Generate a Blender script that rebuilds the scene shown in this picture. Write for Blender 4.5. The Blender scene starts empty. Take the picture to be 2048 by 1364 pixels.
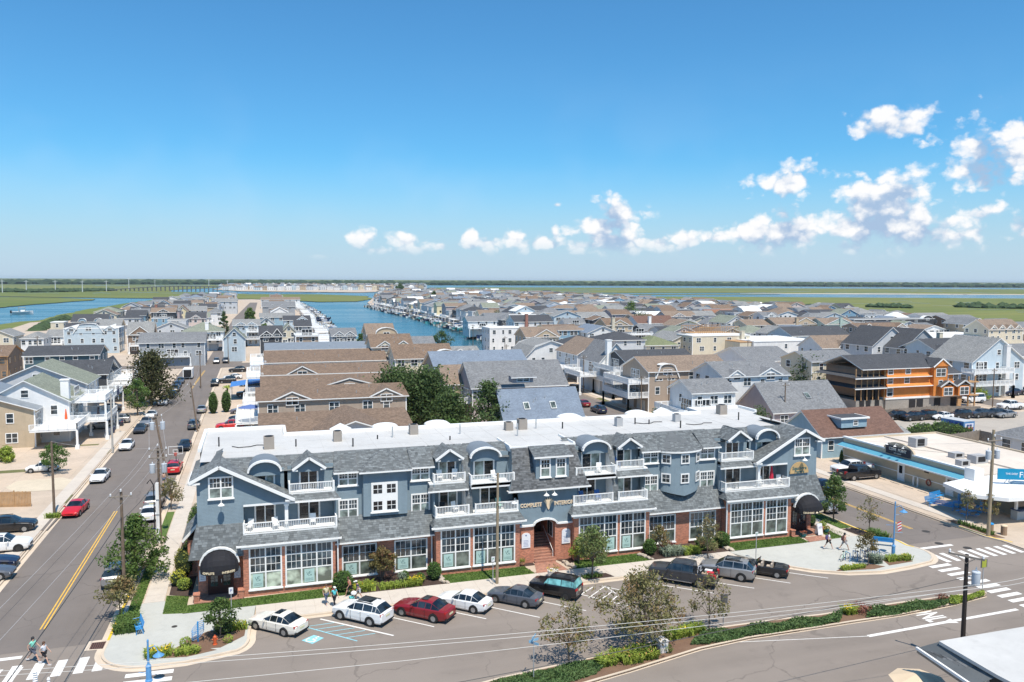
import bpy,bmesh,math,random
import numpy as np
from mathutils import Vector,Matrix
from mathutils.geometry import tessellate_polygon
R=math.radians
sc=bpy.context.scene
col=sc.collection
rnd=random.Random(7)
# camera
IW,IH,FL,CAMH=2048.0,1364.0,1590.0,26.5
ROLL,HY,VX=0.0042,560.0,514.0
def _cam():
 th=math.atan((IH/2-HY)/FL*math.cos(ROLL))
 fwd=Vector((0,math.cos(th),-math.sin(th)));up=Vector((0,math.sin(th),math.cos(th)));rt=Vector((1,0,0))
 r2=rt*math.cos(ROLL)+up*math.sin(ROLL);u2=-rt*math.sin(ROLL)+up*math.cos(ROLL)
 s0=HY+ROLL*(VX-IW/2)
 d=(VX-IW/2)/FL*r2-(s0-IH/2)/FL*u2+fwd
 Rz=Matrix.Rotation(math.atan2(d.x,d.y),3,'Z')
 return Rz@r2,Rz@u2,Rz@fwd
RT,UP,FW=_cam()
cam=bpy.data.cameras.new('camera');camo=bpy.data.objects.new('camera',cam);col.objects.link(camo)
camo.matrix_world=Matrix(((RT.x,UP.x,-FW.x,0),(RT.y,UP.y,-FW.y,0),(RT.z,UP.z,-FW.z,CAMH),(0,0,0,1)))
cam.sensor_width=36;cam.lens=36*FL/IW;cam.clip_start=1;cam.clip_end=90000
sc.camera=camo
def ray(x,y):return(x-IW/2)/FL*RT-(y-IH/2)/FL*UP+FW
def G(x,y,z=0.0):
 "survey helper: the ground point (height z) seen at a photo pixel"
 r=ray(x,y);t=(z-CAMH)/r.z
 return(r.x*t,r.y*t)
def AY(x,y,Y):
 r=ray(x,y);t=Y/r.y
 return(r.x*t,CAMH+r.z*t)
# world, sun, exposure
SUN_EL,SUN_AZ=64.0,-83.0
HAZE=0.00005
EXPO=0.35
w=bpy.data.worlds.new('World');sc.world=w;w.use_nodes=True
def build_world():
 nt=w.node_tree;N=nt.nodes;L=nt.links;N.clear()
 out=N.new('ShaderNodeOutputWorld');bg=N.new('ShaderNodeBackground')
 sky=N.new('ShaderNodeTexSky');sky.sky_type='NISHITA';sky.sun_disc=False
 sky.sun_elevation=R(SUN_EL);sky.sun_rotation=R(90-SUN_AZ)
 sky.altitude=0;sky.air_density=1.0;sky.dust_density=0.6;sky.ozone_density=2.0
 bg.inputs['Strength'].default_value=0.11
 def M(op,a,b=None,c=None):
  n=N.new('ShaderNodeMath');n.operation=op
  for i,v in enumerate((a,b,c)):
   if v is None:continue
   if isinstance(v,(int,float)):n.inputs[i].default_value=v
   else:L.new(v,n.inputs[i])
  return n.outputs[0]
 tc=N.new('ShaderNodeTexCoord');sep=N.new('ShaderNodeSeparateXYZ');L.new(tc.outputs['Generated'],sep.inputs[0])
 X,Y,Z=sep.outputs
 az=M('ARCTAN2',X,Y)
 el=M('DIVIDE',Z,M('SQRT',M('ADD',M('MULTIPLY',X,X),M('MULTIPLY',Y,Y))))
 comb=N.new('ShaderNodeCombineXYZ');L.new(az,comb.inputs[0]);L.new(M('MULTIPLY',el,1.25),comb.inputs[1])
 blobs=CLOUDS
 def field(dx,dy):
  acc=None
  for(px,py,wx,wy,wt) in blobs:
   r=ray(px,py);a0=math.atan2(r.x,r.y);e0=r.z/math.hypot(r.x,r.y)
   sx=wx/FL/1.05;sy=wy/FL/1.05
   u=M('MULTIPLY',M('SUBTRACT',az,a0+dx),1/sx);v=M('MULTIPLY',M('SUBTRACT',el,e0+dy),1/sy)
   d=M('SQRT',M('ADD',M('MULTIPLY',u,u),M('MULTIPLY',v,v)))
   b=M('SUBTRACT',.8*wt+.12,M('MINIMUM',d,5))
   acc=b if acc is None else M('MAXIMUM',acc,b)
  return acc
 base=field(0,0);above=field(0,-.016)
 def noise2(scale,det,rough=.6,src=None,colr=False):
  n=N.new('ShaderNodeTexNoise');n.noise_dimensions='2D';n.inputs['Scale'].default_value=scale;n.inputs['Detail'].default_value=det;n.inputs['Roughness'].default_value=rough
  L.new(src or comb.outputs[0],n.inputs['Vector']);return n.outputs['Color' if colr else 'Fac']
 wv=N.new('ShaderNodeVectorMath');wv.operation='MULTIPLY_ADD';L.new(noise2(60,3,colr=True),wv.inputs[0]);wv.inputs[1].default_value=(.016,)*3;L.new(comb.outputs[0],wv.inputs[2])
 p1=None
 for sc0,wt in((34,1.25),(85,.6)):
  vo=N.new('ShaderNodeTexVoronoi');vo.voronoi_dimensions='2D';vo.inputs['Scale'].default_value=sc0;L.new(wv.outputs[0],vo.inputs['Vector'])
  q=M('MULTIPLY',M('SUBTRACT',.46,vo.outputs['Distance']),wt);p1=q if p1 is None else M('ADD',p1,q)
 fb=M('MULTIPLY',M('SUBTRACT',noise2(17,7,.62),.5),2.3)
 big=noise2(7,2)
 band=M('SUBTRACT',1,M('ABSOLUTE',M('MULTIPLY',M('SUBTRACT',el,.06),22)))
 away=M('GREATER_THAN',M('ABSOLUTE',M('SUBTRACT',az,.31)),.72)
 rest=M('ADD',M('MULTIPLY',M('SUBTRACT',band,.5),1.4),M('MULTIPLY',M('SUBTRACT',big,.55),6))
 rest=M('SUBTRACT',rest,M('MULTIPLY',M('SUBTRACT',1,away),9))
 base2=M('MAXIMUM',base,rest)
 core_=M('ADD',M('MULTIPLY',base2,.8),fb)
 dens=M('ADD',core_,p1)
 def smooth(v,a,b):
  m=N.new('ShaderNodeMapRange');m.interpolation_type='SMOOTHSTEP'
  L.new(v,m.inputs[0]);m.inputs[1].default_value=a;m.inputs[2].default_value=b;return m.outputs[0]
 alpha=M('MULTIPLY',smooth(dens,-.28,.6),smooth(el,.02,.055))
 wisp=M('MULTIPLY',M('MULTIPLY',smooth(noise2(5,3),.44,.75),.10),smooth(el,.30,.02))
 relief=M('MULTIPLY',M('SUBTRACT',p1,.25),.75)
 shade=smooth(M('ADD',M('MULTIPLY',above,.8),fb),-.1,1.0)
 lit=M('ADD',M('SUBTRACT',.95,M('MULTIPLY',shade,.55)),relief)
 lit=M('MAXIMUM',M('MINIMUM',lit,1.0),.2)
 cr=N.new('ShaderNodeMix');cr.data_type='RGBA';cr.inputs[6].default_value=(2.9,3.9,5.4,1);cr.inputs[7].default_value=(7.4,7.3,7.3,1)
 L.new(smooth(lit,.2,.98),cr.inputs[0])
 tint=N.new('ShaderNodeMix');tint.data_type='RGBA';tint.blend_type='MULTIPLY';tint.inputs[0].default_value=1
 L.new(sky.outputs[0],tint.inputs[6]);tint.inputs[7].default_value=SKYTINT
 wm=N.new('ShaderNodeMix');wm.data_type='RGBA';L.new(wisp,wm.inputs[0]);L.new(tint.outputs[2],wm.inputs[6]);wm.inputs[7].default_value=(6,6.6,7.6,1)
 hz=N.new('ShaderNodeMix');hz.data_type='RGBA';L.new(M('MULTIPLY',smooth(el,.16,.0),HZ),hz.inputs[0]);L.new(wm.outputs[2],hz.inputs[6]);hz.inputs[7].default_value=HZCOL
 mx=N.new('ShaderNodeMix');mx.data_type='RGBA'
 L.new(M('MULTIPLY',alpha,.95),mx.inputs[0]);L.new(hz.outputs[2],mx.inputs[6]);L.new(cr.outputs[2],mx.inputs[7])
 L.new(mx.outputs[2],bg.inputs['Color']);L.new(bg.outputs[0],out.inputs[0])
CLOUDS=[(1785,238,60,24,1.0),(1975,270,34,34,1.1),(2020,310,75,36,1.4),(1575,362,46,26,1.2),(1730,385,46,26,1.2),(1800,380,46,32,1.3),(1770,415,66,30,1.4),(1780,452,95,30,1.54),(1590,462,54,26,1.44),(1570,430,24,20,1.0),(1500,466,44,22,1.24),(1680,462,40,20,1.14),(1900,450,50,22,1.34),(1960,432,34,18,1.1),(2050,448,36,18,1.04),(1228,420,36,24,1.3),(1205,456,50,24,1.34),(1240,480,46,20,1.34),(1165,492,34,12,1.14),(1320,488,34,14,1.14),(1375,482,36,18,1.24),(1430,476,36,16,1.24),(1075,486,40,15,1.24),(1030,478,24,14,1.24),(965,488,36,14,1.24),(945,472,12,12,1.14),(815,484,26,15,1.34),(830,498,36,9,1.24),(722,484,20,15,1.34),(760,502,36,7,1.24),(880,494,20,10,1.14),(640,514,18,4,1.04),(1114,410,9,6,0.9),(1110,466,9,16,0.94)]
SKYTINT=(.40,.88,1.13,1);HZ=.85;HZCOL=(4.0,4.9,6.0,1)
build_world()
sun=bpy.data.lights.new('sun','SUN');sun.energy=4.4;sun.angle=R(.53);sun.color=(1,.915,.80)
so=bpy.data.objects.new('sun',sun);col.objects.link(so)
sd=Vector((math.cos(R(SUN_EL))*math.cos(R(SUN_AZ)),math.cos(R(SUN_EL))*math.sin(R(SUN_AZ)),math.sin(R(SUN_EL))))
so.rotation_euler=sd.to_track_quat('Z','Y').to_euler();so.location=(0,0,80)
sc.view_settings.view_transform='Standard';sc.view_settings.look='None';sc.view_settings.exposure=EXPO
sc.view_settings.gamma=1;sc.view_settings.use_curve_mapping=False
sc.render.engine='CYCLES'
sc.cycles.max_bounces=5;sc.cycles.transparent_max_bounces=12;sc.cycles.volume_bounces=0
# materials
MATS={}
def mat(name,rgb,rough=.7,kind='plain',var=.12,sc_=1.0,metal=0.0,spec=.4,bump=.3,size=None,rgb2=None,emit=None,alpha=None,trans=None,coat=0):
 if name in MATS:return MATS[name]
 m=bpy.data.materials.new(name);m.use_nodes=True;MATS[name]=m
 nt=m.node_tree;N=nt.nodes;L=nt.links;b=N['Principled BSDF']
 b.inputs['Roughness'].default_value=rough;b.inputs['Metallic'].default_value=metal
 b.inputs['Specular IOR Level'].default_value=spec;b.inputs['Coat Weight'].default_value=coat
 c4=(*rgb,1)
 if kind=='flat':b.inputs['Base Color'].default_value=c4;return m
 geo=N.new('ShaderNodeNewGeometry')
 def noise(scale,det=4,vec=None,rough=.6):
  n=N.new('ShaderNodeTexNoise');n.inputs['Scale'].default_value=scale;n.inputs['Detail'].default_value=det;n.inputs['Roughness'].default_value=rough
  L.new(vec if vec else geo.outputs['Position'],n.inputs['Vector']);return n.outputs['Fac']
 def mixc(f,a,b_,mode='MIX'):
  n=N.new('ShaderNodeMix');n.data_type='RGBA';n.blend_type=mode
  for v,i in((f,0),(a,6),(b_,7)):
   if isinstance(v,tuple):n.inputs[i].default_value=v
   elif isinstance(v,(int,float)):n.inputs[i].default_value=v
   else:L.new(v,n.inputs[i])
  return n.outputs[2]
 def mr(v,a,b_,c=0,d=1):
  n=N.new('ShaderNodeMapRange');L.new(v,n.inputs[0])
  for i,x in enumerate((a,b_,c,d)):n.inputs[i+1].default_value=x
  return n.outputs[0]
 def bmp(h,s,d=.02):
  n=N.new('ShaderNodeBump');n.inputs['Strength'].default_value=s;n.inputs['Distance'].default_value=d
  L.new(h,n.inputs['Height']);L.new(n.outputs[0],b.inputs['Normal'])
 lo=tuple(max(0,v*(1-var)) for v in rgb)+(1,);hi=tuple(min(1,v*(1+var)) for v in rgb)+(1,)
 uv=None
 if kind in('siding','brick','shingle','planks'):
  t=N.new('ShaderNodeTexCoord');uv=t.outputs['UV']
 if kind in('plain','siding','planks'):
  c=mixc(mr(noise(.9*sc_,6),.3,.7),lo,hi)
  if kind=='siding':
   mp=N.new('ShaderNodeMapping');L.new(geo.outputs['Position'],mp.inputs[0]);mp.inputs['Scale'].default_value=(1.6,1.6,.25)
   c=mixc(mr(noise(1.0,5,mp.outputs[0],.65),.48,.72,0,.55),c,tuple(v*.8 for v in rgb)+(1,))
   s=N.new('ShaderNodeSeparateXYZ');L.new(uv,s.inputs[0])
   mo=N.new('ShaderNodeMath');mo.operation='FRACT';dv=N.new('ShaderNodeMath');dv.operation='DIVIDE'
   L.new(s.outputs[1],dv.inputs[0]);dv.inputs[1].default_value=size or.18;L.new(dv.outputs[0],mo.inputs[0])
   inv=N.new('ShaderNodeMath');inv.operation='SUBTRACT';inv.inputs[0].default_value=1;L.new(mo.outputs[0],inv.inputs[1])
   bmp(inv.outputs[0],bump,.035)
  elif kind=='planks':
   s=N.new('ShaderNodeSeparateXYZ');L.new(uv,s.inputs[0])
   wv=N.new('ShaderNodeMath');wv.operation='PINGPONG';L.new(s.outputs[0],wv.inputs[0]);wv.inputs[1].default_value=(size or.15)/2
   bmp(mr(wv.outputs[0],0,.02),bump,.02)
  elif bump:bmp(noise(14*sc_,5),bump*.3,.01)
  L.new(c,b.inputs['Base Color'])
 elif kind in('brick','shingle'):
  br=N.new('ShaderNodeTexBrick');L.new(uv,br.inputs['Vector']);br.inputs['Scale'].default_value=1
  bw,rh=size or(.22,.075)
  br.inputs['Brick Width'].default_value=bw;br.inputs['Row Height'].default_value=rh
  c2=rgb2 or tuple(v*.62 for v in rgb)
  br.inputs['Color1'].default_value=tuple(v*(1-var) for v in rgb)+(1,);br.inputs['Color2'].default_value=tuple(v*(1+var) for v in rgb)+(1,)
  br.inputs['Mortar'].default_value=(*c2,1);br.inputs['Mortar Size'].default_value=rh*(.09 if kind=='brick' else.07)
  br.inputs['Mortar Smooth'].default_value=.3;br.inputs['Bias'].default_value=0
  c=mixc(mr(noise(.5,5),.3,.7),br.outputs['Color'],mixc(1.0,br.outputs['Color'],(.82,.83,.85,1),'MULTIPLY'))
  L.new(c,b.inputs['Base Color'])
  iv=N.new('ShaderNodeMath');iv.operation='SUBTRACT';iv.inputs[0].default_value=1;L.new(br.outputs['Fac'],iv.inputs[1])
  bmp(iv.outputs[0],bump,.02)
 elif kind=='asphalt':
  a=noise(.11,4);f=noise(60,3);mp=N.new('ShaderNodeMapping');L.new(geo.outputs['Position'],mp.inputs[0]);mp.inputs['Scale'].default_value=size or(.03,.35,1)
  streak=noise(1.0,4,mp.outputs[0])
  c=mixc(mr(streak,.3,.72),lo,hi);c=mixc(mr(a,.42,.68,0,.7),c,tuple(v*1.22 for v in rgb)+(1,))
  c=mixc(mr(noise(.35,6,None,.7),.58,.8,0,.75),c,tuple(v*.55 for v in rgb)+(1,))
  c=mixc(mr(f,.35,.7,0,.3),c,tuple(v*1.6 for v in rgb)+(1,))
  vo=N.new('ShaderNodeTexVoronoi');vo.feature='DISTANCE_TO_EDGE';vo.inputs['Scale'].default_value=.13
  wv=N.new('ShaderNodeVectorMath');wv.operation='MULTIPLY_ADD';nn_=N.new('ShaderNodeTexNoise');nn_.inputs['Scale'].default_value=.5;nn_.inputs['Detail'].default_value=4;L.new(geo.outputs['Position'],nn_.inputs['Vector']);L.new(nn_.outputs['Color'],wv.inputs[0]);wv.inputs[1].default_value=(2.2,2.2,0);L.new(geo.outputs['Position'],wv.inputs[2]);L.new(wv.outputs[0],vo.inputs['Vector'])
  mk=N.new('ShaderNodeMath');mk.operation='MULTIPLY';L.new(mr(vo.outputs['Distance'],.003,.008,.34,0),mk.inputs[0]);L.new(mr(a,.42,.55),mk.inputs[1])
  c=mixc(mk.outputs[0],c,tuple(v*.35 for v in rgb)+(1,))
  L.new(c,b.inputs['Base Color']);bmp(f,.25,.01)
 elif kind=='concrete':
  a=noise(.18,5);f=noise(25,4);s=noise(1.3,6,None,.7)
  c=mixc(mr(a,.3,.7),lo,hi);c=mixc(mr(s,.5,.75,0,.5),c,tuple(v*.74 for v in rgb)+(1,));c=mixc(mr(noise(.55,3),.55,.7,0,.35),c,tuple(min(1,v*1.15) for v in rgb)+(1,))
  c=mixc(mr(f,.4,.7,0,.15),c,tuple(v*.6 for v in rgb)+(1,))
  L.new(c,b.inputs['Base Color']);bmp(f,.1,.005)
 elif kind=='grass':
  a=noise(.35*sc_,5);f=noise(9*sc_,6,None,.7)
  c=mixc(mr(f,.3,.7),tuple(v*.6 for v in rgb)+(1,),tuple(v*1.35 for v in rgb)+(1,))
  c=mixc(mr(a,.42,.72,0,.8),c,(*(rgb2 or(rgb[0]*1.5,rgb[1]*1.2,rgb[2])),1))
  L.new(c,b.inputs['Base Color']);bmp(f,.6,.04)
 elif kind=='marsh':
  mp=N.new('ShaderNodeMapping');L.new(geo.outputs['Position'],mp.inputs[0]);mp.inputs['Scale'].default_value=(.0016,.006,1)
  a=noise(1.0,8,mp.outputs[0],.6)
  mp2=N.new('ShaderNodeMapping');L.new(geo.outputs['Position'],mp2.inputs[0]);mp2.inputs['Scale'].default_value=(.012,.04,1)
  f=noise(1.0,7,mp2.outputs[0],.65)
  c=mixc(mr(a,.35,.65),(*rgb,1),(*rgb2,1));c=mixc(mr(f,.4,.7,0,.6),c,tuple(v*.55 for v in rgb)+(1,))
  c=mixc(mr(f,.2,.36,.5,0),c,(.20,.20,.085,1))
  L.new(c,b.inputs['Base Color'])
 elif kind=='water':
  mp=N.new('ShaderNodeMapping');L.new(geo.outputs['Position'],mp.inputs[0]);mp.inputs['Scale'].default_value=(.25,1.0,1)
  f=noise(.8,5,mp.outputs[0],.6);g=noise(.06,4,mp.outputs[0])
  mp2=N.new('ShaderNodeMapping');L.new(geo.outputs['Position'],mp2.inputs[0]);mp2.inputs['Scale'].default_value=(.006,.03,1)
  a=noise(1.0,6,mp2.outputs[0])
  c=mixc(mr(a,.35,.65),(*rgb,1),(*rgb2,1));L.new(c,b.inputs['Base Color'])
  r_=mr(a,.35,.65,rough*.8,rough*1.5);L.new(r_,b.inputs['Roughness'])
  ad=N.new('ShaderNodeMath');ad.operation='ADD';L.new(f,ad.inputs[0]);L.new(g,ad.inputs[1]);bmp(ad.outputs[0],bump,.25)
 elif kind=='leaf':
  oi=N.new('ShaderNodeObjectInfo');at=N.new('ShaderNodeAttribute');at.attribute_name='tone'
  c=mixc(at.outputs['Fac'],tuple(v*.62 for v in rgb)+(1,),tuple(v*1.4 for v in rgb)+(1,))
  if rgb2:c=mixc(mr(noise(.9,3),.5,.66,0,.85),c,(*rgb2,1))
  L.new(c,b.inputs['Base Color'])
  tr=N.new('ShaderNodeBsdfTranslucent');L.new(c,tr.inputs[0]);ms=N.new('ShaderNodeMixShader');ms.inputs[0].default_value=.3
  o=N['Material Output'];L.new(b.outputs[0],ms.inputs[1]);L.new(tr.outputs[0],ms.inputs[2]);L.new(ms.outputs[0],o.inputs[0])
 elif kind=='tone':
  at=N.new('ShaderNodeAttribute');at.attribute_name='tone'
  c=mixc(at.outputs['Fac'],lo,hi);c=mixc(mr(noise(.6,5),.35,.7,0,.6),c,tuple(v*.85 for v in rgb)+(1,));L.new(c,b.inputs['Base Color'])
 if trans:
  b.inputs['Transmission Weight'].default_value=trans
 return m
def glass(name,rgb=(.02,.03,.035),rough=.06):
 if name in MATS:return MATS[name]
 m=bpy.data.materials.new(name);m.use_nodes=True;MATS[name]=m
 nt=m.node_tree;N=nt.nodes;L=nt.links;b=N['Principled BSDF']
 g=N.new('ShaderNodeNewGeometry');n=N.new('ShaderNodeTexNoise');n.inputs['Scale'].default_value=1.3;n.inputs['Detail'].default_value=2
 L.new(g.outputs['Position'],n.inputs['Vector'])
 r=N.new('ShaderNodeMix');r.data_type='RGBA';r.inputs[6].default_value=tuple(v*.45 for v in rgb)+(1,);r.inputs[7].default_value=tuple(v*1.9 for v in rgb)+(1,)
 mr=N.new('ShaderNodeMapRange');mr.inputs[1].default_value=.38;mr.inputs[2].default_value=.66;L.new(n.outputs[0],mr.inputs[0]);L.new(mr.outputs[0],r.inputs[0])
 L.new(r.outputs[2],b.inputs['Base Color']);b.inputs['Roughness'].default_value=rough;b.inputs['Specular IOR Level'].default_value=.9
 return m
# mesh builder
def autouv(me):
 n=len(me.polygons)
 if not n:return
 uvl=me.uv_layers.new(name='UVMap')
 nl=len(me.loops)
 vi=np.empty(nl,'i');me.loops.foreach_get('vertex_index',vi)
 co=np.empty(len(me.vertices)*3,'f');me.vertices.foreach_get('co',co);co=co.reshape(-1,3)
 no=np.empty(n*3,'f');me.polygons.foreach_get('normal',no);no=no.reshape(-1,3)
 lt=np.empty(n,'i');me.polygons.foreach_get('loop_total',lt)
 no=np.repeat(no,lt,axis=0)
 flat=(np.abs(no[:,2])>.985)
 u=np.stack([-no[:,1],no[:,0],np.zeros(nl)],1);ln=np.linalg.norm(u,axis=1);ln[ln==0]=1;u/=ln[:,None]
 u[flat]=(1,0,0)
 v=np.cross(no,u);v[flat]=(0,1,0)
 p=co[vi]
 uv=np.stack([(p*u).sum(1),(p*v).sum(1)],1).astype('f')
 uvl.data.foreach_set('uv',uv.ravel())
class MB:
 def __init__(s):s.v=[];s.f=[];s.m=[];s.t=[];s.tone=0.5;s.sm=False
 def add(s,vs,fs,m=0):
  o=len(s.v);s.v+=[tuple(v) for v in vs]
  for f in fs:s.f.append([o+i for i in f]);s.m.append(m);s.t.append(s.tone)
  return s
 def quad(s,a,b,c,d,m=0):return s.add((a,b,c,d),((0,1,2,3),),m)
 def poly(s,pts,m=0):return s.add(pts,(tuple(range(len(pts))),),m)
 def box(s,x0,y0,z0,x1,y1,z1,m=0):
  if x0>x1:x0,x1=x1,x0
  if y0>y1:y0,y1=y1,y0
  if z0>z1:z0,z1=z1,z0
  return s.add([(x0,y0,z0),(x1,y0,z0),(x1,y1,z0),(x0,y1,z0),(x0,y0,z1),(x1,y0,z1),(x1,y1,z1),(x0,y1,z1)],
((3,2,1,0),(4,5,6,7),(0,1,5,4),(1,2,6,5),(2,3,7,6),(3,0,4,7)),m)
 def obox(s,c,d,rz,m=0,tilt=0):
  "box of size d centred on c, turned by rz about Z"
  hx,hy,hz=d[0]/2,d[1]/2,d[2]/2;M_=Matrix.Translation(c)@Matrix.Rotation(rz,4,'Z')@Matrix.Rotation(tilt,4,'X')
  vs=[M_@Vector((x,y,z)) for z in(-hz,hz) for x,y in((-hx,-hy),(hx,-hy),(hx,hy),(-hx,hy))]
  return s.add(vs,((3,2,1,0),(4,5,6,7),(0,1,5,4),(1,2,6,5),(2,3,7,6),(3,0,4,7)),m)
 def bar(s,a,b,w_,h_=None,m=0,up=(0,0,1)):
  "rectangular bar from a to b"
  a=Vector(a);b=Vector(b);d=(b-a).normalized();u=Vector(up)
  if abs(d.dot(u))>.99:u=Vector((1,0,0))
  x=d.cross(u).normalized()*(w_/2);y=x.cross(d).normalized()*((h_ or w_)/2)
  vs=[a-x-y,a+x-y,a+x+y,a-x+y,b-x-y,b+x-y,b+x+y,b-x+y]
  return s.add(vs,((3,2,1,0),(4,5,6,7),(0,1,5,4),(1,2,6,5),(2,3,7,6),(3,0,4,7)),m)
 def tube(s,pts,r,n=6,m=0,r2=None,cap=True):
  pts=[Vector(p) for p in pts];k=len(pts);vs=[];fs=[]
  for i,p in enumerate(pts):
   d=(pts[min(i+1,k-1)]-pts[max(i-1,0)]).normalized()
   u=Vector((0,0,1)) if abs(d.z)<.95 else Vector((1,0,0))
   x=d.cross(u).normalized();y=d.cross(x).normalized()
   rr=r if r2 is None else r+(r2-r)*i/(k-1)
   for j in range(n):
    a=2*math.pi*j/n;vs.append(p+x*math.cos(a)*rr+y*math.sin(a)*rr)
  for i in range(k-1):
   for j in range(n):fs.append((i*n+j,i*n+(j+1)%n,(i+1)*n+(j+1)%n,(i+1)*n+j))
  if cap:fs.append(tuple(range(n))[::-1]);fs.append(tuple((k-1)*n+j for j in range(n)))
  return s.add(vs,fs,m)
 def lathe(s,prof,c=(0,0,0),n=12,m=0,axis='z',sx=1,sy=1,cap=True):
  "prof = [(radius, height)...]"
  vs=[];fs=[]
  for(r,h) in prof:
   for j in range(n):
    a=2*math.pi*j/n;x,y=math.cos(a)*r*sx,math.sin(a)*r*sy
    p=(x,y,h) if axis=='z' else((h,x,y) if axis=='x' else(x,h,y))
    vs.append((c[0]+p[0],c[1]+p[1],c[2]+p[2]))
  for i in range(len(prof)-1):
   for j in range(n):fs.append((i*n+j,i*n+(j+1)%n,(i+1)*n+(j+1)%n,(i+1)*n+j))
  if cap and prof[0][0]>1e-4:fs.append(tuple(range(n))[::-1])
  if cap and prof[-1][0]>1e-4:fs.append(tuple((len(prof)-1)*n+j for j in range(n)))
  return s.add(vs,fs,m)
 def prism(s,pts,d,m=0):
  "polygon (3D points) extruded by vector d"
  n=len(pts);a=[Vector(p) for p in pts];b=[p+Vector(d) for p in a]
  nn=sum(((a[i]-a[0]).cross(a[(i+1)%n]-a[0]) for i in range(1,n)),Vector())
  fl=nn.dot(Vector(d))>0
  o=a+b;tri=[tuple(t) for t in tessellate_polygon([a])] if n>4 else[tuple(range(n))]
  def orient(t,P,want):
   q=(P[t[1]]-P[t[0]]).cross(P[t[2]]-P[t[0]])
   return t if q.dot(want)>0 else t[::-1]
  D=Vector(d)
  fs=[orient(t,a,-D) for t in tri]+[tuple(i+n for i in orient(t,b,D)) for t in tri]
  for i in range(n):
   j=(i+1)%n;fs.append((i,j,j+n,i+n) if fl else(j,i,i+n,j+n))
  return s.add(o,fs,m)
 def sheet(s,pts,z=None,m=0):
  "flat polygon, triangulated, facing up"
  P=[Vector((p[0],p[1],z if z is not None else p[2])) for p in pts]
  fs=[]
  for t in tessellate_polygon([P]):
   q=(P[t[1]]-P[t[0]]).cross(P[t[2]]-P[t[0]]);fs.append(tuple(t) if q.z>0 else tuple(t)[::-1])
  return s.add(P,fs,m)
 def mesh(s,name,mats,smooth=False,uv=None,tone=False,angle=40):
  me=bpy.data.meshes.new(name);me.from_pydata(s.v,[],s.f)
  if not isinstance(mats,(list,tuple)):mats=[mats]
  for q in mats:me.materials.append(q)
  if len(mats)>1:me.polygons.foreach_set('material_index',s.m)
  if tone:
   at=me.attributes.new('tone','FLOAT','FACE');at.data.foreach_set('value',s.t)
  if smooth:
   me.polygons.foreach_set('use_smooth',[True]*len(s.f))
   if angle<180:me.set_sharp_from_angle(angle=R(angle))
  if uv is None:uv=any(q and any(n.type=='TEX_COORD' for n in q.node_tree.nodes) for q in mats)
  if uv:autouv(me)
  return me
 def build(s,name,mats,parent=None,**k):
  return link(name,s.mesh(name,mats,**k),parent)
def link(name,me,parent=None,loc=None):
 o=bpy.data.objects.new(name,me);col.objects.link(o)
 if parent is not None:
  o.parent=parent
  if loc is None and not parent.get('_loc'):
   o.location=-gl(parent)
 if loc is not None:o.location=loc
 return o
def gl(o):
 v=Vector(o.location)
 while o.parent:o=o.parent;v=v+Vector(o.location)
 return v
def tag(o,label=None,cat=None,group=None,kind=None):
 if label:o['label']=label
 if cat:o['category']=cat
 if group:o['group']=group
 if kind:o['kind']=kind
 return o
def thing(name,loc,label,cat,group=None,rz=0,local=False):
 o=bpy.data.objects.new(name,None);col.objects.link(o);o.location=loc;o.rotation_euler=(0,0,rz);o.empty_display_size=.2
 if local:o['_loc']=1
 return tag(o,label,cat,group)
def struct(name,mb,m,parent=None,**k):
 o=mb.build(name,m,parent,**k)
 if parent is None:o['kind']='structure'
 return o
def copy_tree(o,parent=None):
 c=o.copy();col.objects.link(c)
 if parent is not None:c.parent=parent
 for ch in KIDS.get(o.name,()):copy_tree(ch,c)
 return c
KIDS={}
def index_kids():
 KIDS.clear()
 for o in col.objects:
  if o.parent:KIDS.setdefault(o.parent.name,[]).append(o)
def text(parent,body,loc,size,m,rx=90,rz=0,ext=.02,name='lettering',align='CENTER',sx=1.0,curve=None,bold=0.0):
 c=bpy.data.curves.new(name,'FONT');c.body=body;c.size=size;c.extrude=ext;c.align_x=align;c.align_y='CENTER';c.offset=bold
 c.resolution_u=2
 t=bpy.data.objects.new(name,c);col.objects.link(t)
 dg=bpy.context.evaluated_depsgraph_get();me=bpy.data.meshes.new_from_object(t.evaluated_get(dg));bpy.data.objects.remove(t);bpy.data.curves.remove(c)
 me.name=name
 M_=Matrix.Translation(loc)@Matrix.Rotation(R(rz),4,'Z')@Matrix.Rotation(R(rx),4,'X')@Matrix.Diagonal((sx,1,1,1))
 me.materials.clear();me.materials.append(m)
 if curve:
  for v in me.vertices:v.co.z+=curve*(v.co.x**2)
 me.transform(M_)
 return link(name,me,parent)
# palette
WHITE=mat('white_trim',(.80,.80,.78),.5,var=.04,bump=0)
GLS=glass('window_glass',(.035,.05,.06));GLD=glass('dark_glass',(.012,.016,.02),.05)
BLUE=mat('blue_grey_clapboard',(.175,.235,.275),.75,'siding',.07,size=.115,bump=.8)
BRICK=mat('red_brick',(.56,.21,.12),.85,'brick',.28,size=(.21,.072),rgb2=(.42,.33,.28),bump=.5)
SLATE=mat('grey_roof_shingle',(.155,.17,.175),.9,'tone',.42)
SLATEB=mat('grey_roof_base',(.12,.13,.135),.9)
ROOFW=mat('white_membrane',(.55,.54,.515),.6,'concrete',.09)
ASPH=mat('asphalt',(.205,.175,.15),.92,'asphalt',.16)
ASPH2=mat('asphalt_side',(.158,.137,.122),.92,'asphalt',.15,size=(.35,.03,1))
CONC=mat('concrete_walk',(.56,.50,.43),.85,'concrete',.06)
CONC2=mat('concrete_yards',(.50,.41,.32),.88,'concrete',.13)
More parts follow.
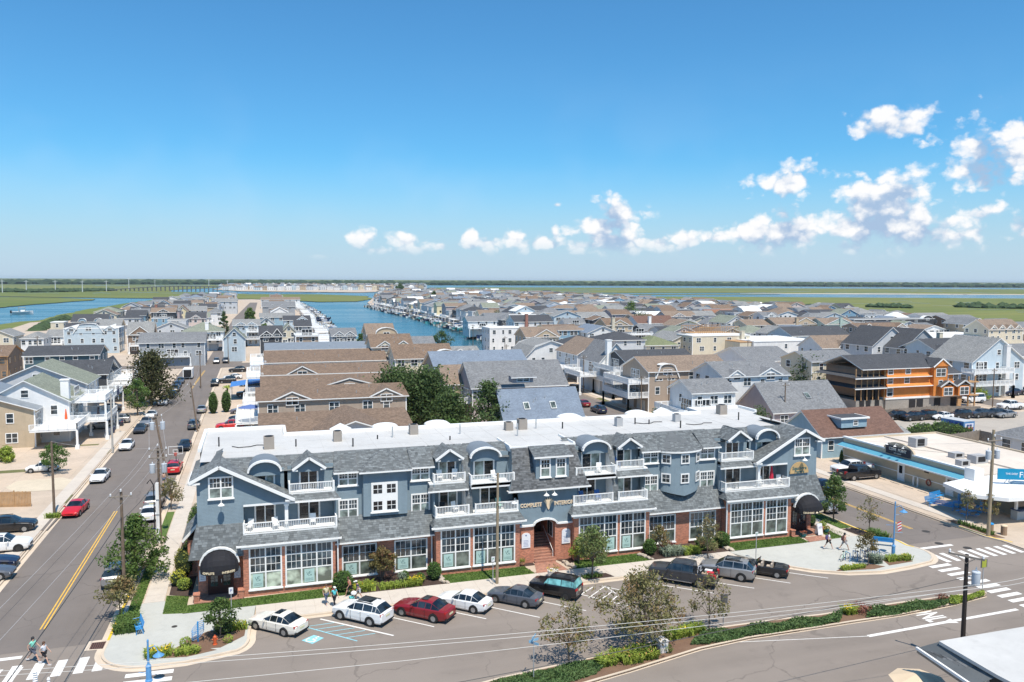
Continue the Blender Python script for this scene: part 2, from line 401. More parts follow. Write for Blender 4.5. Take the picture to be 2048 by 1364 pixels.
PLAZA=mat('plaza_concrete',(.47,.47,.43),.85,'concrete',.05)
KERB=mat('kerb_concrete',(.60,.50,.39),.85,'concrete',.1)
YPAINT=mat('yellow_paint',(.70,.42,.07),.7,var=.2,sc_=3);WPAINT=mat('white_road_paint',(.74,.72,.68),.7,var=.1,sc_=3);BPAINT=mat('light_blue_paint',(.26,.55,.62),.7,var=.12,sc_=3)
LAWN=mat('lawn',(.09,.15,.03),.9,'grass',rgb2=(.12,.16,.035));MULCH=mat('mulch',(.055,.035,.028),.95,'grass',rgb2=(.09,.06,.045),sc_=2)
MULCHR=mat('bark_mulch',(.17,.10,.065),.95,'grass',rgb2=(.22,.14,.09),sc_=2)
MARSH=mat('marsh_grass',(.125,.165,.035),.95,'marsh',rgb2=(.20,.20,.05));MUD=mat('marsh_mud',(.06,.055,.045),.9)
WATER=mat('water',(.016,.095,.135),.18,'water',rgb2=(.028,.13,.175),bump=.5,spec=.35)
SAND=mat('sand',(.58,.50,.38),.95,'concrete',.08);METAL=mat('galvanised',(.48,.50,.51),.45,metal=.5,var=.05)
WOODP=mat('weathered_pole_wood',(.17,.125,.09),.9,var=.25,sc_=3);WOOD=mat('cedar_wood',(.42,.25,.12),.85,var=.2,sc_=2);GWOOD=mat('grey_wood',(.24,.205,.17),.9,var=.2,sc_=2)
BLK=mat('black_parts',(.015,.015,.016),.6,'flat');STEELB=mat('blue_paint',(.03,.27,.60),.4,var=.08,bump=0);BLUEL=mat('blue_grey_paint',(.10,.28,.52),.4,var=.1,bump=0)
BARK=mat('bark',(.13,.10,.075),.95,var=.3,sc_=5)
# terrain, water, roads
def PX(pts,z=0.0):return[G(x,y,z) for x,y in pts]
b=MB();b.quad((-40000,-3000,-2.2),(40000,-3000,-2.2),(40000,60000,-2.2),(-40000,60000,-2.2));struct('seabed',b,MUD)
b=MB();b.quad((-30000,-300,-1.3),(30000,-300,-1.3),(30000,50000,-1.3),(-30000,50000,-1.3));struct('bay_water',b,WATER)
def land(name,pts,z,m,zb=-2.0,edge=None,sub=0,seed=1):
 r=random.Random(seed);P=[]
 n=len(pts)
 for i in range(n):
  a=pts[i];c=pts[(i+1)%n];P.append(a)
  for k in range(1,sub):
   t=k/sub;L=math.hypot(c[0]-a[0],c[1]-a[1]);s=min(L*.02,14)
   P.append((a[0]+(c[0]-a[0])*t+r.uniform(-s,s),a[1]+(c[1]-a[1])*t+r.uniform(-s,s)))
 b=MB();b.sheet(P,z,0)
 n=len(P)
 for i in range(n):
  a=P[i];c=P[(i+1)%n];b.quad((a[0],a[1],zb),(c[0],c[1],zb),(c[0],c[1],z),(a[0],a[1],z),1)
  b.quad((a[0],a[1],z),(c[0],c[1],z),(c[0],c[1],zb),(a[0],a[1],zb),1) if False else None
 return struct(name,b,[m,edge or MUD])
ZM=-.65
far=[G(-700,564.5,ZM),G(0,568.2,ZM),G(575,569.5,ZM),G(1000,570.6,ZM),G(1500,572.5,ZM),G(2048,575.5,ZM),G(2700,578,ZM)]
b=MB();b.sheet(far+[(30000,14000),(20000,40000),(-20000,40000),(-18000,9000)],ZM);struct('mainland',b,MARSH)
land('marsh',PX([(-700,564),(0,568.6),(480,569.8),(500,571),(455,574),(400,577),(342,580),(342,583.5),(400,584.5),(500,588),(640,588.5),(735,592),(742,598),(715,602.5),(640,603.5),(610,602),
(560,599),(500,597.5),(400,597.5),(290,596.3),(180,595),(100,594),(0,592.5),(-700,588)],ZM),ZM,MARSH,sub=6)
land('marsh',PX([(-700,590),(0,593.8),(100,595),(190,598),(185,600),(140,603),(95,606.5),(60,609),(0,614.5),(-500,650)],ZM),ZM,MARSH,sub=8,seed=3)
land('marsh',PX([(-400,672),(0,649),(40,643),(75,641),(110,632),(165,620),(225,611),(232,609.5),(262,605),(290,602),(300,600.5),(400,599.5),(505,600),(540,605),(560,640),(200,700),(-400,760)],ZM),ZM,MARSH,sub=7,seed=4)
land('marsh',PX([(860,575.2),(1000,574.6),(1400,576),(2048,578.5),(2700,582),(2700,592),(2048,588.2),(1800,587),(1560,586.2),(1300,585.6),(1160,586.5),(1000,585),(860,580)],ZM),ZM,MARSH,sub=9,seed=5)
land('marsh',PX([(1180,594.5),(1300,592.8),(1500,593.6),(1800,595.5),(2048,597),(2800,602),(3400,700),(2300,720),(1900,660),(1500,625),(1200,610)],ZM),ZM,MARSH,sub=7,seed=6)
land('sand_bar',PX([(1480,586.3),(1700,586.6),(1900,587.6),(2048,588.4),(2500,590.6),(2500,591.3),(2048,589.3),(1850,588.5),(1600,587.4)],-.5),-.5,SAND,edge=SAND,sub=5,seed=8)
land('marsh',PX([(1450,589.6),(1250,588.9),(1060,588.3),(1130,587.5),(1300,587.9),(1560,588.8)],ZM),ZM,MARSH,sub=5,seed=9)
r_=random.Random(31);b=MB()
for lo,hi,xa,xb,n_ in((577,585,900,2100,26),(598,622,1700,2150,14),(571.5,576,0,500,10),(586,591,20,700,12),(596,608,1250,1700,8)):
 for k in range(n_):
  x_=r_.uniform(xa,xb);y_=r_.uniform(lo,hi)+(x_-1024)*.0042;L_=r_.uniform(30,150);t_=r_.uniform(.15,.45);pp=[(x_+L_*q/6,y_+.5*math.sin(q*1.3+k)+.004*L_*q/6) for q in range(7)]
  b.sheet(PX(pp,ZM)+PX([(p[0],p[1]-t_) for p in pp[::-1]],ZM),ZM+.06+.004*k)
struct('marsh_creeks',b,mat('creek_water',(.10,.15,.17),.3,'plain',.2))
isl=[(x+(13 if 60<x<260 and 290<y<1050 and x>82 and not y<300 else(-7 if 30<x<62 and 330<y<1000 else 0)),y) for x,y in PX([(-600,860),(-300,740),(0,664),(60,645),(130,640),(215,622),(262,611),(330,606),(430,599.5),(505,598.5),(572,601),(590,603),(604,607),(624,618),(640,628),(655,640),(664,655),(690,668),(716,700),(722,712),
(985,702),(978,692),(935,676),(905,666),(870,653),(820,638),(790,630),(750,620),(716,611),(712,605),(722,599.5),(748,592.5),(800,587),(860,584),(1000,590),(1160,598),(1300,611),(1420,621),(1600,628),(1720,637),(1850,654),(1940,663),(2048,672),(2400,715)],0)]
YARD=CONC2
land('island_ground',isl+[(420,60),(420,-120),(-320,-120)],-.03,YARD,edge=mat('bulkhead',(.23,.18,.13),.9,var=.2))
land('far_island_ground',PX([(425,578.5),(470,573.8),(545,570.4),(700,571),(850,575),(850,580),(720,584.5),(560,583),(480,582)],0),-.03,CONC2,edge=mat('bulkhead',(.2,.17,.14),.9))
# road surfaces (each sheet a few mm above the one below)
def road(name,pts,z,m,**k):
 b=MB();b.sheet(pts,z);return struct(name,b,m,**k)
main=road('main_street',[(-220,20),(220,20),(220,62.6),(72,62.6),(-10,62.6),(-220,62.6)],0.0,ASPH)
west=road('side_street',[(-21.2,62.6),(-10.6,62.6),(-10.6,252),(-5.0,266),(-3,560),(0,941),(-8,941),(-15.6,560),(-15.8,266),(-21.2,252)],.004,ASPH2)
east=road('side_street',[(60.6,62.6),(71.4,62.6),(71.2,300),(60.6,300)],.004,ASPH2)
road('cross_street',[(-90,252),(-21.2,252),(-10.6,252),(34,252),(34,264.5),(-5,264.5),(-90,264.5)],.002,ASPH2)
road('cross_street',[(71.2,252),(190,252),(190,262),(71.2,262)],.002,ASPH2)
road('parking_lot',[(96,97),(165,97),(165,122),(96,122)],.006,mat('pale_lot',(.40,.36,.31),.9,'concrete',.1))
for xx,y1 in((150,420),(222,520),(300,520)):road('side_street',[(xx,124),(xx+9,124),(xx+9,y1),(xx,y1)],.002,ASPH2)
road('side_street',[(-98,100),(-89,100),(-89,420),(-98,420)],.003,ASPH2)
# raised blocks: house lots and walks, 0.12 m above the road
def block(name,pts,z,m,parent=None,zb=-.02):
 b=MB();b.sheet(pts,z)
 for i in range(len(pts)):
  a=pts[i];c=pts[(i+1)%len(pts)];b.quad((a[0],a[1],zb),(c[0],c[1],zb),(c[0],c[1],z),(a[0],a[1],z))
 return struct(name,b,m,parent)
def arc(cx,cy,r,a0,a1,n=10,ry=None):return[(cx+math.cos(R(a0+(a1-a0)*i/n))*r,cy+math.sin(R(a0+(a1-a0)*i/n))*(ry or r)) for i in range(n+1)]
block('house_lots',[(-88.5,60),(-21.9,60),(-21.9,249),(-88.5,249)],.10,CONC2)
block('house_lots',[(-10.15,66.2),(-6.2,66.2),(60.15,66.2),(60.15,249),(-10.15,249)],.10,CONC2)
block('house_lots',[(72.1,58),(165,58),(165,96),(95,96),(95,124),(149,124),(149,249),(72.1,249)],.10,CONC2)
wp=[(-10.75,73.5),(-10.9,66),(-10.95,62.5)]+arc(-7.4,60.7,3.6,180,262,9,3.3)+[(-5.2,57.35),(-3.2,57.8)]+arc(-2.3,60.0,1.3,-70,10,5,2.0)+[(-.95,61.6),(-.75,62.7)]
ep=[(44.9,62.7),(46.2,61.0),(48.0,59.2),(50.6,57.75),(53.8,57.1),(57.2,57.35)]+arc(58.3,60.6,3.9,-60,30,8,3.2)+[(61.9,63.6),(61.2,66),(60.75,68.5),(60.7,74)]
def offset(pts,d):
 out=[]
 for i,p in enumerate(pts):
  a=Vector(pts[max(0,i-1)][:2]);c=Vector(pts[min(len(pts)-1,i+1)][:2]);t=(c-a).normalized();out.append((p[0]-t.y*d,p[1]+t.x*d))
 return out
def ribbon(b,pts,d0,d1,z0,z1=None,m=0,thick=False):
 A=offset(pts,d0);B=offset(pts,d1);z1=z0 if z1 is None else z1
 for i in range(len(pts)-1):
  q=[(*A[i],z0),(*A[i+1],z0),(*B[i+1],z1),(*B[i],z1)]
  n=(Vector(q[1])-Vector(q[0])).cross(Vector(q[2])-Vector(q[0]))
  b.poly(q if n.z>0 else q[::-1],m)
  if thick:
   for S in(A,B):
    b.quad((*S[i],-.01),(*S[i+1],-.01),(*S[i+1],z0),(*S[i],z0),m)
def kerb(pts,side,name='kerb',painted=None,gut=.42,m=None):
 "kerb stone along pts; the gutter strip lies on the given side (+1 left, -1 right)"
 b=MB();ribbon(b,pts,0,-side*.18,.14,thick=True);o=struct(name,b,m or KERB)
 b=MB();ribbon(b,pts,side*.004,side*gut,.009);b.build('gutter',m or KERB,o)
 return o
LW=[(-21.3,62),(-21.3,250)]
kerb(wp,-1);kerb(ep,-1)
kerb([(-.75,62.75),(44.9,62.75)],-1)
kerb([(-21.6,40),(-21.6,62),(-21.6,250)],-1);kerb([(-10.4,250),(-10.4,73.5)],-1);kerb([(60.4,250),(60.6,74)],1)
kerb([(71.7,250),(71.75,62.0),(72.6,59.6),(75,58.4),(80,58.0),(130,58.0)],1)
def plaza(name,pts,m):
 return block(name,pts,.118,m)
plaza('west_plaza',offset(wp,.1)[2:]+[(-.6,65.9),(-6.1,65.9),(-7.2,69.0),(-10.6,69.0)],PLAZA)
plaza('east_plaza',[(44.9,62.8)]+offset(ep,.1)[1:-1]+[(59.2,66.2),(52,65.8),(43.2,65.8)],PLAZA)
# sidewalks laid slab by slab
SLAB={}
def slabs(o,x0,x1,y0,y1,nx,ny,m,z=.124,name='paving_slab',gap=.009,mats=None):
 dx=(x1-x0)/nx;dy=(y1-y0)/ny;key=(round(dx,3),round(dy,3),m.name,gap)
 if key not in SLAB:
  b=MB();b.box(-dx/2+gap,-dy/2+gap,-.02,dx/2-gap,dy/2-gap,.02);SLAB[key]=b.mesh(name,m)
 r=random.Random(3)
 for i in range(nx):
  for j in range(ny):
   s=link(name,SLAB[key],o,loc=(x0+dx*(i+.5),y0+dy*(j+.5),z+r.uniform(-.003,.003)))
b=MB();b.box(-.6,62.95,0,43.5,65.85,.125);sw=struct('sidewalk',b,mat('slab_joint',(.42,.37,.31),.9))
slabs(sw,-.6,43.4,62.95,65.85,29,2,CONC)
b=MB();b.box(-9.3,69.0,.10,-7.75,135,.125);sw=struct('sidewalk',b,MATS['slab_joint']);slabs(sw,-9.3,-7.75,69.0,135,1,44,CONC)
b=MB();b.box(57.3,66.1,.10,58.9,92,.125);sw=struct('sidewalk',b,MATS['slab_joint']);slabs(sw,57.3,58.9,66.1,92,1,17,CONC)
b=MB();b.box(-23.6,60,.10,-22.1,150,.125);sw=struct('sidewalk',b,MATS['slab_joint']);slabs(sw,-23.6,-22.1,60,150,1,60,CONC)
b=MB();b.box(73.3,66,.10,74.8,200,.125);sw=struct('sidewalk',b,MATS['slab_joint']);slabs(sw,73.3,74.8,66,200,1,80,CONC)
DRV=mat('driveway_concrete',(.53,.43,.335),.88,'concrete',.1)
for x0,x1,y0,y1,nx,ny in((-37,-24.2,111,250,4,40),(-6.2,-.8,92,248,2,46),(75.2,80.4,74,96,2,8),(75.2,84,112,248,3,40)):
 b=MB();b.box(x0,y0,.10,x1,y1,.105);o=struct('driveways',b,MATS['slab_joint']);slabs(o,x0,x1,y0,y1,nx,ny,DRV,z=.094,gap=.02)
b=MB();b.sheet([(23.5,65.85),(26.6,65.85),(26.2,68.4),(24.2,68.4)],.13);struct('brick_path',b,mat('brick_paving',(.40,.19,.13),.9,'brick',.25,size=(.22,.11),rgb2=(.3,.2,.15)))
b=MB();b.sheet([(52.9,65.9),(55.6,66.0),(55.3,67.3),(53.3,67.3)],.13);struct('brick_path',b,MATS['brick_paving'])
# lawns and planting beds
def patch(name,pts,m,z=.122):b=MB();b.sheet(pts,z);return struct(name,b,m)
patch('lawn',[(-5.9,65.95),(7.0,65.9),(6.7,68.0),(-5.9,67.6)],LAWN);patch('lawn',[(-7.6,66.3),(-5.9,65.95),(-5.9,69.6),(-7.7,70.2)],LAWN)
patch('lawn',[(15.3,65.9),(23.4,65.9),(23.0,67.9),(15.0,68.0)],LAWN);patch('lawn',[(27.4,65.9),(35.2,65.9),(35.0,68.0),(27.9,67.9)],LAWN)
patch('lawn',[(43.8,65.9),(52.8,65.9),(52.9,68),(44.4,68.0)],LAWN);patch('lawn',[(55.8,66.0),(58.3,66.2),(58.3,68.9),(56.2,68.9)],LAWN)
patch('planting_bed',[(7.0,65.9),(15.2,65.9),(15.0,69.2),(5.9,69.2)],MULCH);patch('planting_bed',[(35.2,65.9),(43.8,65.9),(44.6,69.2),(35.2,69.2)],MULCH)
patch('planting_bed',[(-7.5,70.3),(-5.7,69.3),(-5.4,88),(-7.7,88)],MULCH);patch('planting_bed',[(22.3,67.9),(24.1,67.9),(24.1,68.6),(22.3,68.6)],MULCH);patch('planting_bed',[(27.0,67.4),(28.6,67.9),(28.6,68.7),(26.4,68.7)],MULCH)
patch('planting_bed',[(55.9,69.0),(57.2,68.9),(57.2,76),(55.9,76)],MULCH)
patch('grass_verge',[(-10.3,66.8),(-9.45,66.8),(-9.4,82.5),(-10.3,82.5)],LAWN);patch('grass_verge',[(-10.3,87.0),(-9.4,87.0),(-9.4,96),(-10.3,96)],LAWN)
patch('grass_verge',[(59.0,68.6),(60.4,68.6),(60.4,90),(59.0,90)],LAWN);patch('planting_bed',[(59.4,65.2),(61.5,64.2),(61.1,68.4),(59.0,68.4)],MULCH,.126)
patch('planting_bed',[(-5.4,59.2),(-3.0,58.9),(-1.4,60.4),(-1.3,62.2),(-4.0,62.0),(-5.6,60.8)],MULCHR,.126);patch('planting_bed',[(-8.1,58.6),(-5.2,58.1),(-3.2,58.6),(-5.6,60.4),(-6.2,59.6)],MULCHR,.125)
patch('planting_bed',[(49.7,58.35),(53.6,57.75),(55.1,58.0),(54.2,59.0),(51.5,59.1)],MULCHR,.126);patch('planting_bed',[(55.6,58.1),(58.6,58.3),(58.6,59.3),(56.2,59.7)],MULCHR,.126)
patch('planting_bed',[(27.1,63.05),(29.9,63.05),(29.5,64.1),(27.3,64.1)],MULCH,.152)
patch('grass_verge',[(72.3,61.5),(73.2,61.0),(73.2,67.5),(72.3,67.5)],MULCHR,.124)
for x0,y0,x1,y1 in((-34.5,121.8,-26.6,123.6),(-30.9,138.5,-24.5,139.6),(-23.3,103.3,-21.9,107.3),(-23.4,131.0,-22,134.5)):patch('lawn_patch',[(x0,y0),(x1,y0),(x1,y1),(x0,y1)],mat('dry_lawn',(.13,.14,.05),.95,'grass',rgb2=(.26,.21,.12)),.124)
patch('sandy_lot',PX([(35,962),(125,955),(165,965),(150,978),(30,985),(10,975)],.11),SAND,.126)
patch('sandy_verge',PX([(0,1045),(125,1028),(112,1042),(95,1060),(72,1062)],.11),ASPH2,.127)
for x0,y0,x1,y1 in((75,168,79,171),(75,151,78,156),(72,158,73.2,163),(72,143,73.2,148),(75.2,129,80,131)):patch('lawn_patch',[(x0,y0),(x1,y0),(x1,y1),(x0,y1)],MATS['dry_lawn'],.124)
# central reservation
med=PX([(1970,1186),(1880,1196),(1790,1208),(1700,1222),(1640,1231),(1560,1240),(1480,1251),(1400,1262),(1330,1275),(1270,1296),(1180,1318),(1080,1340),(1000,1358),(900,1385),(840,1408),
(870,1440),(1000,1420),(1170,1370),(1260,1344),(1330,1322),(1400,1300),(1500,1278),(1600,1263),(1700,1247),(1800,1232),(1900,1212),(1972,1193)])
block('central_reservation',med,.11,MULCHR,zb=-.01)
kerb(med[14:],-1,gut=.12);kerb(med[:15],-1,gut=.1)
# paint
def paint(parent,name,pts,m=WPAINT,z=.0085):
 b=MB();b.sheet(pts,z);return b.build(name,m,parent)
def line(parent,a,c,w_,m=WPAINT,z=.0085,name='painted_line'):
 a=Vector(a);c=Vector(c);d=(c-a).normalized();n=Vector((-d.y,d.x))*w_/2
 return paint(parent,name,[a-n,c-n,c+n,a+n],m,z)
for sx in(-.13,.13):line(west,(-16.0+sx,66.3),(-15.85+sx,98.5),.11,YPAINT)
for sx in(-.13,.13):line(west,(-15.6+sx,205),(-14.9+sx,245),.11,YPAINT)
for sx in(-.13,.13):line(east,(66.55+sx,66.6),(66.45+sx,92),.11,YPAINT)
line(main,(43.1,46.8),(58.3,47.2),.33);line(main,(30,49.5),(43.1,46.8),.07,z=.0088)
for a,c in(((4.2,62.0),(9.2,57.4)),((9.0,61.2),(12.4,58.0)),((13.8,60.8),(16.6,58.2)),((17.6,60.2),(20.7,57.2)),((21.8,60.2),(24.7,57.3)),((31.6,61.7),(36.5,57.4)),((35.0,62.0),(40.45,57.35)),((39.0,62.0),(44.2,57.4)),((42.8,62),(48.2,57.4))):
 line(main,a,c,.11 if a[0]>5 else.16)
for a,c in(((2.9,61.0),(6.5,57.3)),((1.9,62.3),(2.9,61.0))):line(main,a,c,.11,BPAINT)
for i in range(5):
 t=i*.95;line(main,(3.0+t*.72,60.9-t*.74),(5.2+t*.72,61.0-t*.74),.08,BPAINT,.0088)
hp=[(25.4,60.0),(30.2,57.7),(33.3,59.4),(27.3,62.3)]
hp=PX([(1154,1187),(1245,1207),(1275,1200),(1204,1172)]);P_=PX([(1154,1187),(1262,1213)]);line(main,P_[0],P_[1],.11);P_=PX([(1204,1172),(1275,1188)]);line(main,P_[0],P_[1],.1)
for k,(x0,y0,x1,y1) in enumerate(((1157,1192,1186,1174),(1177,1196,1211,1172),(1199,1201,1226,1182),(1219,1205,1237,1190),(1209,1172,1232,1187))):P_=PX([(x0,y0),(x1,y1)]);line(main,P_[0],P_[1],.11,z=.0088)
q=PX([(603,1281),(628,1270),(648,1276),(625,1288)])
sg=paint(main,'disabled_bay_symbol',q,BPAINT,.0085)
cq=Vector(G(626,1279));ux=(Vector(q[2])-Vector(q[1])).normalized();uy=(Vector(q[1])-Vector(q[0])).normalized()
b=MB()
def sy(pts,w_=.12):
 for i in range(len(pts)-1):
  a=cq+ux*pts[i][0]+uy*pts[i][1];c=cq+ux*pts[i+1][0]+uy*pts[i+1][1];d=(c-a).normalized();n=Vector((-d.y,d.x))*w_/2
  b.sheet([a-n,c-n,c+n,a+n],.0125+.0008*(i%3))
sy([(-.05,.42),(-.02,.0),(.28,.0),(.36,-.32)]);sy([(-.05,.2),(.2,.2)],.09);sy([(.36*math.cos(R(t))-.05,.34*math.sin(R(t))-.12) for t in range(150,361,30)],.1);sy([(-.05,.48),(-.05,.6)],.16)
b.build('wheelchair_symbol',WPAINT,sg)
for i,(x0,x1) in enumerate(((-18.7,-18.1),(-17.6,-17.0),(-16.4,-15.8))):paint(main,'crosswalk_bar',[(x0-.1,58.1),(x1-.1,58.1),(x1+.1,60.1),(x0+.1,60.1)])
for x in(-20.2,-18.85,-17.5,-16.15,-14.75,-13.35,-12.0,-10.85):paint(main,'crosswalk_bar',[(x-.32,58.0),(x+.3,58.0),(x+.32,60.4),(x-.3,60.4)],z=.0088)
for k in range(6):paint(main,'crosswalk_bar',[(-8.9,56.9-k*1.05),(-5.9,56.75-k*1.05),(-5.9,56.2-k*1.05),(-8.9,56.35-k*1.05)])
paint(main,'stop_line',[(-21.1,61.5),(-16.2,61.5),(-16.2,61.95),(-21.1,61.95)])
paint(main,'stop_line',[(61.9,61.0),(66.4,61.0),(66.4,61.45),(61.9,61.45)])
for k in range(9):x=61.9+k*1.15;paint(main,'crosswalk_bar',[(x-.1,57.4),(x+.45,57.4),(x+.5,59.6),(x-.05,59.6)])
for k in range(14):y=57.1-k*1.03;paint(main,'crosswalk_bar',[(59.2,y),(61.6,y+.1),(61.6,y-.42),(59.2,y-.52)])
o=text(main,'ONLY',(0,0,0),2.5,WPAINT,0,0,0,'road_lettering',sx=.44,bold=.06)
o.data.transform(Matrix.Translation((50.4,48.2,.0087))@Matrix.Rotation(R(-90),4,'Z')@Matrix.Diagonal((1.05,1.15,1,1)))
for k in range(9):
 line(bpy.data.objects['parking_lot'],(111+k*3.0,100),(113.5+k*3.0,105),.1,z=.011)
def disc(parent,name,x,y,r,m,z=.012,n=14):
 b=MB();b.sheet([(x+math.cos(2*math.pi*i/n)*r,y+math.sin(2*math.pi*i/n)*r) for i in range(n)],z);return b.build(name,m,parent)
COVER=mat('manhole_iron',(.05,.045,.04),.7,var=.1)
for px,py in((1852,1063),(1878,1087),(1935,1096)):x,y=G(px,py);disc(main,'manhole_cover',x,y,.42,COVER)
x,y=G(349,1256);disc(bpy.data.objects['west_plaza'],'manhole_cover',x,y,.22,COVER,.122)
b=MB();b.sheet(PX([(168,1302),(178,1283),(225,1277),(225,1292),(222,1297)],.0),.0075);dr=struct('drain_apron',b,KERB)
q=PX([(178,1299),(184,1286),(222,1282),(216,1297)]);b=MB()
for i in range(9):
 t0,t1=(i+.15)/9,(i+.75)/9;A,B_,C_,D_=[Vector(p) for p in q]
 b.sheet([A.lerp(D_,t0),A.lerp(D_,t1),B_.lerp(C_,t1),B_.lerp(C_,t0)],.02)
b.build('drain_grate',mat('rusty_iron',(.12,.06,.045),.8),dr);b=MB();b.sheet(q,.0115);b.build('drain_pit',BLK,dr)
b=MB();ribbon(b,wp[:3],0,.18,.145);b.build('yellow_kerb_paint',mat('kerb_yellow',(.75,.5,.04),.7),bpy.data.objects['kerb'])
b=MB();ribbon(b,[(71.72,65.5),(71.75,62.0),(72.55,59.7)],0,.2,.146,thick=True);struct('yellow_kerb',b,MATS['kerb_yellow'])
b=MB();ribbon(b,ep[-6:],0,.18,.145);struct('yellow_kerb',b,MATS['kerb_yellow'])
# far woods, marsh scrub, bridge, pylons
DARKL=mat('far_foliage',(.035,.06,.022),.95,var=.3,sc_=.06,bump=0);SCRUB=mat('scrub_foliage',(.045,.075,.03),.95,var=.35,sc_=.3,bump=0)
def woods(name,line_,h,d,m,step=14,seed=2,label=None):
 r=random.Random(seed);b=MB()
 for(x0,y0),(x1,y1) in zip(line_[:-1],line_[1:]):
  L=math.hypot(x1-x0,y1-y0);n=max(1,int(L/step))
  for i in range(n):
   for row in range(3):
    t=(i+r.random())/n;cx=x0+(x1-x0)*t;cy=y0+(y1-y0)*t+row*d/3+r.uniform(0,d/4)
    hh=h*r.uniform(.72,1.05)*(1+.1*row);rr=step*r.uniform(.7,1.3)
    v=[(cx,cy,ZM-1+hh)]
    for z_,f in((.82,.55),(.5,1.0),(0,.9)):
     for k in range(6):a=k*math.pi/3+r.random();q=rr*f*r.uniform(.75,1.2);v.append((cx+math.cos(a)*q,cy+math.sin(a)*q,ZM-1+hh*z_*r.uniform(.92,1.06)))
    fs=[(0,1+k,1+(k+1)%6) for k in range(6)]
    for l in(0,1):fs+=[(1+l*6+k,7+l*6+k,7+l*6+(k+1)%6,1+l*6+(k+1)%6) for k in range(6)]
    b.add(v,fs)
 o=b.build(name,m);tag(o,label,kind='stuff');return o
tl=[G(x,y,ZM) for x,y in((-900,564.8),(0,568),(575,569.2),(1000,570.4),(1500,572.2),(2048,575.2),(2900,579))]
woods('far_woods',tl,21.5,420,DARKL,step=30,label='dark line of woods along the horizon beyond the marsh')
woods('marsh_scrub',[G(x,y,ZM) for x,y in((-200,584),(0,584),(60,585),(120,584),(218,582))],7.5,60,SCRUB,step=9,seed=4,label='dark scrub growing on the marsh left of the low bridge')
woods('marsh_scrub',[G(x,y,ZM) for x,y in((1758,615),(1790,616),(1830,617))],5.5,20,SCRUB,step=5,seed=5,label='clump of dark trees on the marsh behind the town, left one')
woods('marsh_scrub',[G(x,y,ZM) for x,y in((1945,616),(2000,617),(2060,618))],6.5,30,SCRUB,step=6,seed=6,label='clump of dark trees on the marsh at the right edge of the photo')
woods('marsh_scrub',[G(x,y,ZM) for x,y in((1600,611),(1650,613),(1700,616))],3.5,20,SCRUB,step=6,seed=7,label='low scrub on the marsh edge behind the far houses')
woods('marsh_scrub',[G(x,y,ZM) for x,y in((68,665),(90,655),(110,648),(125,642))],4.5,14,SCRUB,step=4,seed=8,label='dark shrubs on the river bank behind the left houses')
woods('marsh_scrub',[G(x,y,ZM) for x,y in((214,637),(235,632),(262,628))],5,12,SCRUB,step=4,seed=9,label='dark shrubs on the marsh behind the arched dormer house')
BR=mat('bridge_concrete',(.13,.13,.125),.9)
bx0,by0=G(215,582,ZM);bx1,by1=G(440,583.5,ZM)
br=thing('bridge',(bx0,by0,0),'long low grey bridge on many piers crossing the marsh channel','bridge')
b=MB();N_=26
def bz(t):return 1.5+8.5*math.sin(min(t,.86)/.86*math.pi*.62)
for i in range(N_):
 t0,t1=i/N_,(i+1)/N_;a=(bx0+(bx1-bx0)*t0,by0+(by1-by0)*t0+80*t0,bz(t0));c=(bx0+(bx1-bx0)*t1,by0+(by1-by0)*t1+80*t1,bz(t1));b.bar(a,c,9,1.6)
b.build('deck',BR,br)
for i in range(1,N_):
 t=i/N_;x,y=bx0+(bx1-bx0)*t,by0+(by1-by0)*t+80*t;b=MB();b.box(x-.9,y-4,-2,x+.9,y+4,bz(t));b.build('pier',BR,br)
PG=mat('pylon_grey',(.6,.62,.63),.6,var=.03,bump=0)
for i,(x,y,h) in enumerate(((5,585,27),(53,584.5,26),(111,584,26),(165,584,25.5),(213,582.5,25.5),(258,580.5,33),(418,579.5,33),(455,577,26),(310,573,26))):
 gx,gy=G(x,y,ZM);b=MB();t=thing('pylon',(gx,gy,ZM),'pale steel power pole on the marsh, '+['leftmost of the row','second from the left','third from the left','fourth from the left','at the left end of the bridge','tallest one in front of the bridge','tall one at the right end of the bridge','right of the bridge by the far houses','thin one far beyond the bridge'][i],'power pole','pylons across the marsh')
 b.tube([(gx,gy,ZM),(gx,gy,ZM+h*.9)],.85,6,r2=.5);b.build('mast',PG,t)
 b=MB();b.box(gx-4,gy-.2,ZM+h*.78,gx+4,gy+.2,ZM+h*.78+.5);b.build('crossarm',PG,t)
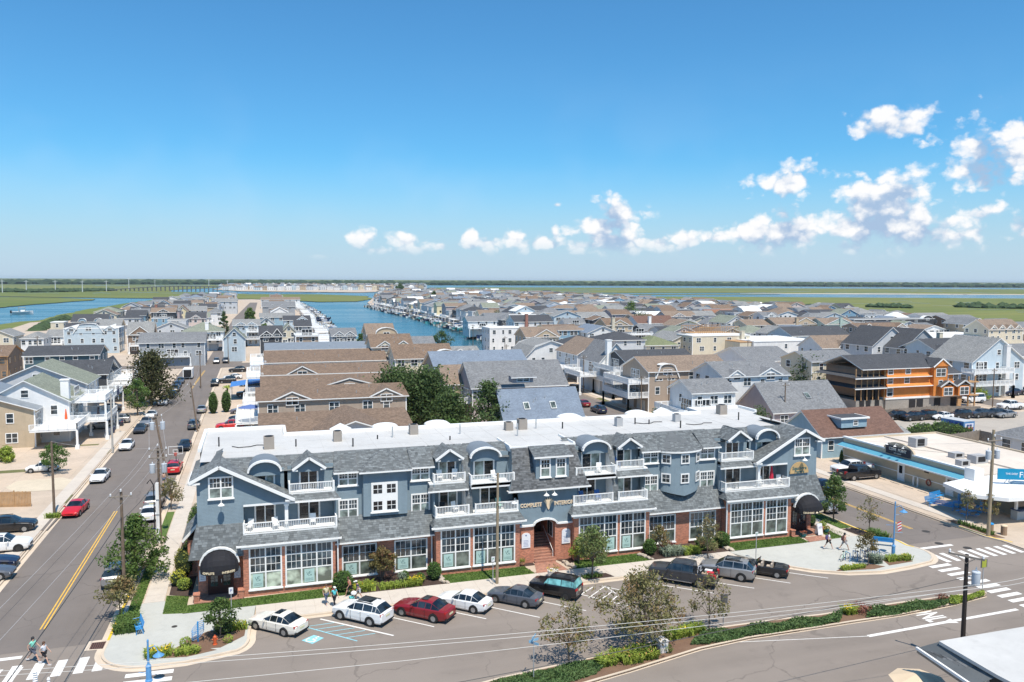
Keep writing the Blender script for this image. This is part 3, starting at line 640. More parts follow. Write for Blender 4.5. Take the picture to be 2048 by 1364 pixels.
# the long blue and brick shop building
SB=thing('shop_building',(25.3,75,0),'long slate blue clapboard and red brick shop building with shingled roofs, dormers and white balconies','building')
MXR=50.6
SLT={}
def tabs(b,pl,nrm_off=.02,w_=.30,h=.20,seed=1):
 "lay shingle tabs over a planar polygon (3D points)"
 r=random.Random(seed);P=[Vector(p) for p in pl]
 n=Vector((0,0,0))
 for i in range(len(P)):n+=(P[i]-P[0]).cross(P[(i+1)%len(P)]-P[0])
 n.normalize()
 if n.z<0:n=-n
 u=Vector((0,0,1)).cross(n).normalized();v=n.cross(u)
 Q=[((p-P[0]).dot(u),(p-P[0]).dot(v)) for p in P]
 def inside(x,y):
  c=False
  for i in range(len(Q)):
   (x1,y1),(x2,y2)=Q[i],Q[i-1]
   if(y1>y)!=(y2>y) and x<(x2-x1)*(y-y1)/(y2-y1)+x1:c=not c
  return c
 x0=min(q[0] for q in Q);x1=max(q[0] for q in Q);y0=min(q[1] for q in Q);y1=max(q[1] for q in Q)
 row=0;y=y0
 while y<y1:
  x=x0-(row%2)*w_*.5-r.random()*.1
  while x<x1:
   ww=w_*r.uniform(.7,1.35)
   if inside(x+ww/2,y+h*.5) and inside(x+ww*.15,y+h*.2) and inside(x+ww*.85,y+h*.2):
    lift=nrm_off+r.uniform(0,.012);lo=P[0]+u*x+v*(y-.01);g=.012
    a=lo+u*g+n*lift;c=lo+u*(ww-g)+n*lift;d=a+v*(h*1.02)-n*(lift-.004);e=c+v*(h*1.02)-n*(lift-.004)
    a0=a-n*lift;c0=c-n*lift
    b.tone=r.random();b.add([a,c,e,d,a0,c0],((0,1,2,3),(4,5,1,0),(4,0,3),(1,5,2)))
   x+=ww
  y+=h;row+=1
SLATE2=mat('barrel_roofing',(.17,.2,.23),.7,var=.1)
class Roof:
 "collects planar roof slopes; makes the deck and the shingle tabs"
 def __init__(s):s.pl=[]
 def add(s,*pts):s.pl.append([tuple(p) for p in pts]);return s
 def mirror(s):s.pl=[[(MXR-x,y,z) for x,y,z in p][::-1] for p in s.pl];return s
 def build(s,parent=SB,name='roof',w_=.30,h=.20,m=None):
  b=MB();t=MB();t.tone=.5
  for i,p in enumerate(s.pl):
   b.poly(p);tabs(t,p,w_=w_,h=h,seed=i*7+len(s.pl))
  o=b.build(name,SLATEB,parent)
  if t.f:q=t.build('shingles',m or SLATE,o,tone=True);q['kind']='stuff'
  return o
def wall(name,pts,m=BLUE,parent=SB):
 "one wall face given by its outline (any plane), slightly thick"
 P=[Vector(p) for p in pts];n=(P[1]-P[0]).cross(P[2]-P[0]).normalized()
 b=MB();b.prism(pts,n*-.12);return b.build(name,m,parent)
def rect(name,x0,x1,z0,z1,y,m=BLUE,t=.2,parent=SB):
 b=MB();b.box(x0,y,z0,x1,y+t,z1);return b.build(name,m,parent)
PALEG=mat('lower_shade',(.30,.33,.29),.8,var=.2);TEALP=mat('poster_teal',(.40,.56,.52),.7,var=.06);INKD=mat('poster_ink',(.05,.12,.12),.7,'flat')
CURT=mat('curtain',(.50,.55,.50),.8,var=.12,sc_=3)
def window(parent,x0,x1,z0,z1,y,cols=2,rows=None,casing=.13,mull=.12,name='window',grid=None,pane=GLS,posters=(),low=None,sill=True,mw=.035):
 """rows: list of (z fraction bottom, z fraction top, nx, nz) of lights from bottom to top, for each column"""
 rows=rows or[(0,.5,1,1),(.5,1,3,2)]
 b=MB();yf=y-.07
 b.box(x0,yf,z0,x0+casing,y,z1);b.box(x1-casing,yf,z0,x1,y,z1);b.box(x0+casing,yf,z1-casing,x1-casing,y,z1);b.box(x0+casing,yf,z0,x1-casing,y,z0+casing*.7)
 if sill:b.box(x0-.07,yf-.09,z0-.09,x1+.07,y-.001,z0-.001)
 ix0,ix1=x0+casing,x1-casing;iz0,iz1=z0+casing*.7,z1-casing;cw=(ix1-ix0-mull*(cols-1))/cols
 panes=[]
 for c in range(cols):
  a=ix0+c*(cw+mull)
  if c:b.box(a-mull,yf,iz0,a,y,iz1)
  for k,(f0,f1,nx,nz) in enumerate(rows):
   za,zb=iz0+(iz1-iz0)*f0,iz0+(iz1-iz0)*f1
   if k:b.box(a,yf+.01,za-.045,a+cw,y,za+.045);za+=.045
   if k<len(rows)-1:zb-=.045
   for i in range(1,nx):q=a+cw*i/nx;b.box(q-mw/2,yf+.03,za,q+mw/2,y-.01,zb)
   for i in range(1,nz):q=za+(zb-za)*i/nz;b.box(a,yf+.032,q-mw/2,a+cw,y-.012,q+mw/2)
   panes.append((a,a+cw,za,zb,k,c))
 o=b.build(name,WHITE,parent)
 for(a,c2,za,zb,k,c) in panes:
  b=MB();b.quad((a,y-.02,za),(c2,y-.02,za),(c2,y-.02,zb),(a,y-.02,zb));m=pane
  if low and k==0:m=low
  b.build('pane',m,o)
  if(k,c) in posters:
   mx_=(a+c2)/2;hw=(c2-a)*.36;b=MB();b.box(mx_-hw,y-.032,za+.08,mx_+hw,y-.022,zb-.1);b.build('poster',TEALP,o)
   zc=(za+zb)/2+.12;b=MB()
   for(u0,v0,u1,v1) in((-.22,.18,-.12,-.1),(-.12,-.1,-.02,.2),(.0,.2,.0,-.04),(.0,.2,.16,.2),(.0,.08,.14,.08),(-.1,-.16,.02,-.16),(.06,-.04,.2,-.16),(.06,-.16,.2,-.04)):
    b.bar((mx_+u0,y-.034,zc+v0),(mx_+u1,y-.034,zc+v1),.028,.004,up=(0,1,0))
   b.build('poster_mark',INKD,o);text(o,'COMPLETE\nINTERIORS',(mx_,y-.034,za+.3),.13,INKD,ext=.001,name='poster_lettering')
 return o
def railing(parent,pts,z0,h=.85,name='railing',step=.14):
 "white balustrade along pts; slim balusters joined, posts at the corners"
 b=MB();s=MB()
 for i in range(len(pts)-1):
  a=Vector(pts[i]);c=Vector(pts[i+1]);L=(c-a).length;d=(c-a)/L
  b.bar((a.x,a.y,z0+h),(c.x,c.y,z0+h),.10,.07);b.bar((a.x,a.y,z0+.1),(c.x,c.y,z0+.1),.07,.07)
  n=max(2,int(L/step))
  for k in range(1,n):p=a+d*(L*k/n);s.box(p.x-.022,p.y-.022,z0+.13,p.x+.022,p.y+.022,z0+h-.035)
 for p in pts:b.box(p[0]-.07,p[1]-.07,z0,p[0]+.07,p[1]+.07,z0+h+.06)
 o=b.build(name,WHITE,parent);q=s.build('balusters',WHITE,o);q['kind']='stuff'
 return o
def sliding_door(parent,x0,x1,z0,z1,y,curtain=True):
 b=MB();c=.14
 b.box(x0,y-.05,z0,x0+c,y,z1);b.box(x1-c,y-.05,z0,x1,y,z1);b.box(x0+c,y-.05,z1-c,x1-c,y,z1);xm=(x0+x1)/2;b.box(xm-.05,y-.045,z0,xm+.05,y,z1-c)
 o=b.build('sliding_door',WHITE,parent)
 for k,(a,d) in enumerate(((x0+c,xm-.05),(xm+.05,x1-c))):
  b=MB();b.quad((a,y-.02,z0),(d,y-.02,z0),(d,y-.02,z1-c),(a,y-.02,z1-c));b.build('pane',CURTG if(curtain and k==curtain-1) else GLD,o)
 return o
CURTG=glass('curtained_glass',(.20,.25,.23),.15)
def lampgoose(parent,x,y,z,m=WHITE):
 b=MB();b.tube([(x,y,z),(x,y-.25,z+.22),(x,y-.5,z+.2),(x,y-.6,z+.02)],.025,5);b.lathe([(.04,.1),(.1,.06),(.27,-.1),(.25,-.1)],(x,y-.6,z-.06),12)
 return b.build('gooseneck_lamp',m,parent,smooth=True)
# masses
YR,YF0=82.6,68.0
FLAT=10.75
def sect(mir):
 X=(lambda x:MXR-x) if mir else(lambda x:x)
 def RC(name,a,c,z0,z1,y,m=BLUE,t=.2,parent=SB):a,c=sorted((X(a),X(c)));return rect(name,a,c,z0,z1,y,m,t,parent)
 def W(parent,a,c,z0,z1,y,**k):
  a,c=sorted((X(a),X(c)))
  if mir and 'posters' in k:k['posters']=[(p,k.get('cols',2)-1-q) for p,q in k['posters']]
  return window(parent,a,c,z0,z1,y,**k)
 def P(*pts):return[(X(x),y,z) for x,y,z in pts]
 def RAIL(pts,z0,**k):return railing(SB,[(X(x),y) for x,y in pts],z0,**k)
 def DOOR(a,c,z0,z1,y,cur=2):a,c=sorted((X(a),X(c)));return sliding_door(SB,a,c,z0,z1,y,(3-cur if mir and cur else cur))
 def BX(name,a,y0,z0,c,y1,z1,m=WHITE,parent=SB):
  a,c=sorted((X(a),X(c)));b=MB();b.box(a,y0,z0,c,y1,z1);return b.build(name,m,parent)
 R3=[(0,.40,1,1),(.40,.78,3,2),(.78,1,3,1)];R2=[(0,.46,1,1),(.46,1,3,2)];DH=[(0,.5,1,1),(.5,1,3,2)]
# ground floor brick
 RC('brick_wall',-5.15,-1.55,0,3.75,69.4,BRICK);RC('brick_wall',-1.55,5.95,0,.62,68.0,BRICK);RC('brick_wall',-1.55,-1.1,.62,4.25,68.0,BRICK);RC('brick_wall',1.55,1.8,.62,4.25,68.0,BRICK);RC('brick_wall',5.72,5.95,.62,4.25,68.0,BRICK)
 RC('brick_wall',5.95,14.75,0,.42,69.2,BRICK);RC('brick_wall',5.95,6.6,.42,3.7,69.2,BRICK);RC('brick_wall',9.65,11.2,.42,3.7,69.2,BRICK);RC('brick_wall',14.2,14.75,.42,3.7,69.2,BRICK);RC('brick_wall',6.6,9.65,3.3,3.7,69.2,BRICK);RC('brick_wall',11.2,14.2,3.3,3.7,69.2,BRICK)
 RC('brick_wall',14.75,22.6,0,.62,68.0,BRICK);RC('brick_wall',14.75,15.15,.62,4.3,68.0,BRICK);RC('brick_wall',17.88,18.15,.62,4.3,68.0,BRICK);RC('brick_wall',22.15,22.6,.62,4.3,68.0,BRICK)
 for a,c in((-1.55,5.95),(14.75,22.6)):
  for xx in(a,c-.2):BX('brick_wall',xx,68.2,0,xx+.2,69.5,4.3,BRICK)
 BX('brick_wall',-5.15,69.6,0,-4.95,YR,3.9,BRICK)
 if not mir:ps=([(0,0)],[(0,1)],[(0,0)],[(0,0)],[(0,0)],[(0,0),(0,2)])
 else:ps=([],[],[],[],[(0,1)],[(0,0)])
 lw=[INT1 if not mir else INT2]*2+[INT2]*4
 W(SB,-1.1,1.55,.66,4.25,68.02,cols=2,rows=R3,posters=ps[0],low=lw[0]);W(SB,1.8,5.72,.66,4.25,68.02,cols=3,rows=R3,posters=ps[1],low=lw[0])
 W(SB,6.6,9.65,.46,3.3,69.22,cols=2,rows=R2,posters=ps[2],low=lw[2]);W(SB,11.2,14.2,.46,3.3,69.22,cols=2,rows=R2,posters=ps[3],low=lw[2])
 W(SB,15.15,17.88,.66,4.3,68.02,cols=2,rows=R3,posters=ps[4],low=lw[3]);W(SB,18.15,22.15,.66,4.3,68.02,cols=3,rows=R3,posters=ps[5],low=lw[3])
 for a,c in((-1.7,6.1),(14.6,22.75)):
  BX('fascia',a,67.75,4.2,c,68.0,4.5);BX('gutter',a-.35,67.42,4.48,c+.35,67.6,4.62)
 BX('gutter',5.6,68.5,3.6,15.1,68.62,3.74);BX('soffit',5.95,68.62,3.7,14.75,69.2,3.74);BX('downpipe',6.1,67.86,.1,6.2,67.97,4.4);BX('downpipe',14.5,68.9,.1,14.6,69.0,3.6)
# skirt roofs above the shops
 r=Roof()
 r.add(*P((-5.75,67.9,3.66),(-1.5,67.9,3.66),(-1.5,68.75,6.35),(-5.1,68.75,6.35)))
 r.add(*P((-5.75,74,3.66),(-5.75,67.9,3.66),(-5.1,68.75,6.35),(-5.1,74,6.1)))
 r.add(*P((-1.95,67.5,4.6),(6.4,67.5,4.6),(6.1,68.45,5.35),(-1.5,68.45,5.35)))
 r.add(*P((6.4,67.5,4.6),(6.4,69.2,4.6),(6.1,68.45,5.35)));r.add(*P((-1.95,68.9,4.6),(-1.95,67.5,4.6),(-1.5,68.45,5.35)))
 r.add(*P((5.7,68.55,3.72),(15.0,68.55,3.72),(15.0,69.95,5.72),(5.7,69.95,5.72)))
 r.add(*P((14.4,67.5,4.6),(23.0,67.5,4.6),(22.6,68.45,5.3),(14.75,68.45,5.3)));r.add(*P((14.4,69.2,4.6),(14.4,67.5,4.6),(14.75,68.45,5.3)));r.add(*P((23.0,67.5,4.6),(23.0,68.9,4.6),(22.6,68.45,5.3)))
 r.build(name='skirt_roof')
# corner gable block
 wall('gable_wall',P((-5.05,68.7,6.2),(-1.45,68.7,6.2),(-1.45,68.7,7.65),(2.05,68.7,7.65),(2.05,68.7,8.25),(-3.27,68.7,11.0),(-5.05,68.7,10.1))[::(1 if not mir else-1)])
 BX('side_wall',-5.05,68.83,3.7,-4.85,YR,10.3,BLUE)
 W(SB,-4.15,-2.2,8.42,10.25,68.68,cols=2,rows=DH,low=CURTG)
 r=Roof();r.add(*P((-5.6,68.25,9.98),(-3.27,68.25,11.2),(-3.27,72.3,11.2),(-5.6,72.3,9.98))[::(1 if not mir else-1)]);r.add(*P((-3.27,68.25,11.2),(2.6,68.25,8.05),(2.6,70.4,8.05),(-3.27,72.3,11.2))[::(1 if not mir else-1)])
 r.add(*P((-5.6,72.3,9.98),(-3.27,72.3,11.2),(-3.27,76.5,11.0),(-5.6,76.5,9.98))[::(1 if not mir else-1)])
 r.build(name='gable_roof')
 b=MB()
 for a,c in(((-5.62,68.2,9.9),(-3.27,68.2,11.12)),((-3.27,68.2,11.12),(2.62,68.2,7.97))):
  a,c=P(a,c);b.bar(a,c,.1,.26,up=(0,0,1))
 a,c=P((-5.62,68.2,9.9),(-5.62,72.3,9.9));b.bar(a,c,.1,.2);b.build('bargeboard',WHITE,SB)
 BX('eave_return',-5.65,68.2,9.78,-4.75,68.65,9.92);BX('eave_return',1.9,68.2,7.86,2.7,68.65,8.0)
 BX('header',-1.45,68.68,7.55,6.15,68.82,7.72);b=MB();x=X(2.0);b.box(x-.14,68.6,5.3,x+.14,68.86,7.55);b.box(x-.2,68.56,5.3,x+.2,68.9,5.5);b.box(x-.2,68.56,7.4,x+.2,68.9,7.545);b.build('column',WHITE,SB)
 BX('deck_floor',-1.5,68.3,5.2,6.15,70.4,5.34,WHITE);RC('wall',-1.45,6.1,5.34,7.6,70.4);DOOR(-.6,1.15,5.34,7.3,70.38,0);DOOR(3.0,4.9,5.34,7.3,70.38,0)
 BX('soffit',-1.45,68.83,7.6,6.1,70.4,7.68);BX('side_wall',-1.55,68.83,5.3,-1.45,70.4,7.6,BLUE);BX('side_wall',6.05,69.2,5.3,6.15,70.4,7.6,BLUE)
 RAIL([(-1.45,69.3),(-1.45,68.35),(6.1,68.35),(6.1,69.4)],5.34)
 r=Roof();r.add(*P((2.3,68.65,7.66),(6.5,68.65,7.66),(6.1,69.3,8.2),(2.6,69.3,8.2)));r.build(name='pent_roof');BX('gutter',2.25,68.55,7.56,6.55,68.65,7.68)
 BX('deck_floor',2.25,69.25,8.1,6.05,70.7,8.24);RAIL([(2.3,70.4),(2.3,69.32),(6.0,69.32),(6.0,70.3)],8.24,h=.8)
 RC('wall',2.2,6.1,8.24,10.3,70.6);DOOR(3.15,4.8,8.24,10.1,70.58,0);BX('side_wall',6.02,69.9,8.2,6.12,70.6,9.7,BLUE)
 def gdorm(x,y0,y1,ze,zp,hw):
  wall('dormer_wall',P((x-hw+.1,y0+.35,ze-.35),(x+hw-.1,y0+.35,ze-.35),(x+hw-.1,y0+.35,ze),(x,y0+.35,zp-.12),(x-hw+.1,y0+.35,ze))[::(1 if not mir else-1)])
  r=Roof();r.add(*P((x-hw,y0,ze),(x,y0,zp),(x,y1,zp),(x-hw,y1-1.0,ze))[::(1 if not mir else-1)]);r.add(*P((x,y0,zp),(x+hw,y0,ze),(x+hw,y1-1.0,ze),(x,y1,zp))[::(1 if not mir else-1)]);r.build(name='dormer_roof')
  b=MB();a,c,d=P((x-hw,y0-.04,ze-.08),(x,y0-.04,zp-.08),(x+hw,y0-.04,ze-.08));b.bar(a,c,.1,.2);b.bar(c,d,.1,.2)
  b.build('bargeboard',WHITE,SB);BX('eave_return',x-hw,y0,ze-.2,x-hw+.45,y0+.35,ze-.08);BX('eave_return',x+hw-.45,y0,ze-.2,x+hw,y0+.35,ze-.08)
 gdorm(3.95,69.2,72.4,10.32,11.3,1.4)
 def adorm(x,y0,hw,ztop,zs):
  "barrel dormer with a white arched rim"
  n=12;rz=ztop-zs;pts=[(x+math.cos(math.pi*i/n)*hw,zs+math.sin(math.pi*i/n)*rz) for i in range(n+1)]
  wall('dormer_wall',P(*([(x-hw+.1,y0+.3,zs-.4),(x+hw-.1,y0+.3,zs-.4)]+[(x+(q[0]-x)*.93,y0+.3,zs+(q[1]-zs)*.93) for q in pts]))[::(1 if not mir else-1)])
  b=MB()
  for i in range(n):b.bar(P((pts[i][0],y0,pts[i][1]))[0],P((pts[i+1][0],y0,pts[i+1][1]))[0],.3,.16)
  b.build('arch_trim',WHITE,SB,smooth=True)
  b=MB()
  for i in range(n):q=P((pts[i][0],y0+.1,pts[i][1]+.08),(pts[i+1][0],y0+.1,pts[i+1][1]+.08),(pts[i+1][0],72.4,pts[i+1][1]+.08),(pts[i][0],72.4,pts[i][1]+.08));b.poly(q if mir else q[::-1])
  b.build('dormer_roof',SLATE2,SB,smooth=True)
 adorm(.3,69.7,1.35,11.1,10.15);RC('wall',-1.1,1.9,8.2,10.2,70.6);DOOR(-.35,1.15,8.3,10.05,70.58,2)
# recess with the window pairs
 RC('wall',6.1,14.85,5.3,9.7,69.95)
 for a,c in((6.42,8.15),(12.86,14.6)):
  W(SB,a,c,8.4,9.66,69.93,cols=2,rows=DH,low=CURTG);W(SB,a,c,5.42,7.2,69.93,cols=2,rows=DH,low=CURTG)
 r=Roof()
 if not mir:
  RC('wall',8.55,12.45,5.6,9.6,69.45);BX('side_wall',8.5,69.65,5.6,8.6,69.95,9.6,BLUE);BX('side_wall',12.4,69.65,5.6,12.5,69.95,9.6,BLUE)
  b=MB();b.box(9.24,69.38,5.95,11.58,69.448,8.6);b.box(9.16,69.3,5.86,11.66,69.448,5.948);pn=b.build('window_panel',WHITE,SB)
  for a in(9.42,10.62):
   for z in(6.13,7.62):
    b=MB();s=.78
    b.quad((a,69.37,z),(a+s,69.37,z),(a+s,69.37,z+s),(a,69.37,z+s));b.build('pane',GLD,pn)
    b=MB();b.box(a+s/2-.02,69.35,z,a+s/2+.02,69.369,z+s);b.box(a,69.352,z+s/2-.02,a+s,69.368,z+s/2+.02);b.build('muntin',WHITE,pn)
  r.add((8.15,69.0,9.68),(12.85,69.0,9.68),(10.5,71.6,11.15));r.add((8.15,71.6,9.9),(8.15,69.0,9.68),(10.5,71.6,11.15));r.add((12.85,69.0,9.68),(12.85,71.6,9.9),(10.5,71.6,11.15))
  BX('eave_fascia',8.15,68.98,9.55,12.85,69.1,9.69);BX('soffit',8.2,69.1,9.6,12.8,69.5,9.66)
 else:
  tx,ty,tr=40.1,70.1,2.15;n=14
  def tp(i,z,rr=tr):a=math.pi+math.pi*i/n;return(tx+math.cos(a)*rr,ty+math.sin(a)*rr*.62,z)
  b=MB()
  for i in range(n):
   zb0,zb1=[5.15+.45*abs(math.cos(math.pi*k/n)) for k in(i,i+1)]
   b.quad(tp(i,zb0),tp(i+1,zb1),tp(i+1,9.62),tp(i,9.62))
  b.build('turret_wall',BLUE,SB,smooth=True,angle=60)
  for i in range(n):
   r.add(tp(i,9.66,tr+.35),tp(i+1,9.66,tr+.35),(tx+.0,71.9,11.1))
  b=MB()
  for i in range(n):b.bar(tp(i,9.58,tr+.33),tp(i+1,9.58,tr+.33),.08,.16)
  b.build('eave_fascia',WHITE,SB)
  for a in(-145,-90,-38):
   for z in(8.38,6.42):
    ca,sa=math.cos(R(a)),math.sin(R(a));c=Vector((tx+ca*(tr+.02),ty+sa*(tr+.02)*.62,z+.5));nrm=Vector((ca/1,sa/.62,0)).normalized();rz=math.atan2(nrm.y,nrm.x)+math.pi/2
    b=MB()
    for dx,dz,sx,sz in((-.42,0,.12,1.0),(.42,0,.12,1.0),(0,.44,.72,.12),(0,-.44,.72,.12),(0,0,.03,.76),(0,0,.72,.03)):
     b.obox(c+Vector((math.cos(rz),math.sin(rz),0))*dx+Vector((0,0,dz))+nrm*(.02 if sx*sz>.05 else.005),(sx,.06,sz),rz)
    o=b.build('window',WHITE,SB);b=MB();b.obox(c,(.72,.03,.78),rz);b.build('pane',GLS,o)
 for a,c in(((6.0,8.15),(12.85,14.95)) if not mir else((6.0,8.1),(12.9,14.95))):
  r.add(*P((a,69.4,9.7),(c,69.4,9.7),(c,71.6,11.0),(a+(1.2 if a<7 else 0),71.6,11.0)))
  BX('eave_fascia',a,69.36,9.58,c,69.46,9.72);BX('soffit',a,69.46,9.64,c,69.95,9.69)
 r.add(*P((6.0,69.42,9.7),(15.0,69.42,9.7),(14.6,72.2,11.05),(6.3,72.2,11.05)))
 r.build(name='hip_roof')
# bay B balconies
 for z,yb in((5.34,68.5),):
  BX('deck_floor',14.75,68.3,5.2,22.6,70.4,5.34);RC('wall',14.75,22.65,5.34,8.1,70.4);DOOR(15.5,17.3,5.34,7.25,70.38,2);DOOR(19.4,21.25,5.34,7.25,70.38,0)
  RAIL([(14.85,69.3),(14.85,68.42),(17.85,68.42)],5.34);RAIL([(18.5,68.42),(22.5,68.42),(22.5,69.2)],5.34)
 r=Roof();r.add(*P((14.2,68.65,7.6),(18.0,68.65,7.6),(17.8,69.3,8.15),(14.5,69.3,8.15)));r.build(name='pent_roof');BX('gutter',14.15,68.55,7.5,17.9,68.65,7.62)
 BX('deck_floor',14.4,69.2,8.06,17.9,70.7,8.2);BX('deck_floor',18.1,68.5,7.75,22.45,70.7,7.95);BX('side_wall',14.75,69.0,5.3,14.85,70.4,8.1,BLUE)
 RAIL([(14.85,70.2),(14.85,69.25),(17.7,69.25)],8.2,h=.8);RAIL([(18.15,69.6),(18.15,68.6),(22.2,68.6),(22.2,69.8)],7.95)
 b=MB();a,c=sorted((X(18.12),X(22.4)));b.box(a,68.5,7.6,c,68.62,7.95);b.box(a,68.62,7.6,a+.1,69.6,7.95);b.box(c-.1,68.62,7.6,c,69.6,7.95);b.build('balcony_skirt',WHITE,SB)
 RC('wall',14.75,17.95,8.2,10.35,70.6);DOOR(15.5,17.2,8.2,10.1,70.58,1);RC('wall',17.95,22.3,7.95,10.4,70.6);DOOR(18.85,20.9,7.95,10.1,70.58,1)
 gdorm(16.3,69.2,72.4,10.35,11.25,1.3);adorm(19.75,69.5,1.45,11.1,10.2)
 r=Roof();r.add(*P((17.7,68.5,5.3),(18.3,68.5,5.3),(18.3,69.2,8.2),(17.7,69.2,8.2)));r.add(*P((17.7,69.2,8.2),(18.3,69.2,8.2),(18.3,70.5,10.6),(17.7,70.5,10.6)));r.build(name='fin_roof')
 b=MB()
 for xx in(17.7,18.3):
  q=P((xx,68.5,5.3),(xx,69.2,8.2),(xx,70.5,10.6),(xx,70.6,5.3));b.poly(q)
 b.build('fin_wall',WHITE,SB)
# the sloping band below the flat roof
 r=Roof()
 r.add(*P((-1.5,70.5,9.95),(2.3,70.5,9.95),(2.3,72.2,11.0),(-3.0,72.2,11.0)));r.add(*P((2.3,70.5,9.95),(6.3,70.5,9.95),(6.3,72.2,11.0),(2.3,72.2,11.0)))
 r.add(*P((14.6,70.4,9.9),(18.2,70.4,9.9),(18.2,72.2,11.0),(14.6,72.2,11.0)));r.add(*P((18.2,70.4,9.9),(22.4,70.4,9.9),(22.4,72.2,11.0),(18.2,72.2,11.0)));r.build(name='mansard_roof')
 for lx,ly,lz in((-3.15,68.7,8.15),):lampgoose(SB,X(lx),ly,lz)
 n=10;ax,hw=X(-3.38),1.5;b=MB();rim=[]
 for i in range(n+1):
  a=math.pi*i/n;rim.append((ax+math.cos(a)*hw,3.3+math.sin(a)*1.05))
 ctr=[(ax+(q[0]-ax)*f,69.3-dy,3.15+(q[1]-3.3)*g) for f,dy,g in((1,0,1.05),) for q in rim]
 rows_=[]
 for k in range(6):
  t=k/5;dy=math.sin(t*math.pi/2)*1.35;f=math.cos(t*math.pi/2);rows_.append([(ax+math.cos(math.pi*i/n)*hw*(1 if t<1 else 1),67.85-dy*math.sin(math.pi*i/n)**.6,3.05+math.sin(math.pi*i/n)*1.33*f) for i in range(n+1)])
 for k in range(5):
  for i in range(n):b.quad(rows_[k][i],rows_[k][i+1],rows_[k+1][i+1],rows_[k+1][i])
 for i in range(n):a,c=rows_[5][i],rows_[5][i+1];b.quad(a,c,(c[0],c[1],c[2]-.34),(a[0],a[1],a[2]-.34))
 aw=b.build('awning',mat('black_canvas',(.012,.012,.016),.8,var=.1),SB,smooth=True,angle=60)
 b=MB()
 for i in range(n):b.bar((rim[i][0],67.92,3.2+(rim[i][1]-3.3)*1.25),(rim[i+1][0],67.92,3.2+(rim[i+1][1]-3.3)*1.25),.3,.14)
 b.build('arch_trim',WHITE,SB,smooth=True)
 s_='COMPLETE    INTERIORS' if not mir else 'SEASHORE    PAPERS'
 for i,ch in enumerate(s_):
  if ch==' ':continue
  t=(i+.5)/len(s_);a=math.pi*(.80-.6*t);px,py=ax+math.cos(a)*hw,67.85-1.36*math.sin(a)**.6-.03
  text(aw,ch,(px,py,2.89),.25,mat('gold_lettering',(.75,.62,.42),.5,'flat'),rz=math.degrees(math.atan2(math.cos(a)*.8,1)),ext=.01,name='letter',bold=.006)
 if mir:b=MB();b.lathe([(0,0),(.17,.02),(.14,.1),(.05,.17),(0,.18)],(ax+.16,66.46,2.8),9,sy=.2);b.build('shell_emblem',MATS['gold_lettering'],aw)
 RD=mat('dark_red_wood',(.055,.017,.014),.5,var=.15);b=MB();a=ax
 b.box(a-1.0,69.1,.14,a+1.0,69.39,2.85);d=b.build('door',RD,SB)
 for q in(-.5,.5):b=MB();b.box(a+q-.27,69.07,.9,a+q+.27,69.098,2.4);b.build('pane',GLS,d);b=MB();b.box(a+q-.015,69.05,.9,a+q+.015,69.069,2.4);[b.box(a+q-.27,69.052,.9+k*.3-.01,a+q+.27,69.068,.9+k*.3+.01) for k in range(1,5)];b.build('muntin',RD,d)
 b=MB();b.box(a+.04,69.0,1.2,a+.09,69.06,1.5);b.build('door_handle',METAL,d)
 for q,sx in((-1.42,1),(1.32,1)):
  if mir and q>0:continue
  plaque(a+q,69.36,1.35,.52,1.0) if not(mir and q<0) else None
 b=MB();b.box(min(X(-5.4),X(-1.6)),67.6,.13,max(X(-5.4),X(-1.6)),69.4,.2);b.build('brick_step',MATS['brick_paving'],SB)
 for q in(-5.2,-1.75):b=MB();x=X(q);b.box(x-.22,67.75,.2,x+.22,68.3,.75);b.box(x-.27,67.7,.75,x+.27,68.35,.84);b.build('brick_pier',BRICK,SB)
INT1=glass('shade_behind_glass',(.30,.34,.27),.22);INT2=glass('display_behind_glass',(.09,.11,.095),.15)
PLQ=mat('plaque_white',(.74,.76,.80),.6,var=.04,bump=0)
def plaque(x,y,z,w_,h):
 n=8;pts=[(x-w_/2,y,z),(x+w_/2,y,z),(x+w_/2,y,z+h-.15)]+[(x+math.cos(math.pi*i/n)*w_/2*.92,y,z+h-.13+math.sin(math.pi*i/n)*.2) for i in range(n+1)]+[(x-w_/2,y,z+h-.15)]
 b=MB();b.prism(pts,(0,-.06,0));o=b.build('plaque',PLQ,SB);b=MB()
 for k in range(5):b.box(x-w_*(.3-.03*(k%2)),y-.068,z+.16+k*.13,x+w_*(.3-.04*(k%3)),y-.062,z+.19+k*.13)
 b.lathe([(0,0),(.08,.01),(0,.02)],(x,y-.07,z+h-.17),8,axis='y');b.build('plaque_lines',mat('plaque_blue',(.10,.16,.35),.6,'flat'),o)
sect(False);sect(True)
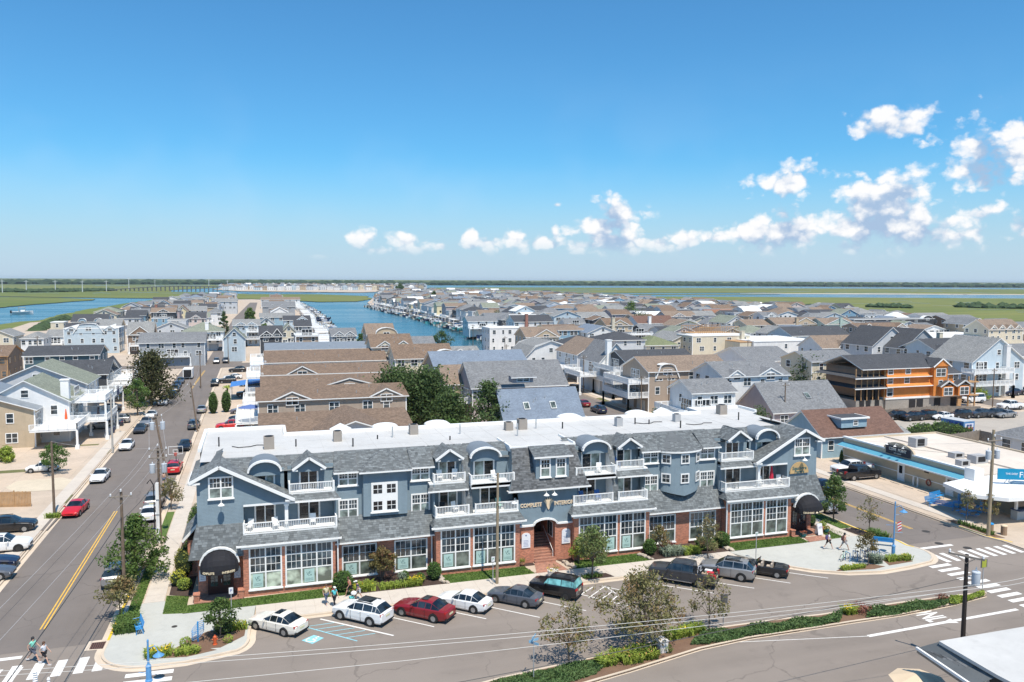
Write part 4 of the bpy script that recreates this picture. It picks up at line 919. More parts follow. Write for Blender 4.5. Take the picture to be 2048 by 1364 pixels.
# centre block
CG=22.65,28.55
def centre():
 n=10;cx=25.3
 pts=[(CG[0],68.6,3.72),(23.95,68.6,3.72)]+[(cx+math.cos(math.pi*(1-i/n))*1.15,68.6,3.75+math.sin(math.pi*i/n)*.5) for i in range(n+1)]+[(26.65,68.6,3.72),(CG[1],68.6,3.72),(CG[1],68.6,7.3),(CG[0],68.6,7.3)]
 b=MB();b.prism(pts,(0,.2,0));b.build('centre_wall',BLUE,SB)
 b=MB();pp=pts[:n+5]
 for i in range(len(pp)-1):b.bar((pp[i][0],68.5,pp[i][2]-.02),(pp[i+1][0],68.5,pp[i+1][2]-.02),.18,.16)
 b.build('arch_trim',WHITE,SB)
 rect('brick_wall',CG[0],24.2,0,3.72,68.62,BRICK);rect('brick_wall',26.3,CG[1],0,3.72,68.62,BRICK)
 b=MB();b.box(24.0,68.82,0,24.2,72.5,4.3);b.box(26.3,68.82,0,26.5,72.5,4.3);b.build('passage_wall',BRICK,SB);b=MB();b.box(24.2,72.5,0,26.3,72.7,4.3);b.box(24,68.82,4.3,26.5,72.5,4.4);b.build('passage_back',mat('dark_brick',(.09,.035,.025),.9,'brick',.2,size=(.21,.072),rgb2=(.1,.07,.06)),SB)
 st=None
 for k in range(11):b=MB();b.box(24.2,68.3+k*.32,.12 if not k else.12,26.3,68.3+(k+1)*.32,.27+k*.17);b.build('brick_step',MATS['brick_paving'],SB)
 b=MB();b.tube([(26.15,68.75,1.05),(26.15,71.5,2.6)],.03,5);b.tube([(26.15,68.75,.4),(26.15,68.75,1.05)],.03,5);b.build('handrail',WHITE,SB)
 b=MB();b.box(26.27,69.2,2.1,26.3,70.6,3.6);o=b.build('window',WHITE,SB)
 for y0 in(69.3,69.95):b=MB();b.box(26.24,y0,2.2,26.268,y0+.52,3.5);b.build('pane',GLS,o)
 plaque(23.4,68.6,1.6,.85,1.35);plaque(27.4,68.6,1.65,.85,1.35)
 r=Roof()
 prof=[(68.1,7.2),(68.35,7.75),(68.85,8.7),(69.5,9.8),(70.2,10.72)];xl=[(21.6,29.6),(21.85,29.35),(22.1,29.1),(22.3,28.95),(22.45,28.8)]
 for k in range(4):
  (y0,z0),(y1,z1)=prof[k],prof[k+1];r.add((xl[k][0],y0,z0),(xl[k][1],y0,z0),(xl[k+1][1],y1,z1),(xl[k+1][0],y1,z1))
 r.build(name='mansard_roof',w_=.26,h=.17,m=mat('dark_slate',(.115,.12,.125),.9,'tone',.55))
 b=MB();b.box(21.5,68.0,7.06,29.7,68.14,7.2);b.build('eave_fascia',WHITE,SB)
 b=MB();q=[(y,z) for y,z in prof]+[(72.5,10.72),(72.5,7.2)]
 for s_ in(0,1):b.poly([((xl[min(i,4)][s_] if i<5 else(22.45,28.8)[s_]),y,z) for i,(y,z) in enumerate(q)][::(1 if s_ else-1)])
 b.build('side_wall',BLUE,SB)
 b=MB();b.box(21.5,68.14,7.1,29.7,68.6,7.16);b.build('soffit',WHITE,SB)
 b=MB();x0,x1=22.3,28.95;b.box(x0,70.2,10.7,x1,70.35,10.85);b.box(x0,70.35,10.4,x0+.15,74.5,10.95);b.box(x1-.15,70.35,10.4,x1,74.5,10.95);b.build('parapet',WHITE,SB)
 rect('dormer_wall',24.3,27.6,8.05,10.2,68.5);b=MB();b.box(24.3,68.7,8.1,24.42,70.0,10.2);b.box(27.48,68.7,8.1,27.6,70.0,10.2);b.build('dormer_side',BLUE,SB)
 for a in(24.7,26.25):window(SB,a,a+1.05,8.2,9.95,68.48,cols=1,rows=[(0,.5,1,1),(.5,1,3,2)],low=CURTG)
 r=Roof();r.add((24.0,68.15,10.2),(27.9,68.15,10.2),(27.8,70.25,10.85),(24.1,70.25,10.85));r.build(name='dormer_roof');b=MB();b.box(24.0,68.1,10.05,27.9,68.2,10.2);b.box(24.05,68.2,10.12,27.85,68.5,10.17);b.build('eave_fascia',WHITE,SB)
 text(SB,'COMPLETE',(23.88,68.56,5.6),.50,mat('tan_letters',(.74,.58,.40),.6,'flat'),ext=.03,name='sign_lettering',sx=.86,bold=.012)
 text(SB,'INTERIORS',(27.25,68.56,5.6),.50,MATS['tan_letters'],ext=.03,name='sign_lettering',sx=.9,bold=.012)
 b=MB();c=Vector((25.6,68.5,5.55))
 b.prism([(25.1,68.55,5.95),(25.35,68.55,5.6),(25.5,68.55,5.2),(25.6,68.55,5.05),(25.7,68.55,5.2),(25.85,68.55,5.6),(26.1,68.55,5.95),(25.95,68.55,5.95),(25.92,68.55,6.15),(25.8,68.55,5.98),(25.72,68.55,6.25),(25.6,68.55,6.0),(25.48,68.55,6.25),(25.4,68.55,5.98),(25.28,68.55,6.15),(25.25,68.55,5.95)],(0,-.05,0));b.build('pineapple_emblem',MATS['tan_letters'],SB)
 for x in(25.2,26.0):lampgoose(SB,x,68.6,6.75)
centre()
n=12;b=MB();b.prism([(53.45+math.cos(math.pi*i/n)*1.15,68.62,6.55+math.sin(math.pi*i/n)*1.2) for i in range(n+1)],(0,-.07,0));sg=b.build('sign_board',mat('tan_board',(.50,.34,.16),.7,var=.1),SB)
text(sg,'Seashore',(53.45,68.54,7.08),.50,INKD,ext=.004,name='sign_lettering',sx=.95,bold=.012);text(sg,'Papers',(53.45,68.54,6.72),.44,INKD,ext=.004,name='sign_lettering',bold=.012)
# flat roof and back
b=MB();F=[(-5.0,72.3),(22.4,72.2),(22.4,70.35),(28.9,70.35),(28.9,72.2),(55.6,72.3),(55.9,76.5),(55.9,80.5),(57.0,81.5),(57.0,85.2),(50.0,85.4),(50.0,YR),(2.4,YR),(2.4,87),(-5.3,87)]
b.sheet(F,FLAT);fr=b.build('flat_roof',ROOFW,SB)
b=MB();Q=F[8:]+[(-5.3,76.8)]
for i in range(len(Q)-1):b.bar((*Q[i],FLAT+.12),(*Q[i+1],FLAT+.12),.3,.32)
b.build('parapet',WHITE,SB)
b=MB();Q=[(-5.2,76)]+F[::-1][0:8]+[(55.8,76)]
for i in range(len(Q)-1):b.quad((*Q[i],0),(*Q[i+1],0),(*Q[i+1],FLAT),(*Q[i],FLAT))
b.build('rear_wall',BLUE,SB)
for cx in(12.6,18.2,33.5,42):
 b=MB();n=10;pts=[(cx+math.cos(math.pi*i/n)*1.35,YR-.1,FLAT+.2+math.sin(math.pi*i/n)*.42) for i in range(n+1)];b.prism(pts,(0,1.2,0));b.build('rear_dormer',WHITE,SB)
for cx in(8.0,45.5):b=MB();b.prism([(cx-1.1,YR-.1,FLAT+.2),(cx+1.1,YR-.1,FLAT+.2),(cx,YR-.1,FLAT+.75)],(0,1.4,0));b.build('rear_dormer',WHITE,SB)
sm_=MB();[sm_.box(x_,72.6,FLAT+.002,x_+.04,YR-.2,FLAT+.012) for x_ in[k*2.4-4 for k in range(24)]];[sm_.box(-5,y_,FLAT+.003,55.5,y_+.04,FLAT+.011) for y_ in(75.6,79.2)];o=sm_.build('roof_seams',mat('seam_grey',(.5,.49,.47),.8),fr);o['kind']='stuff'
b=MB();b.box(-6.3,74.2,0,-5.16,78.6,3.4);b.build('side_porch',BRICK,SB);r=Roof();r.add((-6.7,73.9,3.5),(-5.06,73.9,5.3),(-5.06,79,5.3),(-6.7,79,3.5));r.build(name='lean_to_roof');b=MB();b.bar((-6.72,73.88,3.42),(-5.06,73.88,5.24),.1,.2);b.build('bargeboard',WHITE,SB)
lampgoose(SB,-5.1,73.2,6.9)
HV=mat('condenser_beige',(.33,.29,.25),.7,'planks',.1,size=.05,bump=.5);HVG=mat('condenser_grey',(.42,.42,.42),.6,'planks',.08,size=.05,bump=.5)
for i,(px,py,s,h,m,l) in enumerate(((538,897,.95,1.15,HV,'on the flat roof near the left end'),(675,882,.8,1.0,HV,'second from the left on the flat roof'),(827,868,.85,1.0,HV,'on the flat roof behind the gabled dormers'),(1017,860,.8,.85,HV,'left one of the pair near the roof centre'),(1044,858,.9,1.1,HV,'right one of the pair near the roof centre'),(1237,852,.7,.95,HVG,'pale grey, right of the roof centre'),(1353,843,.7,.85,HVG,'small grey, beside a coiled hose on the right half'),(1443,828,.95,1.1,HV,'on the raised white roof at the right end'))):
 x,y=G(px,py,FLAT);b=MB();b.box(x-s/2,y-s/2,FLAT,x+s/2,y+s/2,FLAT+h);t=thing('air_conditioner',(x,y,FLAT),'rooftop condenser box '+l,'air conditioner','condensers on the white roof')
 b.build('casing',m,t);b=MB();b.lathe([(s*.4,h),(s*.42,h+.05),(0,h+.05)],(x,y,FLAT),12);b.build('fan_grille',BLK,t)
for px,py,h in((438,893,.9),(592,893,.7),(706,893,.8),(755,878,.4),(785,875,1.1),(920,868,1.0),(1125,857,.7),(1072,857,1.0),(1298,848,.5),(1270,848,.7),(1361,856,.8),(1477,840,.9),(1542,842,.5),(1035,872,1.3),(900,880,.4)):
 x,y=G(px,py,FLAT);b=MB();b.tube([(x,y,FLAT),(x,y,FLAT+h)],.07,6);b.build('vent_pipe',BLK if h<.95 else METAL,SB)
for k,(px,py) in enumerate(((500,893),(1300,846),(1400,848))):
 x,y=G(px,py,FLAT);b=MB();b.tube([(x-1.6,y+.3,FLAT+.05),(x-1,y-.4,FLAT+.05),(x,y-.3,FLAT+.06),(x+.6,y+.3,FLAT+.05),(x+1.5,y,FLAT+.07)],.04,5);b.build('hose',BLK,SB)
# vehicles
TYRE=mat('tyre_rubber',(.018,.018,.018),.85,'flat');RIM=mat('alloy_rim',(.42,.43,.44),.35,metal=.8,var=.05,bump=0);RIMB=mat('black_rim',(.03,.03,.03),.4,'flat')
REDL=mat('tail_light_red',(.42,.02,.02),.25,'flat');HEADL=mat('headlight',(.7,.72,.74),.15,'flat');PLATE=mat('number_plate',(.65,.62,.4),.5,'flat');CHROME=mat('chrome',(.6,.6,.62),.2,metal=.9,var=.02,bump=0)
CG_=glass('car_glass',(.015,.022,.028),.04);SHADE=glass('sunshade_glass',(.12,.30,.30),.15);TAN=mat('seat_tan',(.5,.42,.34),.7)
def paintm(name,rgb,rough=.28,metal=0.0):
 if name in MATS:return MATS[name]
 m=mat(name,rgb,rough,'plain',.03,metal=metal,bump=0,coat=.6);return m
PAINT=dict(white=paintm('white_paint',(.78,.78,.77)),cream=paintm('cream_white_paint',(.76,.72,.64)),red=paintm('bright_red_paint',(.55,.015,.02)),maroon=paintm('dark_red_paint',(.22,.012,.018)),grey=paintm('slate_grey_paint',(.085,.095,.115)),
silver=paintm('silver_paint',(.36,.36,.36),.3,.5),black=paintm('black_paint',(.012,.012,.014)),dgrey=paintm('charcoal_paint',(.035,.038,.044)),navy=paintm('navy_paint',(.012,.02,.05)),blue=paintm('dark_teal_blue_paint',(.02,.07,.12)),purple=paintm('grey_purple_paint',(.12,.11,.14)))
SHAPES={
'sedan':dict(L=4.75,W=1.83,wb=2.78,fx=.93,wr=.335,st=[(0,.42,.60,.62,.66,.55),(.12,.28,.68,.72,.80,.66),(.55,.20,.76,.84,.88,.72),(1.25,.18,.86,.96,.91,.74),(1.62,.18,.90,1.0,.91,.72),(2.30,.18,.93,1.42,.91,.60),(2.95,.18,.94,1.46,.91,.61),(3.45,.18,.96,1.40,.90,.60),(4.15,.20,.97,1.04,.87,.68),(4.62,.30,.93,.98,.80,.66),(4.75,.42,.80,.86,.70,.6)],win=(4,8)),
'suv':dict(L=4.75,W=1.92,wb=2.78,fx=.92,wr=.37,st=[(0,.45,.70,.74,.70,.6),(.12,.32,.86,.90,.84,.70),(.5,.24,.94,1.02,.92,.76),(1.2,.24,1.02,1.12,.95,.78),(1.5,.24,1.04,1.15,.95,.76),(2.15,.24,1.06,1.62,.95,.64),(3.0,.24,1.09,1.68,.95,.65),(3.85,.24,1.12,1.63,.94,.64),(4.15,.26,1.12,1.58,.92,.62),(4.62,.30,1.08,1.14,.88,.74),(4.75,.42,.98,1.0,.80,.7)],win=(4,9)),
'boxy':dict(L=4.35,W=1.86,wb=2.6,fx=.85,wr=.38,st=[(0,.5,.85,.88,.74,.66),(.1,.38,1.0,1.04,.86,.74),(.5,.3,1.06,1.12,.92,.78),(1.3,.3,1.1,1.18,.93,.78),(1.45,.3,1.12,1.2,.93,.77),(1.8,.3,1.13,1.70,.93,.72),(3.0,.3,1.14,1.75,.93,.73),(3.9,.3,1.15,1.72,.92,.72),(4.1,.32,1.15,1.68,.91,.70),(4.28,.36,1.12,1.16,.90,.80),(4.35,.45,1.0,1.04,.84,.76)],win=(4,9)),
'pickup':dict(L=5.9,W=2.02,wb=3.65,fx=.98,wr=.41,st=[(0,.5,.95,1.0,.80,.7),(.1,.4,1.1,1.14,.92,.8),(.6,.38,1.16,1.24,1.0,.84),(1.45,.38,1.2,1.30,1.01,.84),(1.6,.38,1.22,1.32,1.01,.82),(2.15,.38,1.24,1.88,1.01,.74),(3.0,.38,1.26,1.93,1.01,.75),(3.7,.38,1.26,1.91,1.01,.75),(3.95,.38,1.26,1.86,1.01,.74),(4.0,.38,1.24,1.24,1.01,.95),(4.05,.38,1.24,.80,1.01,.88),(5.8,.42,1.24,.80,1.01,.88),(5.83,.44,1.24,1.24,1.0,.9),(5.9,.5,1.2,1.22,.98,.88)],win=(4,9)),
'van':dict(L=5.6,W=2.0,wb=3.5,fx=.9,wr=.38,st=[(0,.5,.9,.94,.74,.66),(.15,.38,1.1,1.15,.9,.78),(.7,.3,1.2,1.28,.98,.8),(1.0,.3,1.22,1.34,1.0,.8),(1.6,.3,1.25,2.0,1.0,.74),(3.0,.3,1.25,2.06,1.0,.76),(5.3,.3,1.25,2.04,1.0,.76),(5.5,.32,1.25,1.95,.98,.74),(5.6,.45,1.2,1.22,.94,.84)],win=(3,8)),
'roadster':dict(L=4.5,W=1.82,wb=2.72,fx=.88,wr=.33,st=[(0,.4,.56,.58,.66,.55),(.12,.26,.66,.70,.80,.66),(.6,.18,.76,.84,.89,.72),(1.3,.17,.84,.95,.91,.74),(1.62,.17,.88,.98,.91,.74),(1.68,.17,.9,.60,.91,.80),(3.3,.17,.92,.60,.91,.80),(3.36,.17,.92,.97,.90,.76),(4.0,.2,.92,.98,.86,.7),(4.4,.3,.86,.92,.78,.66),(4.5,.4,.76,.8,.7,.6)],win=None),
'beetle':dict(L=4.07,W=1.55,wb=2.4,fx=.78,wr=.32,st=[(0,.4,.5,.54,.3,.25),(.1,.3,.62,.72,.55,.38),(.5,.26,.74,.92,.68,.46),(1.1,.24,.84,.98,.72,.5),(1.3,.24,.86,1.02,.72,.5),(1.75,.24,.88,1.42,.73,.48),(2.2,.24,.9,1.5,.73,.5),(2.75,.24,.9,1.4,.72,.48),(3.25,.24,.86,1.16,.68,.42),(3.75,.28,.74,.84,.55,.34),(4.07,.4,.5,.54,.3,.2)],win=(4,8)),
}
def make_car(kind,name,paint,rim=RIM,glassm=CG_,detail=True):
 S=SHAPES[kind];st=S['st'];L=S['L']
 t=thing(name,(0,0,0),None,None,local=True)
 def ring(s):
  x,zs,zb,zt,w_,wt=s;X=x-L/2;zm=zs+(zb-zs)*.45
  return[(X,w_*.86,zs-.03),(X,w_*.97,zs+.10),(X,w_,zm),(X,w_*.985,zb-.06),(X,w_*.94,zb),(X,wt,zt-.05 if zt>zb+.12 else zt-.01),(X,wt*.55,zt),(X,0,zt+.015)]
 body=MB();glz={'windshield':MB(),'rear_window':MB(),'side_window':MB(),'side_window.':MB()};rr=[ring(s) for s in st];n=8
 win=S['win']
 for i in range(len(rr)-1):
  for j in range(n-1):
   a,b_,c,d=rr[i][j],rr[i+1][j],rr[i+1][j+1],rr[i][j+1]
   for sgn in(1,-1):
    q=[(p[0],p[1]*sgn,p[2]) for p in(a,b_,c,d)]
    if sgn>0:q=q[::-1]
    tgt=body
    if win:
     w0,w1=win
     if w0<=i<w1:
      rise=st[i+1][3]-st[i][3]
      if j==4 and not(i==w0 and kind!='van' and rise<.1):tgt=None;key='side_window' if sgn>0 else 'side_window.'
      if j in(5,6) and i==w0:tgt=None;key='windshield'
      if j in(5,6) and rise<-.25 and i>=w1-2:tgt=None;key='rear_window'
    if tgt is body:body.poly(q)
    else:
     Q=[Vector(p) for p in q];c_=sum(Q,Vector())/4;I=[c_+Vector(((p-c_).x*.94,(p-c_).y*.9,(p-c_).z*.84)) for p in Q]
     if key[0]!='s':glz[key].poly(q);continue
     glz[key].poly(I)
     for k in range(4):body.quad(Q[k],Q[(k+1)%4],I[(k+1)%4],I[k])
 for i,fl in((0,1),(len(rr)-1,0)):
  for sgn in(1,-1):
   q=[(p[0],p[1]*sgn,p[2]) for p in rr[i]]+[(rr[i][0][0],0,rr[i][0][2])]
   body.poly(q if(sgn>0)==bool(fl) else q[::-1])
 o=body.build('body',paint,t,smooth=True,angle=38);link_=lambda m,nm,b,**k:b.build(nm,m,t,**k)
 for k,b in glz.items():
  if b.f:link_(glassm if k!='windshield' else CG_,k.strip('.'),b,smooth=True,angle=30)
 W=S['W']/2;wr=S['wr'];wx=[S['fx']-L/2,S['fx']+S['wb']-L/2]
 tb=MB();tb.lathe([(wr*.62,-.11),(wr*.96,-.11),(wr,-.07),(wr,.07),(wr*.96,.11),(wr*.62,.11)],(0,0,0),16,axis='y',cap=False);tm=tb.mesh('tyre',TYRE,smooth=True)
 rb=MB();rb.lathe([(0,-.06),(wr*.14,-.07),(wr*.2,-.045)],(0,0,0),10,axis='y')
 for k in range(5):
  a=k*2*math.pi/5;rb.bar((math.cos(a)*wr*.12,-.05,math.sin(a)*wr*.12),(math.cos(a)*wr*.6,-.075,math.sin(a)*wr*.6),wr*.17,.03,up=(0,1,0))
 rb.lathe([(wr*.56,-.085),(wr*.66,-.085),(wr*.64,-.02),(wr*.56,-.02)],(0,0,0),16,axis='y');rm=rb.mesh('rim',rim,smooth=True)
 db=MB();db.lathe([(0,0),(wr*.6,0.005)],(0,0,0),12,axis='y');dm=db.mesh('brake_disc',BLK)
 for x in wx:
  for sgn in(1,-1):
   wlo=link('wheel',tm,t,loc=(x,sgn*(W-.10),wr));wlo.rotation_euler.z=0 if sgn<0 else math.pi;r=link('rim',rm,wlo,loc=(0,-.02,0));link('hub',dm,wlo,loc=(0,-.02,0))
 for x in wx:
  for sgn in(1,-1):
   b=MB();k_=10;y=sgn*(W+.002-.045*(kind=='beetle'));pts=[(x+math.cos(math.pi*i/k_)*wr*1.22,wr+math.sin(math.pi*i/k_)*wr*1.2) for i in range(k_+1)]
   b.prism([(p[0],y-sgn*.05,p[1]) for p in pts]+[(x-wr*1.2,y-sgn*.05,.2),(x+wr*1.2,y-sgn*.05,.2)][0:2],(0,sgn*.042,0));link_(BLK,'wheel_arch',b)
 f0,f1=st[1],st[-2];xf,xr=f0[0]-L/2,f1[0]-L/2;zf,zr=f0[2],f1[2]
 for sgn in(1,-1):
  b=MB();b.obox((xf+.07,sgn*f0[4]*.78,zf-.11),(.2,.34,.13),-sgn*.35);link_(HEADL,'headlight',b)
  b=MB();b.obox((xr+.0,sgn*f1[4]*.80,zr-.10),(.18,.32,.16 if kind not in('pickup','van') else.34),sgn*.3);link_(REDL,'tail_light',b)
  if kind!='beetle':
   x=st[4 if kind!='van' else 3][0]+.25-L/2;b=MB();b.obox((x,sgn*(W+.08),st[4][2]+.06),(.12,.2,.13),0);link_(paint,'mirror',b)
   for dx in((.95,1.85) if kind not in('roadster',) else(1.1,)):b=MB();b.obox((x+dx,sgn*(W-.015),st[5][2]-.12),(.18,.03,.03),0);link_(paint,'door_handle',b)
 b=MB();b.box(-L/2+.0,-.42,st[0][1]+.06,-L/2+.03,.42,st[0][2]-.02);link_(BLK,'grille',b)
 b=MB();b.box(L/2-.01,-.26,zr-.36,L/2+.015,.26,zr-.22);link_(PLATE,'number_plate',b)
 b=MB();b.box(-L/2+.02,-W*.8,st[0][1]-.06,-L/2+.1,W*.8,st[0][1]+.02);link_(BLK,'bumper',b);b=MB();b.box(L/2-.1,-W*.84,.28,L/2+.01,W*.84,.40);link_(BLK,'bumper',b)
 if win:
  b=MB()
  for dx in(.42,1.35,2.2):
   x=st[win[0]][0]+dx-L/2
   if x<wx[1]-wr*.9:
    for sgn in(1,-1):b.box(x-.008,sgn*(W-.035),.3,x+.008,sgn*(W+.003),st[5][2]-.04)
  link_(BLK,'door_seams',b)['kind']='stuff'
 if kind=='roadster':
  for y in(.38,-.38):
   for x in(-.35,.5):b=MB();b.obox((x+.05,y,.58),(.5,.46,.16),0);b.obox((x+.32,y,.86),(.14,.44,.55),0);link_(TAN,'seat',b)
  b=MB();b.quad((-.62,-.72,.95),(-.62,.72,.95),(-.25,.6,1.32),(-.25,-.6,1.32));link_(CG_,'windshield',b);b=MB();b.bar((-.25,-.62,1.32),(-.25,.62,1.32),.06);[b.bar((-.62,s*.74,.95),(-.25,s*.61,1.32),.05) for s in(1,-1)];link_(paint,'windshield_frame',b)
 if kind in('pickup',):
  for s in(1,-1):b=MB();b.bar((-1.5,s*(W+.03),.42),(1.0,s*(W+.03),.42),.14,.05);link_(CHROME,'side_step',b)
 if kind in('suv','boxy'):
  for s in(1,-1):b=MB();z0=st[5][3];b.bar((st[5][0]+.1-L/2,s*.56,z0+.04),(st[7][0]-.1-L/2,s*.56,z0+.05),.05,.05);link_(BLK,'roof_rail',b)
 return t
def opt(t,what):
 "sunroof etc. on one car"
 if what=='sunroof':b=MB();k=t['_k'];S=SHAPES[k]['st'];x0,x1=S[5][0]-SHAPES[k]['L']/2+.1,S[6][0]-SHAPES[k]['L']/2+(.0 if k=='sedan' else.5);z=S[6][3];b.quad((x0,-.42,z+.0),(x1,-.42,z+.022),(x1,.42,z+.022),(x0,.42,z+.0));b.v=[(x,y,zz+.012) for x,y,zz in b.v];b.build('sunroof',CG_,t)
PROTO={}
def car(kind,paint,px,py,ang,label,group=None,name=None,z=0.0,rim=RIM,gls=CG_,sunroof=False,at=None,s=1.0):
 "place a car: (px, py) is where its middle stands in the photo; ang = heading of its nose, degrees from +X"
 key=(kind,paint,rim.name,gls.name)
 x,y=at or G(px,py,z)
 t=make_car(kind,name or{'pickup':'pickup_truck','suv':'parked_suv','van':'passenger_van','boxy':'parked_suv','roadster':'convertible_car','beetle':'beetle_car'}.get(kind,'parked_car'),PAINT[paint],rim,gls) if key not in PROTO else clone(PROTO[key])
 PROTO.setdefault(key,t)
 t.location=(x,y,z);t.rotation_euler=(0,0,R(ang)+math.pi);t.scale=(s,s,s)
 tag(t,label,{'pickup':'pickup truck','suv':'SUV','boxy':'SUV','van':'van','roadster':'convertible'}.get(kind,'car'),group);t['_k']=kind
 if sunroof:EXTRA.append(t)
 return t
EXTRA=[]
def clone(o,parent=None):
 c=o.copy();col.objects.link(c)
 if parent is not None:c.parent=parent
 for ch in CH(o):clone(ch,c)
 return c
_idx={'n':0,'m':{}}
def CH(o):
 "children of o (index rebuilt when objects were added)"
 n=len(bpy.data.objects)
 if _idx['n']!=n:
  m={}
  for q in bpy.data.objects:
   if q.parent:m.setdefault(q.parent.name,[]).append(q)
  _idx['m']=m;_idx['n']=n
 return _idx['m'].get(o.name,[])
GP='cars parked at an angle in front of the shops';GS='cars parked along the left street';GD='cars in the driveways left of the street';GM='cars in the driveways by the brown roofed houses';GE='cars by the houses on the middle street';GL='cars in the parking lot behind the orange house'
A=137
car('sedan','cream',556,1258,A,'cream white sedan next to the blue disabled bay, leftmost in front of the shops',GP,sunroof=True,s=.98)
car('suv','white',725,1238,A,'white crossover with black sunroof parked by the blue striped bay',GP,sunroof=True)
car('sedan','maroon',848,1231,A,'dark red sedan with chrome wheels parked between two white cars',GP,sunroof=True,s=1.04)
car('sedan','white',928,1214,A,'plain white sedan parked between the dark red and the grey sedan',GP,s=.97)
car('sedan','grey',1030,1204,A,'slate grey sedan parked beside the black boxy SUV',GP,s=.97)
car('boxy','black',1111,1189,A,'black boxy SUV with teal sunshades in its windows',GP,rim=RIMB,gls=SHADE)
pk=car('pickup','dgrey',1366,1163,A,'charcoal pickup truck with a bicycle and coolers in its bed',GP)
car('suv','silver',1454,1152,A,'silver grey SUV with black roof parked beside the charcoal pickup',GP,sunroof=True,s=1.03)
car('roadster','black',1525,1146,A,'black convertible with its top down and tan seats',GP)
for px,py,k,p,a,l in((152,1026,'sedan','red',-96,'bright red sedan driving towards the camera by the wooden pole'),(201,960,'sedan','white',-93,'white sedan parked nearest to the red car, sandy lot beside it'),(254,897,'sedan','white',-91,'white sedan parked behind the pale concrete pole'),(281,864,'sedan','dgrey',-91,'dark grey sedan parked beside the black wheelie bins'),(292,850,'sedan','silver',-91,'silver sedan directly behind the dark grey one on the left kerb'),(303,836,'sedan','white',-91,'white sedan fifth along the left kerb'),
(327,809,'suv','white',-90,'white SUV parked below the tall dark conifer'),(345,794,'sedan','black',-90,'black car just past the white SUV on the left kerb'),(351,783,'suv','dgrey',-90,'dark grey SUV in the row past the conifer'),(355,774,'sedan','navy',-90,'dark blue car near the far end of the left kerb row'),(361,766,'sedan','grey',-90,'grey car farthest along the left kerb row')):
 car(k,p,px,py,a,l,GS)
for px,py,k,p,a,l in((233,1160,'suv','silver',90,'silver SUV seen from behind, half hidden by the leafy tree on the corner'),(300,1035,'sedan','white',90,'white sedan seen from behind by the white conduit pole'),(309,1010,'suv','silver',90,'silver SUV with red tail lights parked in front of the white sedan'),(349,943,'suv','red',90,'red SUV parked behind the basketball hoop'),(370,898,'sedan','black',-90,'black sedan on the right side of the left street'),(388,856,'suv','grey',90,'grey SUV driving up the left street'),(404,824,'sedan','silver',90,'silver sedan near the two trimmed cypresses')):
 car(k,p,px,py,a,l,GS)
car('beetle','white',85,943,180,'white vintage beetle shaped car under the small round tree',GD,z=.11)
for px,py,k,p,a,l,z in((22,1062,'suv','black',0,'black SUV parked beside the wooden fence',.005),(8,1101,'suv','white',0,'white SUV with black roof and wheels at the left edge',.005),(-22,1136,'sedan','navy',0,'dark blue car cut off by the left edge, upper one',.005),(-32,1158,'sedan','grey',0,'grey car cut off by the left edge, lower one',.005)):
 car(k,p,px,py,a,l,GD,z=z+.1,rim=RIMB if py==1101 else RIM)
for px,py,k,p,a,l in((206,857,'suv','silver',180,'silver SUV in the driveway next to the pale pole, nearest of three'),(218,852,'sedan','navy',180,'dark car between the two silver SUVs in the driveway'),(232,846,'suv','silver',180,'silver SUV farthest of the three in the driveway'),(218,820,'sedan','silver',180,'grey sedan under the white balcony past the driveway'),(276,730,'suv','black',-90,'black SUV beside the grey townhouse'),(327,733,'suv','dgrey',-90,'dark SUV behind the dark conifer by the grey townhouse'),(312,735,'suv','silver',-90,'silver car partly behind the dark conifer'),(363,729,'suv','dgrey',-90,'dark grey SUV parked in front of the grey townhouse door'),(386,728,'sedan','maroon',-90,'dark red car in front of the grey townhouse garage'),(433,726,'suv','silver',-90,'silver SUV beside the light blue gabled house'),(452,725,'suv','grey',-90,'dark car in front of the light blue gabled house')):
 car(k,p,px,py,a,l,GD,z=.11)
for px,py,k,p,a,l in((460,858,'suv','red',180,'red car peeking over the left end of the white flat roof'),(478,850,'suv','white',180,'white SUV beside the red car, under the white umbrella'),(484,841,'sedan','navy',180,'dark blue car under the blue umbrella'),(486,826,'sedan','purple',180,'grey purple sedan right of the trimmed cypresses'),(493,793,'boxy','black',180,'black boxy car by the white balcony stairs'),(499,772,'sedan','blue',180,'teal blue sedan below the white pergola'),(466,758,'sedan','white',180,'white sedan just before the blue awning'),(430,772,'boxy','black',-90,'black boxy car on the kerb by the leaning pole'),(455,766,'boxy','black',180,'black off-road car beside the small palm'),(475,744,'suv','black',180,'black SUV under the blue awning')):
 car(k,p,px,py,a,l,GM,z=.11 if px>440 else 0)
for px,py,k,p,a,l in((1146,782,'boxy','black',90,'black SUV at the end of the grey roofed lavender house'),(1183,776,'sedan','navy',180,'dark sedan by the white garage on the middle street'),(1212,783,'pickup','silver',180,'silver pickup truck between the dark sedan and the white off-road car'),(1258,795,'boxy','white',180,'white off-road car beside the patch of grass'),(1282,800,'suv','white',180,'white SUV with black roof parked by the tall white columns'),(1325,818,'suv','black',180,'black SUV in the shade of the white deck, bins beside it'),(1197,825,'suv','navy',90,'dark blue car half hidden by the bushes behind the shops'),(1166,812,'sedan','maroon',90,'dark red car behind the slate blue roof')):
 car(k,p,px,py,a,l,GE,z=.11 if a==180 else 0)
